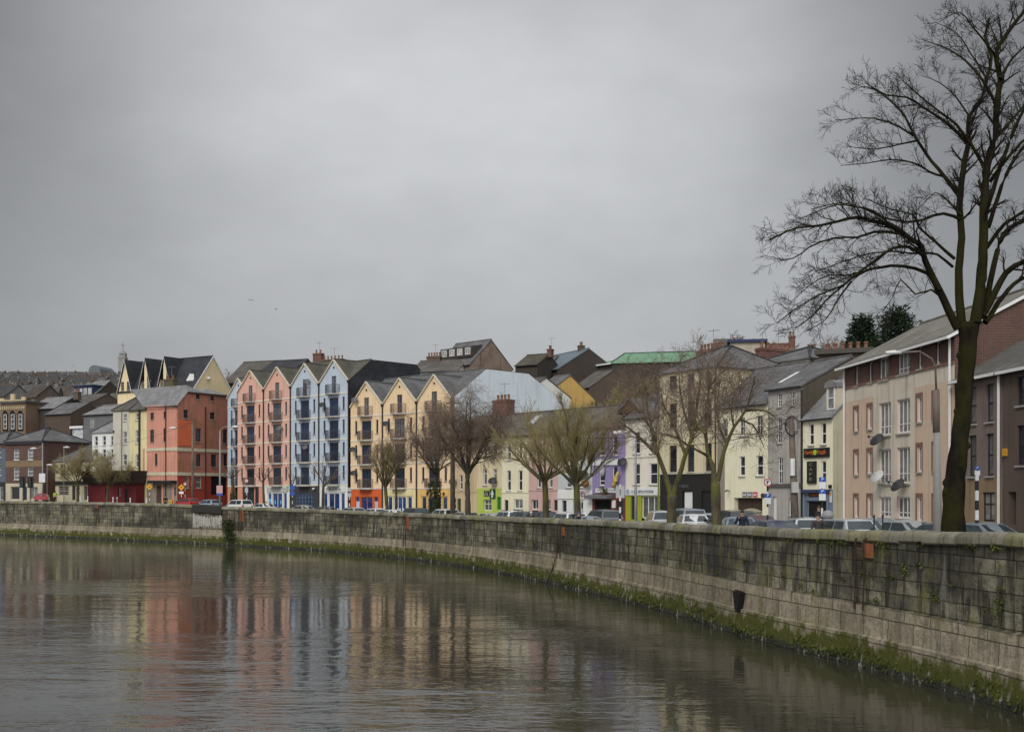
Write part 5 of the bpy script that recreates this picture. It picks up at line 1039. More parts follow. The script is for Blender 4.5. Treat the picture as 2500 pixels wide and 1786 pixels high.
for x0, x1 in ((25, 75), (90, 142), (160, 212)):
    u0, u1 = hw.u(x0), hw.u(x1); zb, zt = hw.v(930, (x0 + x1) / 2), hw.v(775, (x0 + x1) / 2); r = (u1 - u0) / 2; n = 10
    a = [(u0 + r - r * math.cos(math.pi * k / n), zt + r * .95 * math.sin(math.pi * k / n)) for k in range(n + 1)]
    o = hw.part('arch', MB().prism([(u0, zb), (u1, zb)] + a[::-1], 1, -.04, -.005).mesh('arch', DARKIN))
    ring = MB()
    for (p, q) in zip(a, a[1:]):
        c = Vector(((u0 + u1) / 2, zt)); pv, qv = Vector(p), Vector(q); po, qo = c + (pv - c) * 1.28, c + (qv - c) * 1.28
        ring.prism([(p[0], p[1]), (q[0], q[1]), (qo.x, qo.y), (po.x, po.y)], 1, -.12, -.005)
    hw.part('arch_surround', ring.mesh('arch_surround', M('arch_stone', (.26, .17, .11), .9, 'plain', .4)))
    f, p, s_ = window_meshes((u1 - u0) * .55, (zt - zb) * .85, 'sash3', WHITE, G_DARK); w = hw.part('window', f, (u0 + (u1 - u0) * .25, -.12, zb + .4)); hw.part('pane', p, (0, 0, 0), w)
bg('house', 'dark stone house with a pale slate roof right of the arcaded building', 'house', 66, 214, 26, 134, 999, 973, 9, DKS, SLATE2, wins=(), chim=(7.5, 1.2, 1.0, 3, BRW))
bg('house', 'brown house below with a white square window and ivy', 'house', 110, 204, 30, 172, 1012, 988, 8, M('brown_rubble', (.09, .065, .05), .92, 'plaster', .5), SLATE)
bg('house', 'tall brown house under the pale dormer house', 'house', 165, 222, 30, 222, 985, 966, 8, BRW, SLATE3)
h = bg('dormer_house', 'dark gabled house on the left slope with blue framed top windows', 'house', 174, 258, 30, 225, 972, 933, 10, DKS, SLATE2, 5, chim=(.3, 1.2, .5, 3, BRW))
dmo = h.part('dormer', MB().box(.4, .4, h.He + .2, h.L - .4, 3.4, h.He + 2.6).box(.1, .1, h.He + 2.6, h.L - .1, 3.6, h.He + 2.85).mesh('dormer', M('navy_cladding', (.035, .05, .09), .7)))
for k in range(4):
    f, p, s_ = window_meshes(1.0, 1.5, 'case2', WHITE, G_PALE); h.part('window', f, (.7 + k * (h.L - 1.8) / 3.4, .33, h.He + .6), dmo); h.part('pane', p, (.7 + k * (h.L - 1.8) / 3.4, .327, h.He + .6), dmo)
bg('house', 'house with a low brown roof and a skylight right of the dark gabled house', 'house', 236, 250, 25, 292, 985, 962, 9, DKS, SLATE3)
bg('house', 'ochre walled house half hidden behind the grey house', 'house', 180, 208, 30, 262, 1035, 996, 8, M('mossy_ochre_render', (.36, .29, .12), .9, 'plaster', .5), SLATE3)
h = bg('house', 'grey rendered house with a pale slate roof behind the white house', 'house', 204, 192, 30, 276, 1013, 992, 8, M('slate_grey_render', (.15, .15, .155), .9, 'plaster', .3), SLATE2, wins=()); h.K = K1
h.part('window', MB().box(0, -.05, 0, 1.0, -.005, 1.6).mesh('window', G_PALE), (h.u(815), 0, h.v(905, 830)))
bg('conservatory', 'white framed glass box beside the grey rendered house', 'extension', 177, 195, 30, 203, 1046, 1044, 3, Mglass('glazed_wall', (.35, .37, .38), .3), WHITE, kind='flat')
bg('house', 'slate roofed house behind the pink and yellow gables', 'house', 548, 200, 20, 640, 935, 886, 12, BRW, SLATE3)
bg('house', 'dark roofed house with a cream gable above the pink houses', 'house', 626, 186, 25, 712, 912, 884, 9, BRW, SLATED, chim=(8.2, 1.6, 1.0, 2))
h = [o for o in bpy.data.objects if o.get('label', '').startswith('dark roofed house with a cream gable')][0]
for gx, gs in ((1.2, 1.5), (6.2, 1.2)):
    MB().prism([(gx - gs, 0), (gx + gs, 0), (gx, gs * 1.1)], 1, 0, 1.6).build('gable', BUT, h, (0, -.1, bpy.data.objects[h.name].children[0].dimensions.z - 4.4)); 
bg('house', 'long dark roofed house above the blue gables', 'house', 716, 180, 25, 800, 905, 888, 9, BRW, SLATE3, chim=(2.5, 4.0, .5, 6, BRW))
# round-roofed hall and church on the ridge
STG = M('ridge_grey_cladding', (.13, .145, .15), .7, 'plain', .2); STC = M('church_stone', (.27, .26, .24), .9, 'plaster', .3)
Yh = 880.0; a = thing('round_roofed_hall', 'grey barrel roofed hall on the far ridge', 'hall', (pX(241, Yh), Yh, pZ(924, Yh)), R(-12))
n = 12; wv = 4.9; pr = [(-wv, 0), (wv, 0)] + [(wv * math.cos(math.pi * k / n), 5.2 + 4.6 * math.sin(math.pi * k / n)) for k in range(n + 1)]
MB().prism(pr, 1, -6, 14).build('barrel_roof', STG, a); MB().box(-8.5, -4.5, 0, 9, 10, 4.2).build('side_hall', STG, a)
Yc = 950.0; a = thing('church', 'stone church tower with a domed cap and cross on the far ridge', 'church', (pX(300, Yc), Yc, pZ(912, Yc)))
MB().box(-2.9, -2.9, -6, 2.9, 2.9, 13).box(-3.3, -3.3, 12.6, 3.3, 3.3, 13.4).box(-2.5, -2.5, 13.4, 2.5, 2.5, 16.2).build('tower', STC, a)
MB().lathe([(3.4, 16.2), (3.2, 16.8), (2.4, 18.0), (1.0, 19.2), (.3, 20)], n=12).build('dome', M('church_copper', (.22, .25, .25)), a, smooth=True); MB().box(-.25, -.25, 20, .25, .25, 26).box(-1.7, -.25, 23.2, 1.7, .25, 23.8).build('cross', STC, a)
MB().prism([(-7, 0), (7, 0), (7, 4), (0, 9.5), (-7, 4)], 0, 6, 26).build('nave', M('church_brown_roof', (.12, .09, .075), .9, 'plain', .3), a)
# rows of small houses climbing the far hill
rng = random.Random(42); WM = [M('hill_wall_' + n, c, .9, 'plaster', .4) for n, c in (('grey', (.19, .18, .165)), ('cream', (.36, .32, .23)), ('brown', (.12, .09, .07)), ('white', (.42, .42, .4)), ('tan', (.26, .19, .13)))]
WN = ['grey', 'cream', 'brown', 'white', 'tan']; RM = [M('hill_roof_' + n, c, .85, 'slate', .3) for n, c in (('slate', (.052, .05, .05)), ('brown', (.062, .048, .04)), ('grey', (.085, .083, .082)))]; RN = ['slate', 'brown', 'grey']
hm = {}
def hill_house(x, y, rot, wi, ri, w, label):
    key = (wi, ri, w)
    if key not in hm:
        d, e, r = 7.0, 4.6, 7.6; mb = MB()
        mb.poly([(0, 0, -3), (w, 0, -3), (w, 0, e), (0, 0, e)]).poly([(0, 0, -3), (0, 0, e), (0, d / 2, r), (0, d, e), (0, d, -3)]).poly([(w, 0, -3), (w, d, -3), (w, d, e), (w, d / 2, r), (w, 0, e)]).poly([(0, d, -3), (0, d, e), (w, d, e), (w, d, -3)])
        nw = max(2, int(w / 2.6)); wm = MB()
        for k in range(nw):
            u = (k + .5) * w / nw
            for z in (.8, 3.0): wm.box(u - .5, -.05, z, u + .5, -.003, z + 1.15)
        rm = MB().prism([(-.3, e - .25), (d / 2, r), (d + .3, e - .25), (d + .3, e), (d / 2, r + .2), (-.3, e)], 0, -.2, w + .2)
        cm = MB().box(w * .86, d / 2 - .3, r - .6, w * .86 + .8, d / 2 + .3, r + .75).box(w * .86 + .25, d / 2 - .12, r + .75, w * .86 + .5, d / 2 + .12, r + 1.1)
        hm[key] = (mb.mesh('wall', WM[wi]), wm.mesh('window', G_CURT), rm.mesh('roof', RM[ri]), cm.mesh('chimney', WM[0] if wi != 0 else WM[2]))
    a = thing('hill_house', label, 'house', (x, y, gz(x, y)), rot, 'houses on the far hill')
    for nme, me in zip(('wall', 'window', 'roof', 'chimney'), hm[key]):
        o = link(nme, me, a)
cnt = {}
for Y0 in (285, 318, 350, 384, 420, 460, 500, 540, 585, 630, 675, 720, 765, 800):
    px = -30 + rng.uniform(0, 20)
    while px < 300:
        w = rng.choice([6, 7, 8.5, 10, 13]); Y = Y0 + rng.uniform(-9, 9); x = pX(px, Y)
        if rng.random() < .9 and not (Y < 300 and px > 120):
            wi = rng.choices(range(5), (4, 3, 2.5, 1.6, 2))[0]; ri = rng.choices(range(3), (4, 3, 2))[0]
            rot = rng.choice([-.35, -.2, .1, .3, -.6]) + rng.uniform(-.08, .08); where = ['lowest', 'lower', 'middle', 'upper', 'top'][min(4, int((Y0 - 280) / 120))]; side = ['at far left', 'above the arched building', 'left of the round hall', 'under the round hall', 'below the church'][max(0, min(4, int((px + 30) / 66)))]
            lab = f'{"long" if w > 9 else "narrow" if w < 7 else "mid-sized"} {WN[wi]} house with {RN[ri]} roof, {where} rows of far hill, {side}'
            hill_house(x, Y, rot, wi, ri, w, lab)
        px += (w * rng.uniform(1.02, 1.5)) * F / Y
# ------------------------------------------------------------------ bare trees
BARK_BIG = M('mossy_dark_bark', (.017, .0145, .0095), .97, 'bark', .65, dcol=(.027, .027, .006), spec=.08); TWIG_BIG = M('dark_twig', (.022, .018, .014), .9, spec=.1)
BARK_G = M('green_mossy_bark', (.085, .072, .045), .95, 'bark', .75, dcol=(.11, .105, .022)); TWIG_G = M('olive_twig', (.22, .18, .085), .9, dcol=(.17, .15, .05)); TWIG_B = M('brown_twig', (.16, .115, .085), .9)
BARK_B = M('grey_brown_bark', (.085, .07, .055), .95, 'bark', .4)
def rv(rng, k=1.0): return Vector((rng.uniform(-1, 1), rng.uniform(-1, 1), rng.uniform(-1, 1))) * k
def stem(mb, rng, p, d, ln, r0, r1, seg, wig, trop, n):
    pts, dirs = [p.copy()], [d.normalized()]; k = max(2, int(round(ln / seg))); d = d.normalized(); st = ln / k
    for i in range(k):
        d = (d + rv(rng, wig) + Vector((0, 0, trop))).normalized(); p = p + d * st; pts.append(p.copy()); dirs.append(d.copy())
    mb.tube(pts, [r0 + (r1 - r0) * (i / k) for i in range(k + 1)], n, cap=False)
    return pts, dirs
def side_dir(rng, d, ang):
    a = d.cross(rv(rng)); 
    if a.length < 1e-4: a = Vector((1, 0, 0))
    a.normalize(); return (d * math.cos(ang) + a * math.sin(ang)).normalized()
def sprout(tw, rng, pts, dirs, r, lvl, P, t0=.25):
    """twigs along a limb, with their own twigs down to the last level"""
    n = P['n'][lvl]; m = len(pts) - 1; ln = P['len'][lvl]
    for k in range(n):
        t = t0 + (1 - t0) * (k + rng.random()) / n; f = t * m; i = min(int(f), m - 1); q = pts[i].lerp(pts[i + 1], f - i); d = dirs[min(i + 1, m)]
        nd = side_dir(rng, d, R(rng.uniform(*P['ang']))); nd = (nd + Vector((0, 0, P['lift'][lvl]))).normalized()
        rr = max(P['rmin'], r * (1 - .75 * t) * .55); L_ = ln * rng.uniform(.55, 1.2) * (1 - .35 * t)
        a, b = stem(tw, rng, q, nd, L_, rr, max(P['rmin'] * .7, rr * .35), P['seg'][lvl], P['wig'], P['trop'][lvl], 4 if rr > .03 else 3)
        if lvl + 1 < len(P['n']): sprout(tw, rng, a, b, rr, lvl + 1, P, .2)
def street_tree(label, px, Y, hgt, fork, spread, r, seed, limbs=7, P=None, bark=None, twig=None, lean=0.0, upr=.25, name='street_tree', base=None, stems=None, group='bare trees along the quay', fork2=False):
    rng = random.Random(seed); x = pX(px, Y); b = zs(x) if base is None else base
    a = thing(name, label, 'tree', (x, Y, b), 0, group); tr, cr = MB(), MB()
    P = dict(n=(8, 6, 4), len=(1.9, 1.0, .5), ang=(25, 55), lift=(.25, .15, .05), trop=(.03, .02, 0), rmin=.009, seg=(.4, .35, .3), wig=.13) | (P or {})
    top = Vector((lean * fork, 0, fork)); tr.lathe([(r * 1.5, -.2), (r * 1.25, .1), (r * 1.05, .5)], n=9)
    pts, dirs = stem(tr, rng, Vector((0, 0, .4)), Vector((lean, 0, 1)), fork - .4, r * 1.08, r * .82, .5, .035, .03, 9)
    p0 = pts[-1]
    for k in range(limbs):
        az = 2 * math.pi * (k + rng.uniform(-.25, .25)) / limbs; rad = spread * rng.uniform(.65, 1.0) * (.35 if k % 3 == 2 else 1); H = (hgt - fork) * rng.uniform(.72, 1.0) * (1 - .32 * min(1, rad / max(.1, spread)) ** 2)
        tgt = Vector((math.cos(az) * rad, math.sin(az) * rad, H)); d = Vector((tgt.x, tgt.y, H * (upr + .35))).normalized(); ln = tgt.length * 1.03
        lr = r * rng.uniform(.36, .52)
        lp, ld = stem(tr, rng, p0 - Vector((0, 0, rng.uniform(0, .5))), d, ln * .8, lr, lr * .28, .55, .075, upr * .16, 6)
        sprout(cr, rng, lp, ld, lr, 0, P, .22)
    o = tr.build('trunk', bark or BARK_G, a, smooth=True); c = cr.build('crown', twig or TWIG_G, a)
    return a
def tz(px, Y, py): return pZ(py, Y) - zs(pX(px, Y))
def at(px, d): return quayY(px) + d
TW = dict(n=(9, 6, 4))
# label, px, distance behind the water line, crown top (py), fork (py), spread (m)
T = [('bushy street tree in front of the low cream pub', 190, 9, 1076, 1178, 3.6, .2, 1, 9, dict(n=(14, 9, 5), len=(1.7, 1.0, .5), rmin=.009), TWIG_G, .18),
     ('bushy street tree beside the red single storey pub', 262, 9, 1092, 1180, 3.2, .19, 2, 9, dict(n=(14, 9, 5), len=(1.7, 1.0, .5), rmin=.009), TWIG_G, .18),
     ('short pollarded street tree in front of the salmon ground floor', 570, 7, 1125, 1160, 1.2, .2, 3, 6, dict(n=(5, 4, 2), len=(.8, .5, .3)), TWIG_B, .2),
     ('slim street tree between the two pink houses', 645, 7, 1110, 1170, 1.5, .15, 4, 5, dict(n=(5, 3, 2), len=(.9, .5, .3)), TWIG_B, .3),
     ('slim street tree at the joint of the pink and blue houses', 711, 7, 1118, 1185, 1.5, .14, 5, 4, dict(n=(5, 3, 2), len=(.9, .5, .3)), TWIG_B, .3),
     ('street tree in front of the white shopfront of the tallest blue house', 788, 7, 1095, 1178, 1.9, .17, 6, 6, dict(n=(6, 4, 2), len=(1.0, .6, .3)), TWIG_B, .3),
     ('mossy vase shaped street tree before the pale yellow shopfront', 946, 6, 1045, 1185, 2.6, .2, 7, 11, dict(n=(12, 7, 3), len=(1.3, .8, .4), ang=(15, 35), rmin=.008), TWIG_G, .6),
     ('thin street tree just right of the mossy vase shaped one', 967, 7.5, 1040, 1150, 2.0, .12, 8, 7, dict(n=(9, 6, 4), len=(1.6, .9, .5)), TWIG_B, .35),
     ('ivy clad street tree in front of the golden shopfront', 1061, 6, 965, 1150, 3.6, .2, 9, 9, dict(n=(12, 8, 5), len=(2.1, 1.1, .7), rmin=.008), TWIG_B, .2),
     ('mossy street tree in front of the dusty pink house', 1333, 5, 985, 1168, 4.6, .24, 11, 9, dict(n=(13, 8, 4), len=(1.9, 1.1, .55), ang=(18, 42), rmin=.008), TWIG_G, .2),
     ('yellow green mossy street tree in front of the pale grey shop', 1411, 5, 945, 1176, 3.6, .24, 12, 11, dict(n=(14, 9, 4), len=(2.0, 1.1, .5), ang=(15, 38), rmin=.008), TWIG_G, .4)]
for lab, px, d, yt, yf, sp, r, sd, nl, P, tw, up in T:
    Y = at(px, d); street_tree(lab, px, Y, tz(px, Y, yt), tz(px, Y, yf), sp, r, sd, nl, P, BARK_G if tw is TWIG_G else BARK_B, tw, upr=up)
# drooping brown crowned tree
Y = at(1143, 5.5); street_tree('tall dark tree with a drooping brown crown before the tan house', 1143, Y, tz(1143, Y, 905), tz(1143, Y, 1150), 4.3, .25, 21, 11, dict(n=(13, 9, 6), len=(2.6, 1.3, 1.1), lift=(.2, -.1, -.6), trop=(-.02, -.08, -.18), wig=.17, rmin=.0075), BARK_B, TWIG_B, upr=.38)
# ivy round the stem
ivr = random.Random(4)
def ivy(tree, r, h, n):
    mb = MB()
    for _ in range(n):
        z = ivr.uniform(.2, h); a = ivr.uniform(0, 6.28); rr = r * ivr.uniform(.9, 1.5); q = Vector((rr * math.cos(a), rr * math.sin(a), z)); e = rv(ivr).normalized() * ivr.uniform(.06, .12); f = e.cross(rv(ivr)).normalized() * ivr.uniform(.05, .1)
        mb.poly([q - e, q + f, q + e, q - f])
    mb.build('ivy', M('ivy_leaf', (.035, .05, .015), .7, 'leaf'), tree)
for o in [o for o in bpy.data.objects if o.name.startswith('street_tree') and 'label' in o]:
    if 'ivy clad' in o['label']: ivy(o, .42, 4.2, 900)
    if 'salmon ground' in o['label']: ivy(o, .3, 2.6, 300)
# two forked trees standing close to the parapet: limbs traced, twigs grown
def traced(label, px0, Y, K, trunk, limbs, P, seed, bark, twig, name, extra=(), base=None, lk=1.0):
    rng = random.Random(seed); x0 = pX(px0, Y); b = zs(x0) if base is None else base; a = thing(name, label, 'tree', (x0, Y, b), 0, 'bare trees along the quay' if name == 'street_tree' else None)
    tb, cr = MB(), MB()
    def W(x, y, dy): Yq = Y + dy; return Vector((pX(K[0] + x / K[2], Yq) - x0, dy, pZ(K[1] + y / K[2], Yq) - b))
    def smooth(pts, rads):
        V, Rr = [], []
        for i in range(len(pts) - 1):
            p0, p1, p2, p3 = pts[max(i - 1, 0)], pts[i], pts[i + 1], pts[min(i + 2, len(pts) - 1)]; n = max(2, int((p2 - p1).length / .3))
            for k in range(n):
                t = k / n; V.append((2 * p1 + (p2 - p0) * t + (2 * p0 - 5 * p1 + 4 * p2 - p3) * t * t + (3 * p1 - p0 - 3 * p2 + p3) * t ** 3) * .5 + rv(rng, .012)); Rr.append(rads[i] + (rads[i + 1] - rads[i]) * t)
        V.append(pts[-1]); Rr.append(rads[-1]); return V, Rr
    tp = [W(x, y, 0) for x, y, r in trunk]; V, Rr = smooth(tp, [r for x, y, r in trunk]); V = [Vector((V[0].x, 0, -.3))] + V
    tb.tube(V, [Rr[0] * 1.25] + [q * (1 + .06 * math.sin(i * 1.9)) for i, q in enumerate(Rr)], 14)
    for li, (r0, r1, d0, d1, pl) in enumerate(limbs):
        n = len(pl); P3 = [W(x, y, (d0 + (d1 - d0) * i / (n - 1))) for i, (x, y) in enumerate(pl)]; V, Rr = smooth(P3, [(r0 + (r1 - r0) * (i / (n - 1)) ** .8) * lk for i in range(n)])
        tb.tube(V, Rr, 8, cap=False); D_ = [(V[min(i + 1, len(V) - 1)] - V[max(0, i - 1)]).normalized() for i in range(len(V))]
        ln = sum((q - p).length for p, q in zip(V, V[1:])); PP = dict(P); PP['n'] = (max(4, int(ln * P['dens'])),) + tuple(P['n'][1:])
        sprout(cr, rng, V, D_, max(.03, (r0 + r1) / 2), 0, PP, .12 if r0 < .09 else .3)
    tb.build('trunk', bark, a, smooth=True); cr.build('crown', twig, a); return a
PT = dict(n=(0, 8, 5), len=(2.4, 1.2, .6), ang=(25, 60), lift=(.15, .05, .0), trop=(.0, -.01, -.03), rmin=.0075, seg=(.32, .28, .25), wig=.17, dens=3.0)
Y = at(1640, 4.2)
traced('forked mossy tree in front of the tall yellowish corner house', 1640, Y, K7, [(125, 1560, .27), (125, 1400, .25), (125, 1330, .24)],
    [(.17, .03, 0, 1.2, [(120, 1350), (75, 1180), (20, 1030), (-15, 880), (-55, 700), (-70, 600), (-75, 500)]), (.1, .02, 0, -1.5, [(20, 1030), (-60, 960), (-130, 890), (-210, 820), (-280, 770)]), (.08, .015, 0, 1, [(-15, 880), (-60, 780), (-120, 650), (-180, 560)]),
     (.17, .035, 0, -1, [(130, 1350), (185, 1180), (230, 1030), (280, 880), (310, 700), (330, 550), (350, 400)]), (.11, .02, 0, 1.5, [(230, 1030), (180, 900), (120, 760), (60, 640), (40, 520)]), (.1, .02, 0, -1.5, [(280, 880), (230, 740), (200, 600), (180, 420)]), (.08, .02, 0, 1, [(300, 850), (380, 720), (420, 600), (470, 480)]), (.07, .015, 0, 1, [(180, 900), (90, 880), (20, 860)])],
    PT, 31, BARK_G, TWIG_B, 'street_tree')
Y = at(1749, 4.0)
traced('forked mossy tree in front of the cream garage arch house', 1749, Y, K7, [(468, 1570, .25), (462, 1400, .23), (458, 1240, .22)],
    [(.14, .03, 0, 1.2, [(450, 1260), (435, 1100), (400, 1030), (385, 860), (400, 660), (410, 500), (400, 330)]), (.13, .03, 0, -1.2, [(475, 1230), (510, 1060), (545, 940), (600, 820), (690, 690), (730, 560), (760, 430)]), (.08, .015, 0, -1.5, [(400, 1040), (330, 1000), (250, 960), (170, 900), (90, 870)]), (.08, .015, 0, 1.2, [(385, 870), (320, 800), (270, 700), (250, 560)]),
     (.08, .015, 0, 1.5, [(545, 940), (500, 850), (470, 720), (480, 580), (500, 450)]), (.08, .015, 0, -1.5, [(690, 690), (780, 690), (860, 700), (930, 760)]), (.06, .012, 0, -1, [(600, 820), (580, 700), (600, 560)]), (.06, .012, 0, 1, [(640, 760), (740, 800), (800, 900), (830, 980)])],
    PT, 32, BARK_G, TWIG_B, 'street_tree')
# the big tree at the right
Yb = quayY(2330) + 2.4; KT = (1850, 0, 1.98)
LB = [(.17, .03, 0, -1.5, [(965, 1590), (900, 1450), (850, 1350), (810, 1260), (790, 1190), (735, 1150), (640, 1085), (560, 1070), (480, 1050), (390, 1068), (290, 1092), (190, 1102), (60, 1155)]),
      (.09, .022, -.3, 2.0, [(880, 1400), (820, 1322), (700, 1285), (590, 1292), (520, 1310), (450, 1350), (390, 1400), (320, 1460), (260, 1530), (180, 1585)]),
      (.08, .018, -.6, -2.6, [(805, 1240), (730, 1195), (650, 1200), (570, 1258), (480, 1320), (420, 1372), (300, 1425), (200, 1480), (95, 1560)]),
      (.075, .018, -.6, 1.0, [(790, 1190), (690, 1132), (560, 1122), (480, 1146), (370, 1150), (250, 1195), (170, 1250), (90, 1252)]),
      (.05, .012, -1, -2, [(640, 1085), (560, 1020), (470, 1000), (380, 990), (290, 1020), (200, 1060)]), (.05, .012, 1, 2.6, [(520, 1310), (430, 1330), (340, 1330), (250, 1380), (150, 1470)]), (.045, .012, -1.6, -3, [(450, 1360), (380, 1460), (330, 1540), (240, 1600)]),
      (.20, .05, .2, 1.5, [(985, 1560), (975, 1420), (972, 1300), (985, 1150), (975, 1000), (985, 880), (1000, 780), (1018, 690), (1022, 560), (1080, 480), (1108, 380), (1130, 270), (1100, 180), (1120, 90)]),
      (.10, .02, .8, 2.5, [(972, 940), (900, 850), (840, 780), (760, 660), (710, 560), (640, 485), (560, 432), (500, 420)]), (.06, .014, 1.5, 3.0, [(895, 850), (830, 830), (760, 790), (640, 770), (520, 790), (400, 800)]),
      (.08, .016, .8, -.8, [(1012, 685), (920, 600), (830, 540), (720, 470), (620, 460), (520, 400)]), (.055, .013, 2, 3.4, [(760, 660), (640, 592), (520, 570), (370, 582)]), (.05, .012, 2, 1.0, [(770, 680), (680, 700), (560, 720), (440, 710)]),
      (.075, .016, .5, -1.5, [(985, 1065), (900, 1030), (800, 1062), (735, 1072), (620, 1055), (520, 1012), (400, 980), (260, 1010)]), (.07, .015, .3, -1, [(950, 1250), (860, 1170), (780, 1100), (750, 1040), (640, 1010), (520, 960)]), (.05, .012, .3, 1, [(985, 1040), (930, 980), (860, 930), (790, 1000)]),
      (.06, .013, .2, -2.2, [(940, 1290), (870, 1230), (760, 1225), (650, 1215), (520, 1230), (400, 1270), (280, 1310)]), (.05, .012, 0, -1.6, [(905, 1460), (840, 1400), (760, 1420), (690, 1350), (650, 1440), (600, 1510)]),
      (.25, .06, -.2, -1.2, [(1050, 1560), (1075, 1400), (1085, 1300), (1092, 1100), (1098, 900), (1112, 780), (1150, 650), (1156, 500), (1172, 380), (1150, 260), (1195, 180), (1260, 90), (1330, 10)]),
      (.08, .016, -.5, -2, [(1097, 810), (1030, 700), (960, 600), (880, 540), (790, 470), (700, 390)]), (.08, .018, -.6, 1, [(1140, 680), (1230, 580), (1310, 480), (1400, 400)]), (.075, .015, -.8, 1.6, [(1156, 520), (1110, 420), (1040, 330), (960, 260), (880, 220), (790, 190)]),
      (.07, .015, -1, 0, [(1172, 380), (1230, 285), (1300, 220), (1400, 150)]), (.05, .012, -1, -2.4, [(1150, 270), (1090, 190), (1030, 120), (980, 60), (900, 90)]), (.045, .012, 1, 2.4, [(1020, 560), (960, 470), (880, 400), (800, 370)]), (.045, .012, .6, 2, [(1108, 380), (1030, 260), (960, 160), (860, 110)]),
      (.14, .04, -.1, 2.0, [(1090, 1530), (1145, 1270), (1190, 1130), (1290, 1060), (1420, 980), (1560, 900), (1700, 860)]), (.15, .04, 0, -2, [(1080, 1540), (1200, 1320), (1290, 1265), (1420, 1180), (1580, 1120), (1760, 1100)]), (.12, .03, 0, 2.5, [(1100, 1560), (1210, 1400), (1300, 1335), (1440, 1290), (1600, 1300), (1780, 1340)]),
      (.1, .03, .4, 1, [(1115, 1100), (1180, 900), (1245, 760), (1310, 690), (1420, 560), (1500, 420)]), (.09, .03, .3, -1.6, [(1105, 1200), (1195, 1080), (1300, 1012), (1430, 880), (1560, 760)]), (.1, .03, -.3, 2, [(1105, 1020), (1210, 700), (1300, 500), (1380, 330), (1480, 200)]), (.08, .02, -.2, -2, [(1120, 880), (1220, 750), (1330, 640), (1500, 560), (1620, 540)])]
PBIG = dict(n=(0, 6, 4), len=(1.1, .5, .25), ang=(25, 58), lift=(.22, .15, .05), trop=(.025, .02, .0), rmin=.0056, seg=(.2, .17, .15), wig=.19, dens=3.7)
BT = [(945, 2580, .39), (945, 2480, .35), (955, 2300, .32), (968, 2200, .29), (985, 2050, .265), (1000, 1900, .255), (1010, 1750, .26), (1018, 1640, .29), (1018, 1560, .34)]
bt = traced('big bare tree with a thick mossy trunk right behind the river wall', 2330, Yb, KT, BT, LB, PBIG, 77, BARK_BIG, TWIG_BIG, 'big_tree', lk=.78)
# burrs on the trunk
mb = MB(); rng = random.Random(2)
def tr_at(z):
    for (x0, y0, r0), (x1, y1, r1) in zip(BT, BT[1:]):
        z0, z1 = pZ(y0 / 1.98, Yb), pZ(y1 / 1.98, Yb); zz = z + zs(pX(2330, Yb))
        if z0 <= zz <= z1: t = (zz - z0) / (z1 - z0); return pX(1850 + (x0 + (x1 - x0) * t) / 1.98, Yb) - pX(2330, Yb), r0 + (r1 - r0) * t
    return 0, .3
for z, az, s_ in ((2.6, 3.4, .13), (2.9, 3.0, .10), (5.2, 3.3, .08), (1.0, 3.2, .17), (.9, -.3, .15), (7.0, 3.0, .10), (6.2, 0.2, .09), (4.1, -.4, .1), (3.4, -1.6, .1)):
    xc, rc = tr_at(z); c = Vector((xc + math.cos(az) * rc * .92, math.sin(az) * rc * .8, z)); mb.lathe([(s_ * .3, -s_ * 1.4), (s_ * .9, -s_ * .6), (s_, .1 * s_), (s_ * .7, .8 * s_), (s_ * .2, 1.4 * s_)], (c.x, c.y, c.z), 8)
mb.build('burr', BARK_BIG, bt, smooth=True)
# trees on the slopes and ridges
def far_tree(label, px, Y, yt, sp, seed, twig, n=(6, 5, 3), nl=6, r=.2, ln=(2.2, 1.2, .7), name='hill_tree', upr=.6, fork=.3):
    b = gz(pX(px, Y), Y) - .5; h = pZ(yt, Y) - b; street_tree(label, px, Y, h, max(1.0, h * fork), sp, r, seed, nl, dict(n=n, len=ln, rmin=.03 if Y > 150 else .02), BARK_B, twig, upr=upr, name=name, base=b, group='bare trees on the slope')
for k, (px, Y, yt, sp, lab) in enumerate([(1770, 168, 798, 2.8, 'leftmost bare tree behind the cream box house on the skyline'), (1800, 170, 795, 2.6, 'bare tree rising over the middle of the cream box house'), (1835, 172, 800, 3.2, 'bare tree over the right end of the cream box house'), (1893, 165, 822, 3.0, 'bare tree over the red brick skyline house'), (1935, 160, 842, 2.6, 'low bare tree between the brick houses on the skyline'),
        (2030, 150, 800, 3.4, 'pale bare tree left of the dark conifers'), (2062, 150, 792, 3.6, 'pale bare tree touching the left dark conifer'), (1985, 155, 850, 2.4, 'low bare tree behind the chimney wall with clay pots'),
        (555, 215, 880, 1.4, 'first thin bare tree between the yellow gables and the pink terrace'), (575, 215, 878, 1.4, 'second thin bare tree between the yellow gables and the pink terrace'), (592, 216, 882, 1.3, 'third thin bare tree between the yellow gables and the pink terrace')]):
    far_tree(lab, px, Y, yt, sp, 100 + k, TWIG_B, nl=7, n=(7, 5, 3))
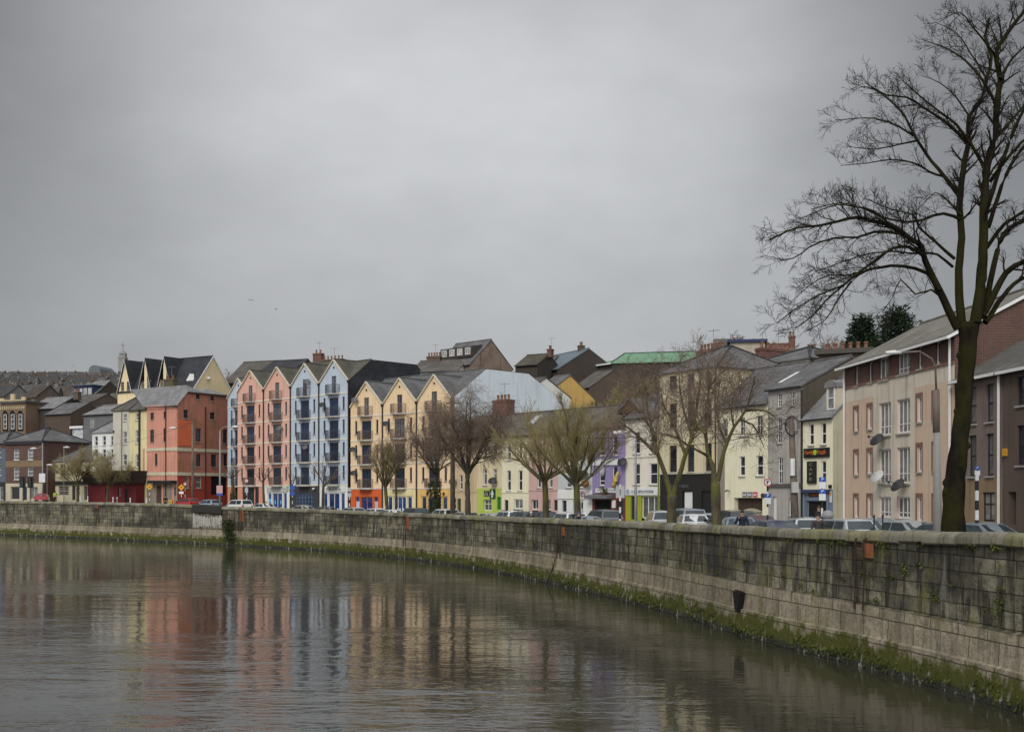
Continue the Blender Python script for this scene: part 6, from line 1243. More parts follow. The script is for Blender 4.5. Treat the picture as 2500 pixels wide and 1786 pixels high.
for k, (px, Y, yt, sp, lab) in enumerate([(1545, 150, 900, 4.5, 'olive scrubby tree under the green roof'), (1590, 146, 888, 4.5, 'olive scrubby tree under the right end of the green roof'), (1500, 150, 930, 4.0, 'brown scrubby tree right of the ochre house'), (1620, 140, 930, 3.6, 'brown scrubby tree beside the yellowish corner house'), (1450, 146, 950, 3.0, 'scrubby tree in front of the brown shed'), (1395, 140, 975, 2.6, 'scrubby tree in front of the ochre house'), (1560, 138, 950, 3.5, 'low scrubby tree behind the ivory shop')]):
    far_tree(lab, px, Y, yt, sp, 140 + k, TWIG_G, nl=10, n=(9, 7, 4), ln=(2.2, 1.3, .7), upr=.5, fork=.15)
# conifers
CON = M('conifer_needles', (.022, .042, .018), .8, 'leaf', dcol=(.008, .017, .007))
def conifer(label, px, Y, yt, w, seed):
    w *= 2.5
    rng = random.Random(seed); x = pX(px, Y); b = gz(x, Y) - .5; h = pZ(yt, Y) - b; a = thing('conifer', label, 'tree', (x, Y, b), 0, 'dark conifers on the skyline'); tr, cr = MB(), MB(); tr.tube([(0, 0, 0), (0, 0, h * .95)], [.3, .05], 7)
    for k in range(150):
        t = (k + rng.random()) / 150; z0 = h * (.22 + .76 * t); az = k * 2.4 + rng.uniform(-.4, .4); ln = w * ((1 - t) * .95 + .10) * rng.uniform(.55, 1.1); d = Vector((math.cos(az), math.sin(az), rng.uniform(.1, .55)))
        tr.tube([(0, 0, z0), (d.x * ln * .8, d.y * ln * .8, z0 + d.z * ln * .8)], [.04, .015], 4, cap=False)
        for _ in range(int(50 + 70 * (1 - t))):
            f_ = rng.uniform(.3, 1.05); q = Vector((0, 0, z0)) + d * ln * f_ + rv(rng, .16 * w * (1.1 - .5 * f_)); e = (d + rv(rng, .7)).normalized() * rng.uniform(.18, .42); f = e.cross(rv(rng)).normalized() * rng.uniform(.04, .10)
            cr.poly([q - e * .3, q + f, q + e, q - f])
    tr.build('trunk', BARK_B, a); cr.build('crown', CON, a)
conifer('left dark conifer above the eaves of the beige apartments', 2106, 120, 775, 2.0, 5); conifer('taller dark conifer beside the ridge of the beige apartments', 2190, 118, 757, 2.5, 9)
# dark bushes along the far ridge
rng = random.Random(17); RG = M('ridge_tree_leaf', (.035, .042, .025), .9, 'leaf'); bm_ = []
for v_ in range(4):
    mb = MB()
    for _ in range(260):
        q = Vector((rng.gauss(0, 1), rng.gauss(0, 1), abs(rng.gauss(0, .9)))); 
        if q.length > 2: continue
        q = Vector((q.x * 1.6, q.y * 1.6, 1.5 + q.z * 1.7)); e = rv(rng).normalized() * rng.uniform(.35, .7); f = e.cross(rv(rng)).normalized() * rng.uniform(.3, .6); mb.poly([q - e, q + f, q + e, q - f])
    mb.tube([(0, 0, -1), (0, 0, 2)], [.3, .2], 5); bm_.append(mb.mesh('ridge_tree', RG))
where = ['at the far left of the skyline', 'left of centre on the far ridge', 'midway along the far ridge', 'left of the round hall', 'beside the round hall', 'between round hall and church']
for k, px in enumerate([3, 12, 26, 36, 48, 57, 64, 70, 86, 99, 102, 118, 136, 141, 158, 170, 176, 188, 196, 266, 272, 280, 288, 262, 130, 78]):
    Y = 905 + rng.uniform(-25, 30); x = pX(px, Y); s_ = rng.uniform(.6, 1.35); o = link('ridge_tree', bm_[k % 4], None, (x, Y, gz(x, Y) - .5), (0, 0, rng.uniform(0, 6))); o.scale = (s_ * 1.3, s_, s_)
    tag(o, f'{"small" if s_ < .9 else "rounded"} dark tree {where[min(5, int(px / 48))]}', 'tree', 'dark trees on the far ridge')
for k in range(44):
    px = rng.uniform(-10, 300); Y = rng.uniform(330, 840); x = pX(px, Y); s_ = rng.uniform(.7, 1.4); o = link('ridge_tree', bm_[k % 4], None, (x, Y, gz(x, Y) - .3), (0, 0, rng.uniform(0, 6))); o.scale = (s_, s_, s_)
    tag(o, f'{"small" if s_ < 1 else "large"} dark tree among the {"lower" if Y < 500 else "middle" if Y < 680 else "upper"} hill houses, {["far left", "above the arched building", "left of the round hall", "below the round hall", "below the church"][max(0, min(4, int((px + 10) / 62)))]}', 'tree', 'dark trees among the hill houses')
# ------------------------------------------------------------------ cars
TYRE = M('tyre_rubber', (.018, .018, .018), .85); RIM = M('wheel_rim', (.35, .35, .36), .4, 'plain', .2, metallic=.6); CGL = Mglass('car_glass', (.025, .035, .04), .05, .25); HLAMP = M('headlamp_glass', (.6, .6, .58), .2, 'plain', .1); TLAMP = M('tail_lamp_red', (.38, .015, .015), .3, 'plain', .1); TRIM = M('car_trim', (.02, .02, .022), .6); PLATE = M('number_plate', (.6, .58, .5), .5)
CARK = {  # body stations (y, half width, top), greenhouse (rear base y, rear roof y, front roof y, front base y, roof z)
 'hatch': ([(-2.0, .66, .62), (-1.94, .78, .90), (-1.55, .86, .98), (-.5, .875, .95), (.6, .87, .93), (1.05, .86, .90), (1.6, .82, .78), (1.9, .74, .66), (2.0, .62, .5)], (-1.9, -1.45, .2, 1.08, 1.47), (-1.2, 1.25)),
 'saloon': ([(-2.25, .66, .62), (-2.18, .80, .90), (-1.6, .87, .97), (-.6, .885, .95), (.6, .88, .92), (1.0, .87, .89), (1.7, .83, .77), (2.1, .75, .64), (2.22, .62, .5)], (-1.62, -.95, .15, 1.0, 1.42), (-1.35, 1.38)),
 'suv': ([(-2.15, .70, .7), (-2.08, .82, 1.0), (-1.6, .90, 1.08), (-.5, .91, 1.05), (.7, .91, 1.03), (1.1, .90, 1.0), (1.7, .86, .92), (2.05, .78, .78), (2.15, .66, .55)], (-2.05, -1.75, .3, 1.12, 1.68), (-1.3, 1.35)),
 'mini': ([(-1.75, .66, .66), (-1.70, .76, .95), (-1.3, .81, 1.02), (-.4, .82, 1.0), (.6, .82, .98), (.95, .81, .95), (1.4, .77, .84), (1.65, .70, .7), (1.75, .6, .52)], (-1.68, -1.4, .2, 1.0, 1.6), (-1.08, 1.1))}
_cm = {}
def car_meshes(kind):
    if kind in _cm: return _cm[kind]
    st, (rb, rr, fr, fb, rz), ax = CARK[kind]; mb = MB(); ring = None; zb = .2; n = 0
    for y, hw, zt in st:
        half = [(hw * .86, zb), (hw, zb + .16), (hw * 1.01, zb + (zt - zb) * .55), (hw * .98, zt - .06), (hw * .88, zt)]
        pts = half + [(0, zt + .03)] + [(-x, z) for x, z in half[::-1]]; n = len(pts); o = len(mb.v); mb.v += [(x, y, z) for x, z in pts]
        if ring is not None:
            for j in range(n): mb.f.append([ring + j, o + j, o + (j + 1) % n, ring + (j + 1) % n]); mb.m.append(0)
        else: mb.f.append([o + j for j in range(n)]); mb.m.append(0)
        ring = o
    mb.f.append([ring + j for j in range(n - 1, -1, -1)]); mb.m.append(0)
    hb, hr, zl = st[3][1] * .93, st[3][1] * .70, st[3][2] - .04
    A = lambda s: [(s * hb, rb, zl), (s * hr, rr, rz - .06), (s * hr * 1.02, (rr + fr) / 2, rz - .03), (s * hr, fr, rz - .06), (s * hb, fb, zl)]
    Lp, Rp = A(-1), A(1); C_ = [(0, rb, zl + .02), (0, rr + .02, rz - .01), (0, (rr + fr) / 2, rz + .02), (0, fr - .02, rz - .01), (0, fb, zl + .02)]; V = Lp + C_ + Rp; fs = []
    for i in range(4): fs += [(i, i + 1, 6 + i, 5 + i), (5 + i, 6 + i, 11 + i, 10 + i)]
    fs += [(0, 4, 3, 2, 1), (10, 11, 12, 13, 14)]; mb.add(V, fs)
    def pane(q, out, i0=.07, i1=.93, j0=.1, j1=.92):
        q = [Vector(p) for p in q]; B = lambda a, b: (q[0] * (1 - a) + q[1] * a) * (1 - b) + (q[3] * (1 - a) + q[2] * a) * b
        nrm = (q[1] - q[0]).cross(q[3] - q[0]).normalized(); nrm = nrm if nrm.dot(Vector(out)) > 0 else -nrm
        return [B(a, b) + nrm * .018 for a, b in ((i0, j0), (i1, j0), (i1, j1), (i0, j1))]
    g = {}
    g['windscreen'] = MB().poly(pane([Lp[4], Rp[4], Rp[3], Lp[3]], (0, 1, .3))); g['rear_window'] = MB().poly(pane([Lp[0], Rp[0], Rp[1], Lp[1]], (0, -1, .3), .07, .93, .22, .9))
    side = []
    for s, P in ((-1, Lp), (1, Rp)):
        ym = (rr + fr) / 2 - .05
        q = [(s * hb, rb + .25, zl), (s * hb, ym, zl), (s * hr, ym, rz - .05), (s * hr, rr, rz - .06)]; side.append(MB().poly(pane(q, (s, 0, .2), .08, .96, .16, .88)))
        q = [(s * hb, ym, zl), (s * hb, fb - .12, zl), (s * hr, fr, rz - .06), (s * hr, ym, rz - .05)]; side.append(MB().poly(pane(q, (s, 0, .2), .04, .93, .16, .88)))
    r = .31 if kind != 'suv' else .35
    wh = MB().lathe([(r * .6, -.1), (r * .95, -.1), (r, -.06), (r, .06), (r * .95, .1), (r * .6, .1)], n=16, ax=0); rm = MB().lathe([(r * .62, -.105), (r * .5, -.115), (.05, -.112), (.05, .112), (r * .5, .115), (r * .62, .105)], n=12, ax=0)
    y0, hw0 = st[1][0], st[1][1]; y1, hw1 = st[-2][0], st[-2][1]; zt = st[1][2]
    tl = MB().box(-.06, -.05, -.16, .10, .04, .12); hl = MB().box(-.13, -.05, -.07, .13, .05, .07); mr = MB().lathe([(.03, -.06), (.09, -.03), (.1, .04), (.05, .08)], n=8, ax=1)
    pl = MB().box(-.26, -.02, 0, .26, .0, .11); bp = MB().box(-hw0 * .93, y0 - .1, .28, hw0 * .93, y0 + .02, .5)
    _cm[kind] = dict(body=mb.mesh('body', TYRE, True), glass={k: m.mesh(k, CGL) for k, m in g.items()}, side=[m.mesh('side_window', CGL) for m in side], wheel=wh.mesh('wheel', TYRE, True), rim=rm.mesh('rim', RIM, True),
        wp=[(s * (st[3][1] - .08), y, r) for y in ax for s in (-1, 1)], tail=tl.mesh('tail_light', TLAMP), tp=[(s * (hw0 - .05), y0 - .0, zt - .08) for s in (-1, 1)], head=hl.mesh('headlight', HLAMP), hp=[(s * (hw1 - .16), y1 - .03, st[-2][2] - .03) for s in (-1, 1)],
        mirror=mr.mesh('mirror', TRIM, True), mp=[(s * (hb + .13), fb - .3, zl + .08) for s in (-1, 1)], plate=pl.mesh('number_plate', PLATE), pp=(0, y0 - .1 - .003, .36), bumper=bp.mesh('bumper', TRIM), roofz=rz)
    try: _cm[kind]['body'].set_sharp_from_angle(angle=R(38))
    except Exception: pass
    return _cm[kind]
_pm = {}
def car(kind, px, d, color, label, flip=False, rot=0.0, Y=None, taxi=False, rack=False):
    Y = Y or quayY(px) + d; x = pX(px, Y); i = min(range(0, NQ, 1), key=lambda j: (QS[j] - Vector((x, Y))).length); t = -QT[i] if not flip else QT[i]
    a = thing('parked_car', label, 'car', (x, Y, zs(x) + .008), math.atan2(t.y, t.x) - math.pi / 2 + R(rot), 'cars on the quay street'); m = _cm.get(kind) or car_meshes(kind)
    if (kind, color) not in _pm:
        me = m['body'].copy(); me.materials.clear(); me.materials.append(Mcar('car_paint_' + color, PAINT[color])); _pm[(kind, color)] = me
    link('body', _pm[(kind, color)], a)
    for k, me in m['glass'].items(): link(k, me, a)
    for me in m['side']: link('side_window', me, a)
    for p in m['wp']: w_ = link('wheel', m['wheel'], a, p); link('rim', m['rim'], w_)
    for p in m['tp']: link('tail_light', m['tail'], a, p)
    for p in m['hp']: link('headlight', m['head'], a, p)
    for p in m['mp']: link('mirror', m['mirror'], a, p)
    link('number_plate', m['plate'], a, m['pp']); link('bumper', m['bumper'], a)
    if taxi: MB().box(-.35, -.12, 0, .35, .12, .16).build('roof_sign', M('taxi_sign', (.65, .35, .05), .5), a, (0, -.4, m['roofz'] + .02))
    if rack:
        for s in (-.53, .53): MB().box(-.025, -.9, 0, .025, .2, .07).build('roof_rail', TRIM, a, (s, -.2, m['roofz'] - .04))
    return a
PAINT = dict(red=(.42, .02, .02), white=(.74, .74, .74), silver=(.40, .42, .43), grey=(.16, .17, .18), darkgrey=(.06, .06, .065), blue=(.16, .22, .30), navy=(.03, .04, .08), black=(.02, .02, .022), beige=(.45, .42, .33), maroon=(.10, .02, .02), steel=(.25, .29, .33), lightblue=(.32, .40, .50), crimson=(.36, .015, .03))
car('saloon', 104, 6, 'crimson', 'crimson saloon seen side on in front of the dark red brick shop', Y=quayY(104) + 6.0, rot=-38)
for a in [('hatch', 455, 6.5, 'red', 'bright red hatchback below the red corner building'), ('hatch', 508, 6.5, 'lightblue', 'pale blue hatchback right of the red hatchback'), ('suv', 580, 6.5, 'white', 'white high roofed hatchback left of the first pink house'), ('saloon', 640, 7.5, 'white', 'white taxi with an orange roof sign below the pink houses'), ('saloon', 735, 8, 'beige', 'beige saloon below the dark grey street front'), ('saloon', 790, 8, 'grey', 'grey saloon below the tallest blue house'),
          ('hatch', 857, 7, 'silver', 'silver hatchback in front of the orange shopfront'), ('hatch', 912, 7, 'white', 'white hatchback just right of the orange shopfront'), ('saloon', 952, 6, 'white', 'white saloon between the slim trees by the pale yellow shopfront'), ('suv', 1008, 8, 'darkgrey', 'dark grey estate in front of the pale yellow shopfront'), ('suv', 1082, 6, 'white', 'white people carrier in front of the golden shopfront'), ('hatch', 1132, 7, 'beige', 'beige hatchback beside the drooping brown tree'),
          ('saloon', 1192, 8.5, 'silver', 'silver saloon in front of the lime green shop'), ('suv', 1240, 9, 'white', 'white people carrier in front of the cream house'), ('suv', 1275, 8, 'darkgrey', 'dark grey van like car before the cream house'), ('suv', 1316, 9, 'black', 'black people carrier in front of the dusty pink house'), ('suv', 1385, 5, 'white', 'white car close behind the wall left of the yellow green tree'), ('saloon', 1428, 6, 'steel', 'low steel grey car under the yellow green tree'),
          ('suv', 1468, 14, 'grey', 'grey family car in front of the dark red shopfront'), ('mini', 1610, 11, 'silver', 'tall silver city car left of the first forked tree'), ('suv', 1664, 13, 'steel', 'steel grey car behind the first forked tree'), ('saloon', 1688, 10, 'white', 'white saloon between the two forked trees'), ('hatch', 1738, 13, 'white', 'white hatchback behind the second forked tree'), ('suv', 1778, 12, 'darkgrey', 'dark estate before the cream garage arch'),
          ('saloon', 1800, 7.5, 'blue', 'dark blue grey saloon behind the man in the dark jacket'), ('saloon', 1838, 13, 'maroon', 'maroon saloon in front of the garage arch'), ('saloon', 1880, 3.2, 'navy', 'navy saloon close behind the wall showing only its roof'), ('hatch', 1962, 9, 'silver', 'silver hatchback left of the man in the grey top'), ('hatch', 2054, 9.3, 'silver', 'silver hatchback square on from behind, right of the man in the grey top'), ('hatch', 2146, 11, 'steel', 'steel blue hatchback under the beige apartments, beside thin posts'),
          ('saloon', 2226, 11.5, 'silver', 'silver saloon under the beige apartments'), ('saloon', 2292, 10, 'grey', 'grey saloon just left of the big trunk'), ('saloon', 2412, 11.5, 'steel', 'steel grey saloon just right of the big trunk')]:
    fl = a[1] in (2226, 2412, 2146); kw = dict(taxi=a[1] == 640, rack=a[1] in (1240, 1316)); car(*a, flip=fl, rot=(-14 if a[1] in (1962, 1688, 1800, 1610) else 6 if a[1] > 2100 else 0), **kw)

# ------------------------------------------------------------------ street furniture
POLE = M('galvanised_pole', (.27, .27, .27), .6, 'plain', .3, metallic=.2); WOODP = M('weathered_wood_pole', (.15, .115, .09), .9, 'bark', .3, dcol=(.2, .17, .14)); SGB = M('sign_blue', (.03, .09, .40), .5); SGY = M('sign_yellow', (.65, .33, .02), .5); SGR = M('sign_red', (.5, .03, .03), .5); LAMPW = M('lamp_white', (.7, .7, .68), .4)
def post(name, label, cat, px, d, Y=None, group=None):
    Y = Y or quayY(px) + d; x = pX(px, Y); return thing(name, label, cat, (x, Y, zs(x)), 0, group), x, Y
def Zr(py, x, Y): return pZ(py, Y) - zs(x)
def striped(label, px, d, ytop, signs=(), name='sign_post', r=.045):
    a, x, Y = post(name, label, 'sign', px, d, group='striped sign posts'); h = Zr(ytop, x, Y); k = 0; z = 0; w_, b_ = MB(), MB()
    mb = MB()
    while z < h: mb.tube([(0, 0, z), (0, 0, min(h, z + .38))], r, 8, mi=k % 2); z += .38; k += 1
    mb.build('pole', [SIGNW, BLACKM], a)
    for kind, py, s in signs:
        z = Zr(py, x, Y)
        if kind == 'diamond': MB().prism([(0, -s), (s, 0), (0, s), (-s, 0)], 1, -.06, -.03).build('sign_plate', SGY, a, (0, 0, z)); MB().prism([(-s * .35, -s * .1), (0, s * .3), (s * .35, -s * .1)], 1, -.064, -.061).build('symbol', SIGNK, a.children[-1], (0, 0, 0))
        elif kind == 'round': o = MB().lathe([(.02, -.06), (s, -.06), (s, -.03)], n=18, ax=1).build('sign_plate', SGR, a, (0, 0, z)); MB().lathe([(.02, -.065), (s * .78, -.065), (s * .78, -.061)], n=18, ax=1).build('sign_face', SIGNW, o); MB().box(-s * .3, -.07, -s * .45, -s * .05, -.066, s * .4).box(-s * .3, -.07, s * .15, s * .35, -.066, s * .4).build('symbol', SIGNK, o)
        elif kind == 'blue': MB().lathe([(.02, -.06), (s, -.06), (s, -.03)], n=18, ax=1).build('sign_plate', SGB, a, (0, 0, z))
        elif kind == 'park':
            o = MB().box(-s, -.06, -s * .2, s, -.03, s * 1.2).build('sign_plate', SGB, a, (0, 0, z)); me = text_mesh('P', s * 1.5, .004); me.materials.append(SIGNW); link('lettering', me, o, (0, -.066, s * .5), (R(90), 0, 0)); MB().box(-s, -.06, -s * 2.2, s, -.03, -s * .25).build('sign_plate', SIGNW, a, (0, 0, z))
        elif kind == 'plate': MB().box(-s, -.06, -s * .5, s, -.03, s * .5).build('sign_plate', SIGNW, a, (0, 0, z))
        elif kind == 'tall': MB().box(-s, -.06, -s * 1.4, s, -.03, s * 1.4).build('sign_plate', M('grey_sign', (.4, .42, .42), .5), a, (0, 0, z))
    return a
striped('striped post with a yellow diamond sign left of the stone doorway', 365, 7, 1188, [('diamond', 1188, .42)]); striped('striped post with a yellow diamond and a white plate right of the stone doorway', 443, 7, 1182, [('diamond', 1189, .42), ('plate', 1202, .3)]); striped('striped post with a small round sign before the deep red wall', 452, 8, 1178, [('round', 1181, .22)])
striped('striped post with a round sign before the dark glazed entrance', 602, 7, 1172, [('round', 1173, .22), ('tall', 1196, .2)]); striped('striped post with two round blue signs between pink and blue houses', 714, 5.5, 1184, [('blue', 1190, .3), ('blue', 1204, .26)]); striped('striped post with white plates at the corner of the orange shopfront', 853, 7, 1192, [('tall', 1196, .2), ('tall', 1206, .2)])
striped('striped post with a grey traffic plate before the olive pilaster', 1514, 9, 1182, [('tall', 1200, .28)], r=.07); striped('striped post with a red ringed turn sign and a blue parking sign', 1874, 10, 1172, [('round', 1177, .2), ('park', 1213, .15)]); striped('striped post with blue and white parking signs before the cafe', 2007, 9.5, 1168, [('park', 1174, .15), ('park', 1203, .15)]); striped('striped post with a small blue sign right of the big trunk', 2385, 11, 1142, [('park', 1146, .1)], r=.075)
striped('plain striped post beside the golden door panels', 1421, 8, 1200, [('round', 1205, .22)])
def lamp(label, px, d, ytop, arm, yarm, r=.09, mat=None, signs=(), Y=None, double=False, name='street_lamp', head=None):
    a, x, Y = post(name, label, 'street lamp', px, d, Y); h = Zr(ytop, x, Y); MB().tube([(0, 0, 0), (0, 0, h * .35), (0, 0, h)], [r * 1.3, r, r * .7], 8).build('pole', mat or POLE, a, smooth=True)
    if arm:
        q = arm; zz = Zr(yarm, x, Y); MB().tube([(0, 0, h - .05), (q * .15, 0, h + (zz - h) * .6), (q * .5, 0, zz + .05), (q, 0, zz)], .04, 6).build('arm', mat or POLE, a); MB().tube([(q - .1 * (1 if q > 0 else -1), 0, zz), (q + .25 * (1 if q > 0 else -1), 0, zz), (q + .75 * (1 if q > 0 else -1), 0, zz - .02)], [.06, .15, .11], 8).build('lamp_head', head or LAMPW, a, smooth=True)
    for (dx, py, w_, h_, mt) in signs: MB().box(dx - w_ / 2, -r - .09, -h_ / 2, dx + w_ / 2, -r - .05, h_ / 2).build('sign_plate', mt, a, (0, 0, Zr(py, x, Y)))
    return a
lamp('tall grey lamp post with a pink and blue sign before the red building', 537, 7, 1050, 1.6, 1041, .12, signs=[(0, 1194, .75, .95, M('sign_pink', (.55, .33, .32), .6)), (0, 1206, .75, .25, SGB)]); lamp('thick weathered pole with a short lamp arm before the red corner', 470, 9, 1028, -2.2, 1044, .17, WOODP)
lamp('grey lamp post with a white sign box at the left', 104, 6, 1080, -1.0, 1094, .1, signs=[(0, 1166, .9, 1.3, SIGNW)]); lamp('slim lamp post with a white globe over the low pub', 156, 8, 1088, .05, 1091, .05); lamp('short lamp post with a white head before the set back house', 115, 8, 1132, .05, 1134, .05); lamp('slim grey lamp post before the ivory shop', 1552, 7, 1060, -.6, 1055, .08)
a, x, Y = post('street_lamp', 'concrete lamp post with a rusty thin top and long arm before the beige apartments', 'street lamp', 2290, 8); h1, h2 = Zr(952, x, Y), Zr(875, x, Y); CPM = M('concrete_post', (.33, .32, .3), .85, 'plaster', .4); RPM = M('rusty_pole', (.18, .15, .13), .85, 'plaster', .8, dcol=(.12, .05, .03))
MB().tube([(0, 0, 0), (-.03, 0, h1 * .5), (-.06, 0, h1)], [.19, .15, .11], 8).build('post', CPM, a, smooth=True); MB().tube([(-.06, 0, h1 - 1.6), (-.06, 0, h1)], [.14, .125], 8).build('rusty_sleeve', RPM, a, smooth=True)
ax_ = pX(2185, Y) - x; az_ = Zr(861, x, Y); MB().tube([(-.06, 0, h1 - .1), (-.1, 0, h2 - .3), (-.25, 0, h2), (-.7, 0, az_ + .05), (ax_, 0, az_)], .04, 6).build('arm', RPM, a, smooth=True); MB().tube([(ax_ + .25, 0, az_), (ax_, 0, az_ + .02), (ax_ - .35, 0, az_)], [.04, .09, .07], 8).build('lamp_head', LAMPW, a, smooth=True)
a, x, Y = post('utility_pole', 'thick wooden utility pole at the end of the apricot terrace', 'utility pole', 1105, 6); MB().tube([(0, 0, 0), (0, 0, Zr(955, x, Y))], [.24, .17], 9).build('pole', WOODP, a, smooth=True); MB().box(-.6, -.06, 0, .6, .06, .12).build('crossarm', WOODP, a, (0, 0, Zr(985, x, Y)))
a, x, Y = post('utility_pole', 'leaning wooden utility pole with a coil of cable before the narrow grey house', 'utility pole', 1938, 9.5); h = Zr(1016, x, Y); MB().tube([(.1, 0, 0), (0, 0, h * .5), (-.12, 0, h)], [.2, .17, .12], 9).build('pole', WOODP, a, smooth=True)
mb = MB(); [mb.tube([(-.12 + (.27 + .04 * k) * math.cos(t * .35), -.1 - .04 * k, h - .45 + (.42 + .03 * k) * math.sin(t * .35)) for t in range(19)], .013, 5) for k in range(3)]; mb.build('cable_coil', BLACKM, a); MB().box(-.16, -.3, 0, .16, -.12, .5).build('meter_box', M('box_grey', (.4, .4, .37)), a, (0, 0, 2.6)); MB().tube([(0, -.17, 0), (0, -.17, .8)], .12, 8).build('lamp', LAMPW, a, (-.1, 0, h * .55))
for lab, px in (('left traffic light before the brick shop doorway', 56), ('right traffic light before the brick shop window', 75)):
    a, x, Y = post('traffic_light', lab, 'traffic light', px, 5.5, group='traffic lights'); MB().tube([(0, 0, 0), (0, 0, Zr(1190, x, Y))], .06, 7).build('pole', BLACKM, a); z = Zr(1175, x, Y); o = MB().box(-.45, -.12, -.9, .45, -.06, .75).box(-.17, -.3, -.75, .17, -.12, .6).build('signal_head', BLACKM, a, (0, 0, z))
    for k, c in enumerate(((.12, .01, .01), (.12, .07, .01), (.01, .10, .05))): MB().lathe([(.02, -.31), (.11, -.315), (.11, -.3)], n=10, ax=1).build('lens', M('lens_' + 'rag'[k] if False else ('lens_red', 'lens_amber', 'lens_green')[k], c, .3), o, (0, 0, .38 - .43 * k))
for k, px in enumerate((286, 318, 276, 358, 196, 214)):
    a, x, Y = post('bollard', ('white topped bollard in front of the red pub', 'bollard right of the red pub', 'bollard at the left of the red pub', 'bollard below the lemon yellow house', 'bollard between the bushy trees', 'bollard beside the red pub tree')[k], 'bollard', px, 4, group='bollards along the kerb'); MB().tube([(0, 0, 0), (0, 0, 1.0)], .07, 8).build('post', SIGNW if k else POLE, a); MB().lathe([(.07, 1.0), (.1, 1.03), (.1, 1.1), (.03, 1.14)], n=8).build('cap', SIGNW, a)
a, x, Y = post('ticket_machine', 'grey round topped pillar in front of the cafe', 'pillar', 2021, 9); MB().lathe([(.2, 0), (.2, 1.5)], n=12).build('pillar', M('machine_grey', (.25, .25, .26), .6), a, smooth=False); MB().lathe([(.26, 1.5), (.28, 1.6), (.22, 1.75), (.05, 1.82)], n=12).build('cap', M('machine_grey', (.25, .25, .26), .6), a); MB().box(-.1, -.22, 1.0, .1, -.19, 1.3).build('panel', BLACKM, a)
for lab, px in (('left thin black railing post behind the wall', 2134), ('right thin black railing post behind the wall', 2155)):
    a, x, Y = post('railing_post', lab, 'post', px, 2.2, group='thin railing posts'); MB().tube([(0, 0, 0), (0, 0, Zr(1262, x, Y))], .025, 6).build('post', BLACKM, a); MB().lathe([(.04, 0), (.045, .04), (.02, .09)], n=7).build('finial', BLACKM, a, (0, 0, Zr(1262, x, Y)))

# ------------------------------------------------------------------ things fixed to the quay wall
RUST = M('rusty_iron', (.045, .022, .015), .85, 'plain', .6, dcol=(.03, .018, .014)); ORP = M('orange_rust_paint', (.32, .12, .05), .85, 'plaster', .85, dcol=(.10, .045, .03), scale=2.5)
def on_wall(name, label, cat, px, z, out=.03, group=None):
    p, n_, t_, fi = wall_face_at(px, z, out); return thing(name, label, cat, (p.x, p.y, z), math.atan2(n_.y, n_.x) - math.pi / 2, group), p
def ladder(label, px, ytop, ybot, w=.5, plate=None, iron=True, pdx=.2):
    a, p = on_wall('quay_ladder', label, 'ladder', px, 0, .05, 'iron ladders on the quay wall'); Y = p.y; zt, zb = pZ(ytop, Y), pZ(ybot, Y)
    if iron:
        for s in (-1, 1): MB().tube([(s * w / 2, .12, zt - .12), (s * w / 2, -.02, zt), (s * w / 2, -.16, zt - .05), (s * w / 2, -.18, zt - .3), (s * w / 2, -.16, (zt + zb) / 2), (s * w / 2, -.22, zb)], .03, 6).build('rail', RUST, a)
        k = int((zt - zb - .2) / .3); mb = MB(); [mb.tube([(-w / 2, -.16, zt - .45 - .3 * i), (w / 2, -.16, zt - .45 - .3 * i)], .016, 5) for i in range(k)]; mb.build('rungs', RUST, a)
    if plate: x0, x1, y0, y1 = plate; MB().box(x0, -.03, pZ(y1, Y), x1, .04, pZ(y0, Y)).build('backing_plate', ORP, a)
    return a
ladder('nearest iron ladder with an orange backing plate on the wall', 2112, 1312, 1487, .55, (-.02, .55, 1325, 1360)); ladder('dark iron ladder on the wall left of the driftwood branch', 1372, 1276, 1360, .6, (.05, .55, 1286, 1306)); ladder('rusty orange painted ladder head on the wall under the ivy clad tree', 993, 1254, 1340, .5, (-.1, .55, 1256, 1290)); ladder('orange painted ladder on the wall below the white taxi', 590, 1241, 1300, .5, (-.3, .5, 1243, 1272)); ladder('farthest ladder with an orange patch near the red pub', 236, 1230, 1290, .5, (-.2, .4, 1231, 1241))
a, p = on_wall('outfall_flap', 'black iron outfall flap sticking out of the wall foot', 'outfall', 1823, 1.35, .15); MB().prism([(-.35, .5), (.35, .45), (.22, 0), (.1, -.35), (-.1, -.35), (-.22, 0)], 1, -.35, .3).build('flap', M('tarred_iron', (.012, .011, .010), .8), a); MB().tube([(-.4, -.2, .52), (.4, -.2, .5)], .04, 6).build('hinge', RUST, a)
a, p = on_wall('driftwood', 'dead branch leaning from the water against the wall', 'branch', 1362, 0, .45); MB().tube([(-.35, -.25, -.2), (-.12, -.1, .5), (.1, .05, 1.1), (.25, .15, 1.6), (.55, .2, 2.0)], [.07, .06, .05, .03, .015], 6).tube([(.1, .05, 1.1), (.3, 0, 1.3), (.35, -.1, 1.6)], [.03, .02, .01], 5).build('branch', M('dead_wood', (.03, .024, .018), .9), a)
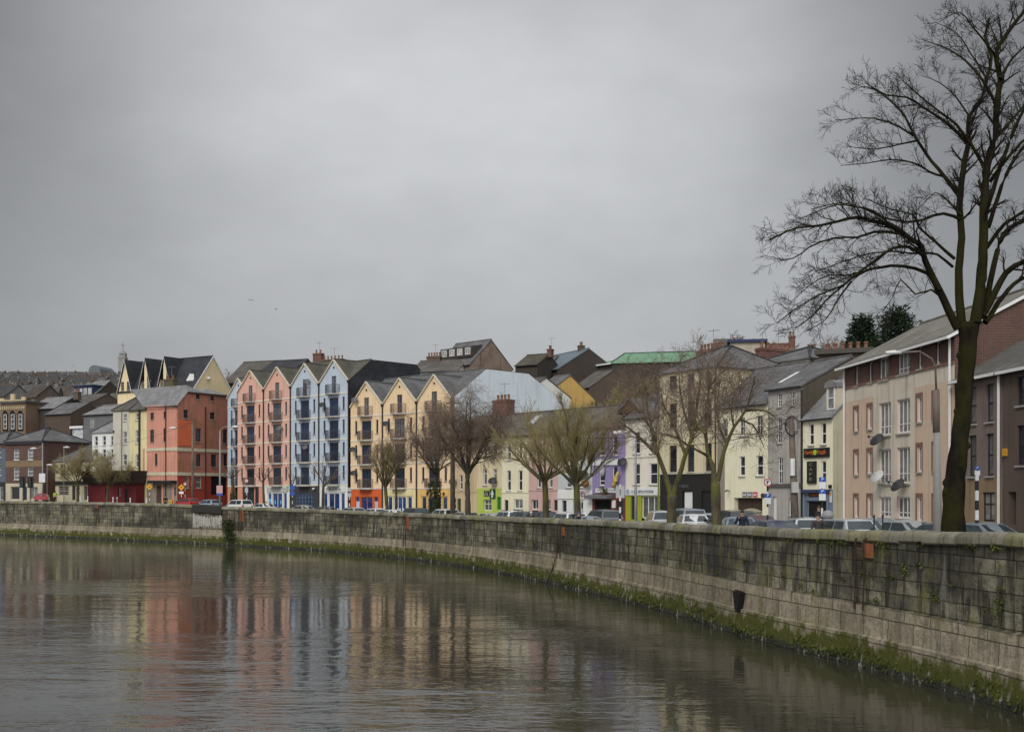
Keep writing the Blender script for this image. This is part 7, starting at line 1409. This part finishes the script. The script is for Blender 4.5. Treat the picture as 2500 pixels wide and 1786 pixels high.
# shrub rooted in the wall, dark repaired parapet and the lime run below it
a, p = on_wall('wall_shrub', 'green shrub growing out of the wall below the white hatchback', 'shrub', 566, 0, .1); rng = random.Random(6); mb = MB(); WL = M('shrub_leaf', (.05, .065, .018), .8, 'leaf')
for _ in range(1500):
    t = rng.random(); z = .4 + 2.6 * t; q = Vector((rng.gauss(0, .55) + .5 * math.sin(z * 2) * .6, -.15 - abs(rng.gauss(0, .28)), z)); e = rv(rng).normalized() * rng.uniform(.06, .14); f = e.cross(rv(rng)).normalized() * .06
    mb.poly([q - e, q + f, q + e, q - f])
mb.build('foliage', WL, a); sb = MB()
for k in range(7): sb.tube([(0, 0, .5), (rng.uniform(-.4, .4), -.2, 1.4), (rng.uniform(-.9, .9), -.3, 2.6)], [.03, .02, .01], 5)
sb.build('stem', BARK_B, a)
f0, f1 = quay_at(466), quay_at(537); mb = MB(); o = 0; st = [f0 + (f1 - f0) * k / 10 for k in range(11)]
def zt_(fi): return topz(int(fi)) + (topz(min(int(fi) + 1, NQ - 1)) - topz(int(fi))) * (fi - int(fi))
for fi in st:
    p, n_, t_ = qpoint(fi)
    for d, z in ((.33, -.95), (.14, -.9), (.13, -.1), (.25, .06), (.95, .06), (.98, -.4)): q = p + n_ * d; mb.v.append((q.x, q.y, zt_(fi) + z))
for k in range(10):
    for j in range(5): mb.f.append([k * 6 + j, (k + 1) * 6 + j, (k + 1) * 6 + j + 1, k * 6 + j + 1]); mb.m.append(0)
for k in (0, 10): mb.f.append([k * 6 + j for j in range(6)]); mb.m.append(0)
mb.build('repaired_parapet', M('tarred_stone', (.035, .033, .028), .9, 'plain', .6), quay)
mb = MB(); rng = random.Random(9); pr = []
for k in range(41):
    fi = f0 + (f1 - f0) * k / 40; p, n_, t_ = qpoint(fi, .27); s = abs(k / 20 - 1); hi = zt_(fi) - .95 - (.35 * (1 - s) + .35 * rng.random()); lo = 1.9 + .5 * (1 - s) * rng.random(); pr.append((p, hi, lo))
for (p, h0, l0), (q, h1, l1) in zip(pr, pr[1:]):
    mb.poly([(p.x, p.y, l0), (q.x, q.y, l1), (q.x, q.y, h1), (p.x, p.y, h0)])
mb.build('lime_run', M('lime_white', (.40, .38, .34), .9, 'plaster', .9, dcol=(.10, .095, .075), scale=2.0), quay)
# plants in the joints of the wall
rng = random.Random(23); jb = MB()
for _ in range(90):
    px = rng.uniform(900, 2490); p, n_, t_, fi = wall_face_at(px, 3, .05); z = rng.choice([topz(int(fi)) - .42, rng.uniform(2.3, 4.2), rng.uniform(2.3, 3.4)])
    for _ in range(rng.randint(10, 34)):
        q = Vector((p.x, p.y, z)) + Vector((t_.x, t_.y, 0)) * rng.gauss(0, .13) + Vector((-n_.x, -n_.y, 0)) * abs(rng.gauss(0, .04)) + Vector((0, 0, rng.gauss(0, .06))); e = rv(rng).normalized() * rng.uniform(.02, .06); f = e.cross(rv(rng)).normalized() * .03
        jb.poly([q - e, q + f, q + e, q - f])
tag(jb.build('wall_plants', M('wall_plant_leaf', (.09, .11, .02), .8, 'leaf')), kind='stuff')

# ------------------------------------------------------------------ people behind the wall
def skin_mesh(name, V, E, mat, parent, sub=1, root=0):
    me = bpy.data.meshes.new(name); me.from_pydata([v[:3] for v in V], E, []); me.materials.append(mat); o = link(name, me, parent)
    me.skin_vertices.new(name='') if hasattr(me.skin_vertices, 'new') and not me.skin_vertices else None
    md = o.modifiers.new('skin', 'SKIN')
    if not me.skin_vertices:
        bpy.context.view_layer.objects.active = o; o.select_set(True); bpy.ops.mesh.customdata_skin_add(); o.select_set(False)
    sv = me.skin_vertices[0].data
    for i, v in enumerate(V): sv[i].radius = (v[3], v[4] if len(v) > 4 else v[3]); sv[i].use_root = i == root
    md.use_smooth_shade = True; s = o.modifiers.new('sub', 'SUBSURF'); s.levels = sub; s.render_levels = sub
    return o
SKIN = M('skin', (.42, .25, .18), .6, 'plain', .15)
def person(label, px, Y, face, top, legs, hair, hgt=1.74, raise_r=False, cap=None, hood=False):
    x = pX(px, Y); a = thing('person', label, 'person', (x, Y, zs(x)), R(face)); s = hgt / 1.74; S = lambda *q: tuple(c * s for c in q)
    # forward is -y; arms hang or the right hand is lifted to the mouth
    el_r, wr_r = ((-.30, -.06, 1.16), (-.08, -.26, 1.42)) if raise_r else ((-.27, .02, 1.12), (-.27, -.08, .88)); el_l, wr_l = (.27, .02, 1.12), (.27, -.08, .88)
    V = [S(0, 0, .95, .14, .11), S(0, -.01, 1.12, .125, .09), S(0, 0, 1.3, .15, .10), S(0, .01, 1.42, .12, .08), S(0, .01, 1.5, .055, .055), S(0, -.01, 1.58, .07, .085), S(0, -.005, 1.66, .075, .09), S(0, .0, 1.72, .05, .06), S(0, -.105, 1.61, .012, .014)]
    E = [(0, 1), (1, 2), (2, 3), (3, 4), (4, 5), (5, 6), (6, 7), (5, 8)]
    def limb(j, pts):
        for p in pts: V.append(S(*p)); E.append((j, len(V) - 1)); j = len(V) - 1
        return j
    for sd, el, wr in ((-1, el_r, wr_r), (1, el_l, wr_l)):
        j = limb(3, [(sd * .18, .01, 1.42, .06), (*el, .042), (*wr, .028)]); up = raise_r and sd < 0; d = Vector((.25, -.3, .9)) if up else Vector((0, -.12, -1)); d.normalize(); sx = Vector((1, 0, 0)) if not up else Vector((.8, .2, -.2))
        wv = Vector(wr); pj = limb(j, [(*(wv + d * .055), .030, .016)])
        for k in range(4):
            o_ = sx * (.024 * (k - 1.5)); c1 = wv + d * .10 + o_; L_ = (.062, .075, .07, .055)[k]; c2 = c1 + (d + Vector((0, -.25, 0))).normalized() * L_ * .5; c3 = c2 + (d + Vector((0, -.8, 0))).normalized() * L_ * .5; limb(pj, [(*c1, .0095), (*c2, .009), (*c3, .007)])
        t1 = wv + d * .04 - sx * (.035 * sd) + Vector((0, -.015, 0)); t2 = t1 + (d * .6 - sx * .5 * sd).normalized() * .035; limb(j, [(*t1, .011), (*t2, .009)])
    for sd in (-1, 1): limb(0, [(sd * .095, 0, .88, .085), (sd * .105, -.015, .5, .055), (sd * .11, .02, .09, .038), (sd * .115, -.13, .03, .034)])
    skin_mesh('body', V, E, SKIN, a)
    V2, E2 = [S(0, 0, .90, .165, .125), S(0, 0, 1.1, .15, .115), S(0, 0, 1.3, .175, .125), S(0, .01, 1.425, .14, .1), S(0, .02, 1.49, .072, .072)], [(0, 1), (1, 2), (2, 3), (3, 4)]
    for sd, el, wr in ((-1, el_r, wr_r), (1, el_l, wr_l)):
        n = len(V2); w2 = Vector(el).lerp(Vector(wr), .92); V2 += [S(sd * .19, .01, 1.415, .078), S(*el, .06), S(*w2, .046)]; E2 += [(3, n), (n, n + 1), (n + 1, n + 2)]
    skin_mesh('jacket', V2, E2, top, a)
    V3, E3 = [S(0, 0, .93, .15, .12)], []
    for sd in (-1, 1): n = len(V3); V3 += [S(sd * .095, 0, .84, .10), S(sd * .105, -.015, .5, .072), S(sd * .11, .02, .1, .056)]; E3 += [(0, n), (n, n + 1), (n + 1, n + 2)]
    skin_mesh('trousers', V3, E3, legs, a)
    mb = MB(); n = 12
    for i in range(6):
        th = i / 5 * math.pi * .56
        for j in range(n):
            az = 2 * math.pi * j / n; back = max(0, math.sin(az)); rr = math.sin(th + .02 + (back * .35 if i == 5 else 0)); mb.v.append(((.092 * rr * math.cos(az)) * s, (.012 + .108 * rr * math.sin(az)) * s, (1.665 + .10 * math.cos(th) - (.05 * back if i == 5 else 0)) * s))
    for i in range(5):
        for j in range(n): mb.f.append([i * n + j, i * n + (j + 1) % n, (i + 1) * n + (j + 1) % n, (i + 1) * n + j]); mb.m.append(0)
    mb.f.append(list(range(n))); mb.m.append(0); mb.build('cap' if cap else 'hair', cap or hair, a, smooth=True)
    for sd in (-1, 1): MB().lathe([(.004, -.012), (.010, -.004), (.010, .004), (.004, .01)], (sd * .03 * s, -.088 * s, 1.64 * s), 8, 1).build('eye', SIGNK, a); MB().lathe([(.006, -.03), (.018, -.01), (.016, .02), (.006, .03)], (sd * .082 * s, .0, 1.615 * s), 7, 2).build('ear', SKIN, a)
    MB().box(-.022 * s, -.094 * s, 1.562 * s, .022 * s, -.082 * s, 1.57 * s).build('mouth', M('lips', (.28, .10, .09), .6), a)
    return a
HB = M('dark_hair', (.018, .014, .012), .7); HBR = M('brown_hair', (.06, .035, .02), .7); JN = M('navy_cloth', (.018, .022, .035), .9); JG = M('grey_brown_cloth', (.06, .05, .05), .9); JD = M('dark_cloth', (.02, .02, .022), .9); TR = M('denim', (.03, .04, .07), .9); HV = M('hi_vis_yellow', (.45, .6, .08), .8)
person('man with dark hair in a dark navy jacket holding his hand to his mouth', 1812, quayY(1812) + 4.2, -25, JN, TR, HB, 1.78, raise_r=True)
person('man with short dark hair in a grey brown top behind the wall', 1997, quayY(1997) + 4.0, 15, JG, TR, HB, 1.74)
person('shopper in dark clothes with a green scarf near the cafe window', 1999, quayY(1999) + 22, 30, JD, TR, HBR, 1.85); person('person in a blue cap and black coat beside the yellow green tree', 1413, quayY(1413) + 3.5, 60, JD, JD, HB, 1.7, cap=M('cap_blue', (.06, .08, .28), .8)); person('person in a white hat and dark coat before the black people carrier', 1297, quayY(1297) + 3.0, 10, JD, JD, HB, 1.7, cap=SIGNW)
person('worker in a hi vis yellow jacket behind the crimson saloon', 135, quayY(135) + 7, 40, HV, JD, HB, 1.78); person('person in black near the yellow litter bin by the stone doorway', 404, quayY(404) + 5, 20, JD, JD, HB, 1.6)
a, x, Y = post('litter_bin', 'small yellow topped bin beside the stone doorway', 'bin', 417, 5); MB().box(-.22, -.22, 0, .22, .22, .9).build('bin', M('bin_yellow', (.5, .32, .04), .6, 'plain', .5), a); MB().box(-.28, -.28, .9, .28, .28, 1.0).box(-.2, -.2, 1.0, .2, .2, 1.08).build('lid', SGY, a)
a, x, Y = post('wheelie_bin', 'pale blue bin beside the leaning wooden utility pole', 'bin', 1930, 9); mb = MB(); mb.add([(-.24, -.26, 0), (.24, -.26, 0), (.24, .26, 0), (-.24, .26, 0), (-.3, -.34, 1.0), (.3, -.34, 1.0), (.3, .34, 1.0), (-.3, .34, 1.0)], [(0, 3, 2, 1), (4, 5, 6, 7), (0, 1, 5, 4), (1, 2, 6, 5), (2, 3, 7, 6), (3, 0, 4, 7)]).build('bin', M('bin_blue', (.10, .30, .45), .5, 'plain', .2), a); MB().box(-.32, -.38, 1.0, .32, .36, 1.08).build('lid', M('bin_lid_blue', (.06, .2, .32), .5, 'plain', .2), a)
def cable(label, pts, sag):
    mb = MB(); P = [Vector(p) for p in pts]; V = []
    for p, q in zip(P, P[1:]): V += [p.lerp(q, k / 12) + Vector((0, 0, -sag * 4 * (k / 12) * (1 - k / 12))) for k in range(12)]
    mb.tube(V + [P[-1]], .018, 4); tag(mb.build('overhead_cable', BLACKM), label, 'cable', 'overhead cables')
def pole_top(px, d, py): Y = quayY(px) + d; return (pX(px, Y), Y, pZ(py, Y))
cable('thin black cable sagging from the apricot terrace pole to the ivory shop lamp post', [pole_top(1105, 6, 972), pole_top(1552, 7, 1066)], 1.2); cable('thin black cable from the ivory shop lamp post to the leaning wooden pole', [pole_top(1552, 7, 1066), pole_top(1938, 9.5, 1024)], .8)
cable('thin cable from the weathered pole by the red corner to the left lamp post', [pole_top(470, 9, 1030), pole_top(104, 6, 1084)], 1.5)
mbA = {}
for o in [o for o in bpy.data.objects if o.name.split('.')[0] == 'chimney' and o.parent and o.parent.get('category') in ('house', 'shop', 'corner house') or (o.name.split('.')[0] == 'chimney' and o.parent and o.parent.name.startswith('corner_house'))]:
    if o.parent.name.startswith('hill_house'): continue
    bb = [Vector(c) for c in o.bound_box]; zt2 = max(c.z for c in bb); xm = (bb[0].x + bb[6].x) / 2; ym = (bb[0].y + bb[6].y) / 2
    m_ = MB().tube([(0, 0, -.3), (0, 0, 1.9)], .025, 5).tube([(-.55, 0, 1.7), (.55, 0, 1.75)], .018, 4); [m_.tube([(x, -.25, 1.72), (x, .25, 1.72)], .012, 4) for x in (-.45, -.2, .05, .3, .5)]
    q = m_.build('aerial', GREYM, o, (xm + .2, ym, zt2), (0, 0, R(25)))
# ------------------------------------------------------------------ gulls in the sky
def gull(label, px, py, Y, roll, yaw):
    a = thing('gull', label, 'bird', (pX(px, Y), Y, pZ(py, Y)), R(yaw), 'gulls in the sky'); GM = M('gull_grey', (.10, .10, .11), .8)
    MB().lathe([(.01, -.3), (.06, -.2), (.09, 0), (.06, .2), (.02, .32)], n=8, ax=1).build('body', GM, a, rot=(0, R(roll), 0))
    for s in (-1, 1): MB().add([(0, -.1, .05), (s * .4, -.14, .2), (s * .8, .02, .08), (s * .4, .1, .18), (0, .12, .05), (0, -.1, .02), (s * .4, -.14, .17), (s * .8, .02, .06), (s * .4, .1, .15), (0, .12, .02)], [(0, 1, 3, 4), (1, 2, 3), (5, 9, 8, 6), (6, 8, 7), (0, 5, 6, 1), (1, 6, 7, 2), (2, 7, 8, 3), (3, 8, 9, 4)]).build('wing', GM, a, rot=(0, R(roll), 0))
gull('upper gull gliding above the left end of the painted terraces', 612, 733, 260, 8, 20); gull('lower right gull gliding above the painted terraces', 674, 755, 300, -10, 60); gull('gull flying just above the far left ridge', 179, 894, 330, 35, 10)
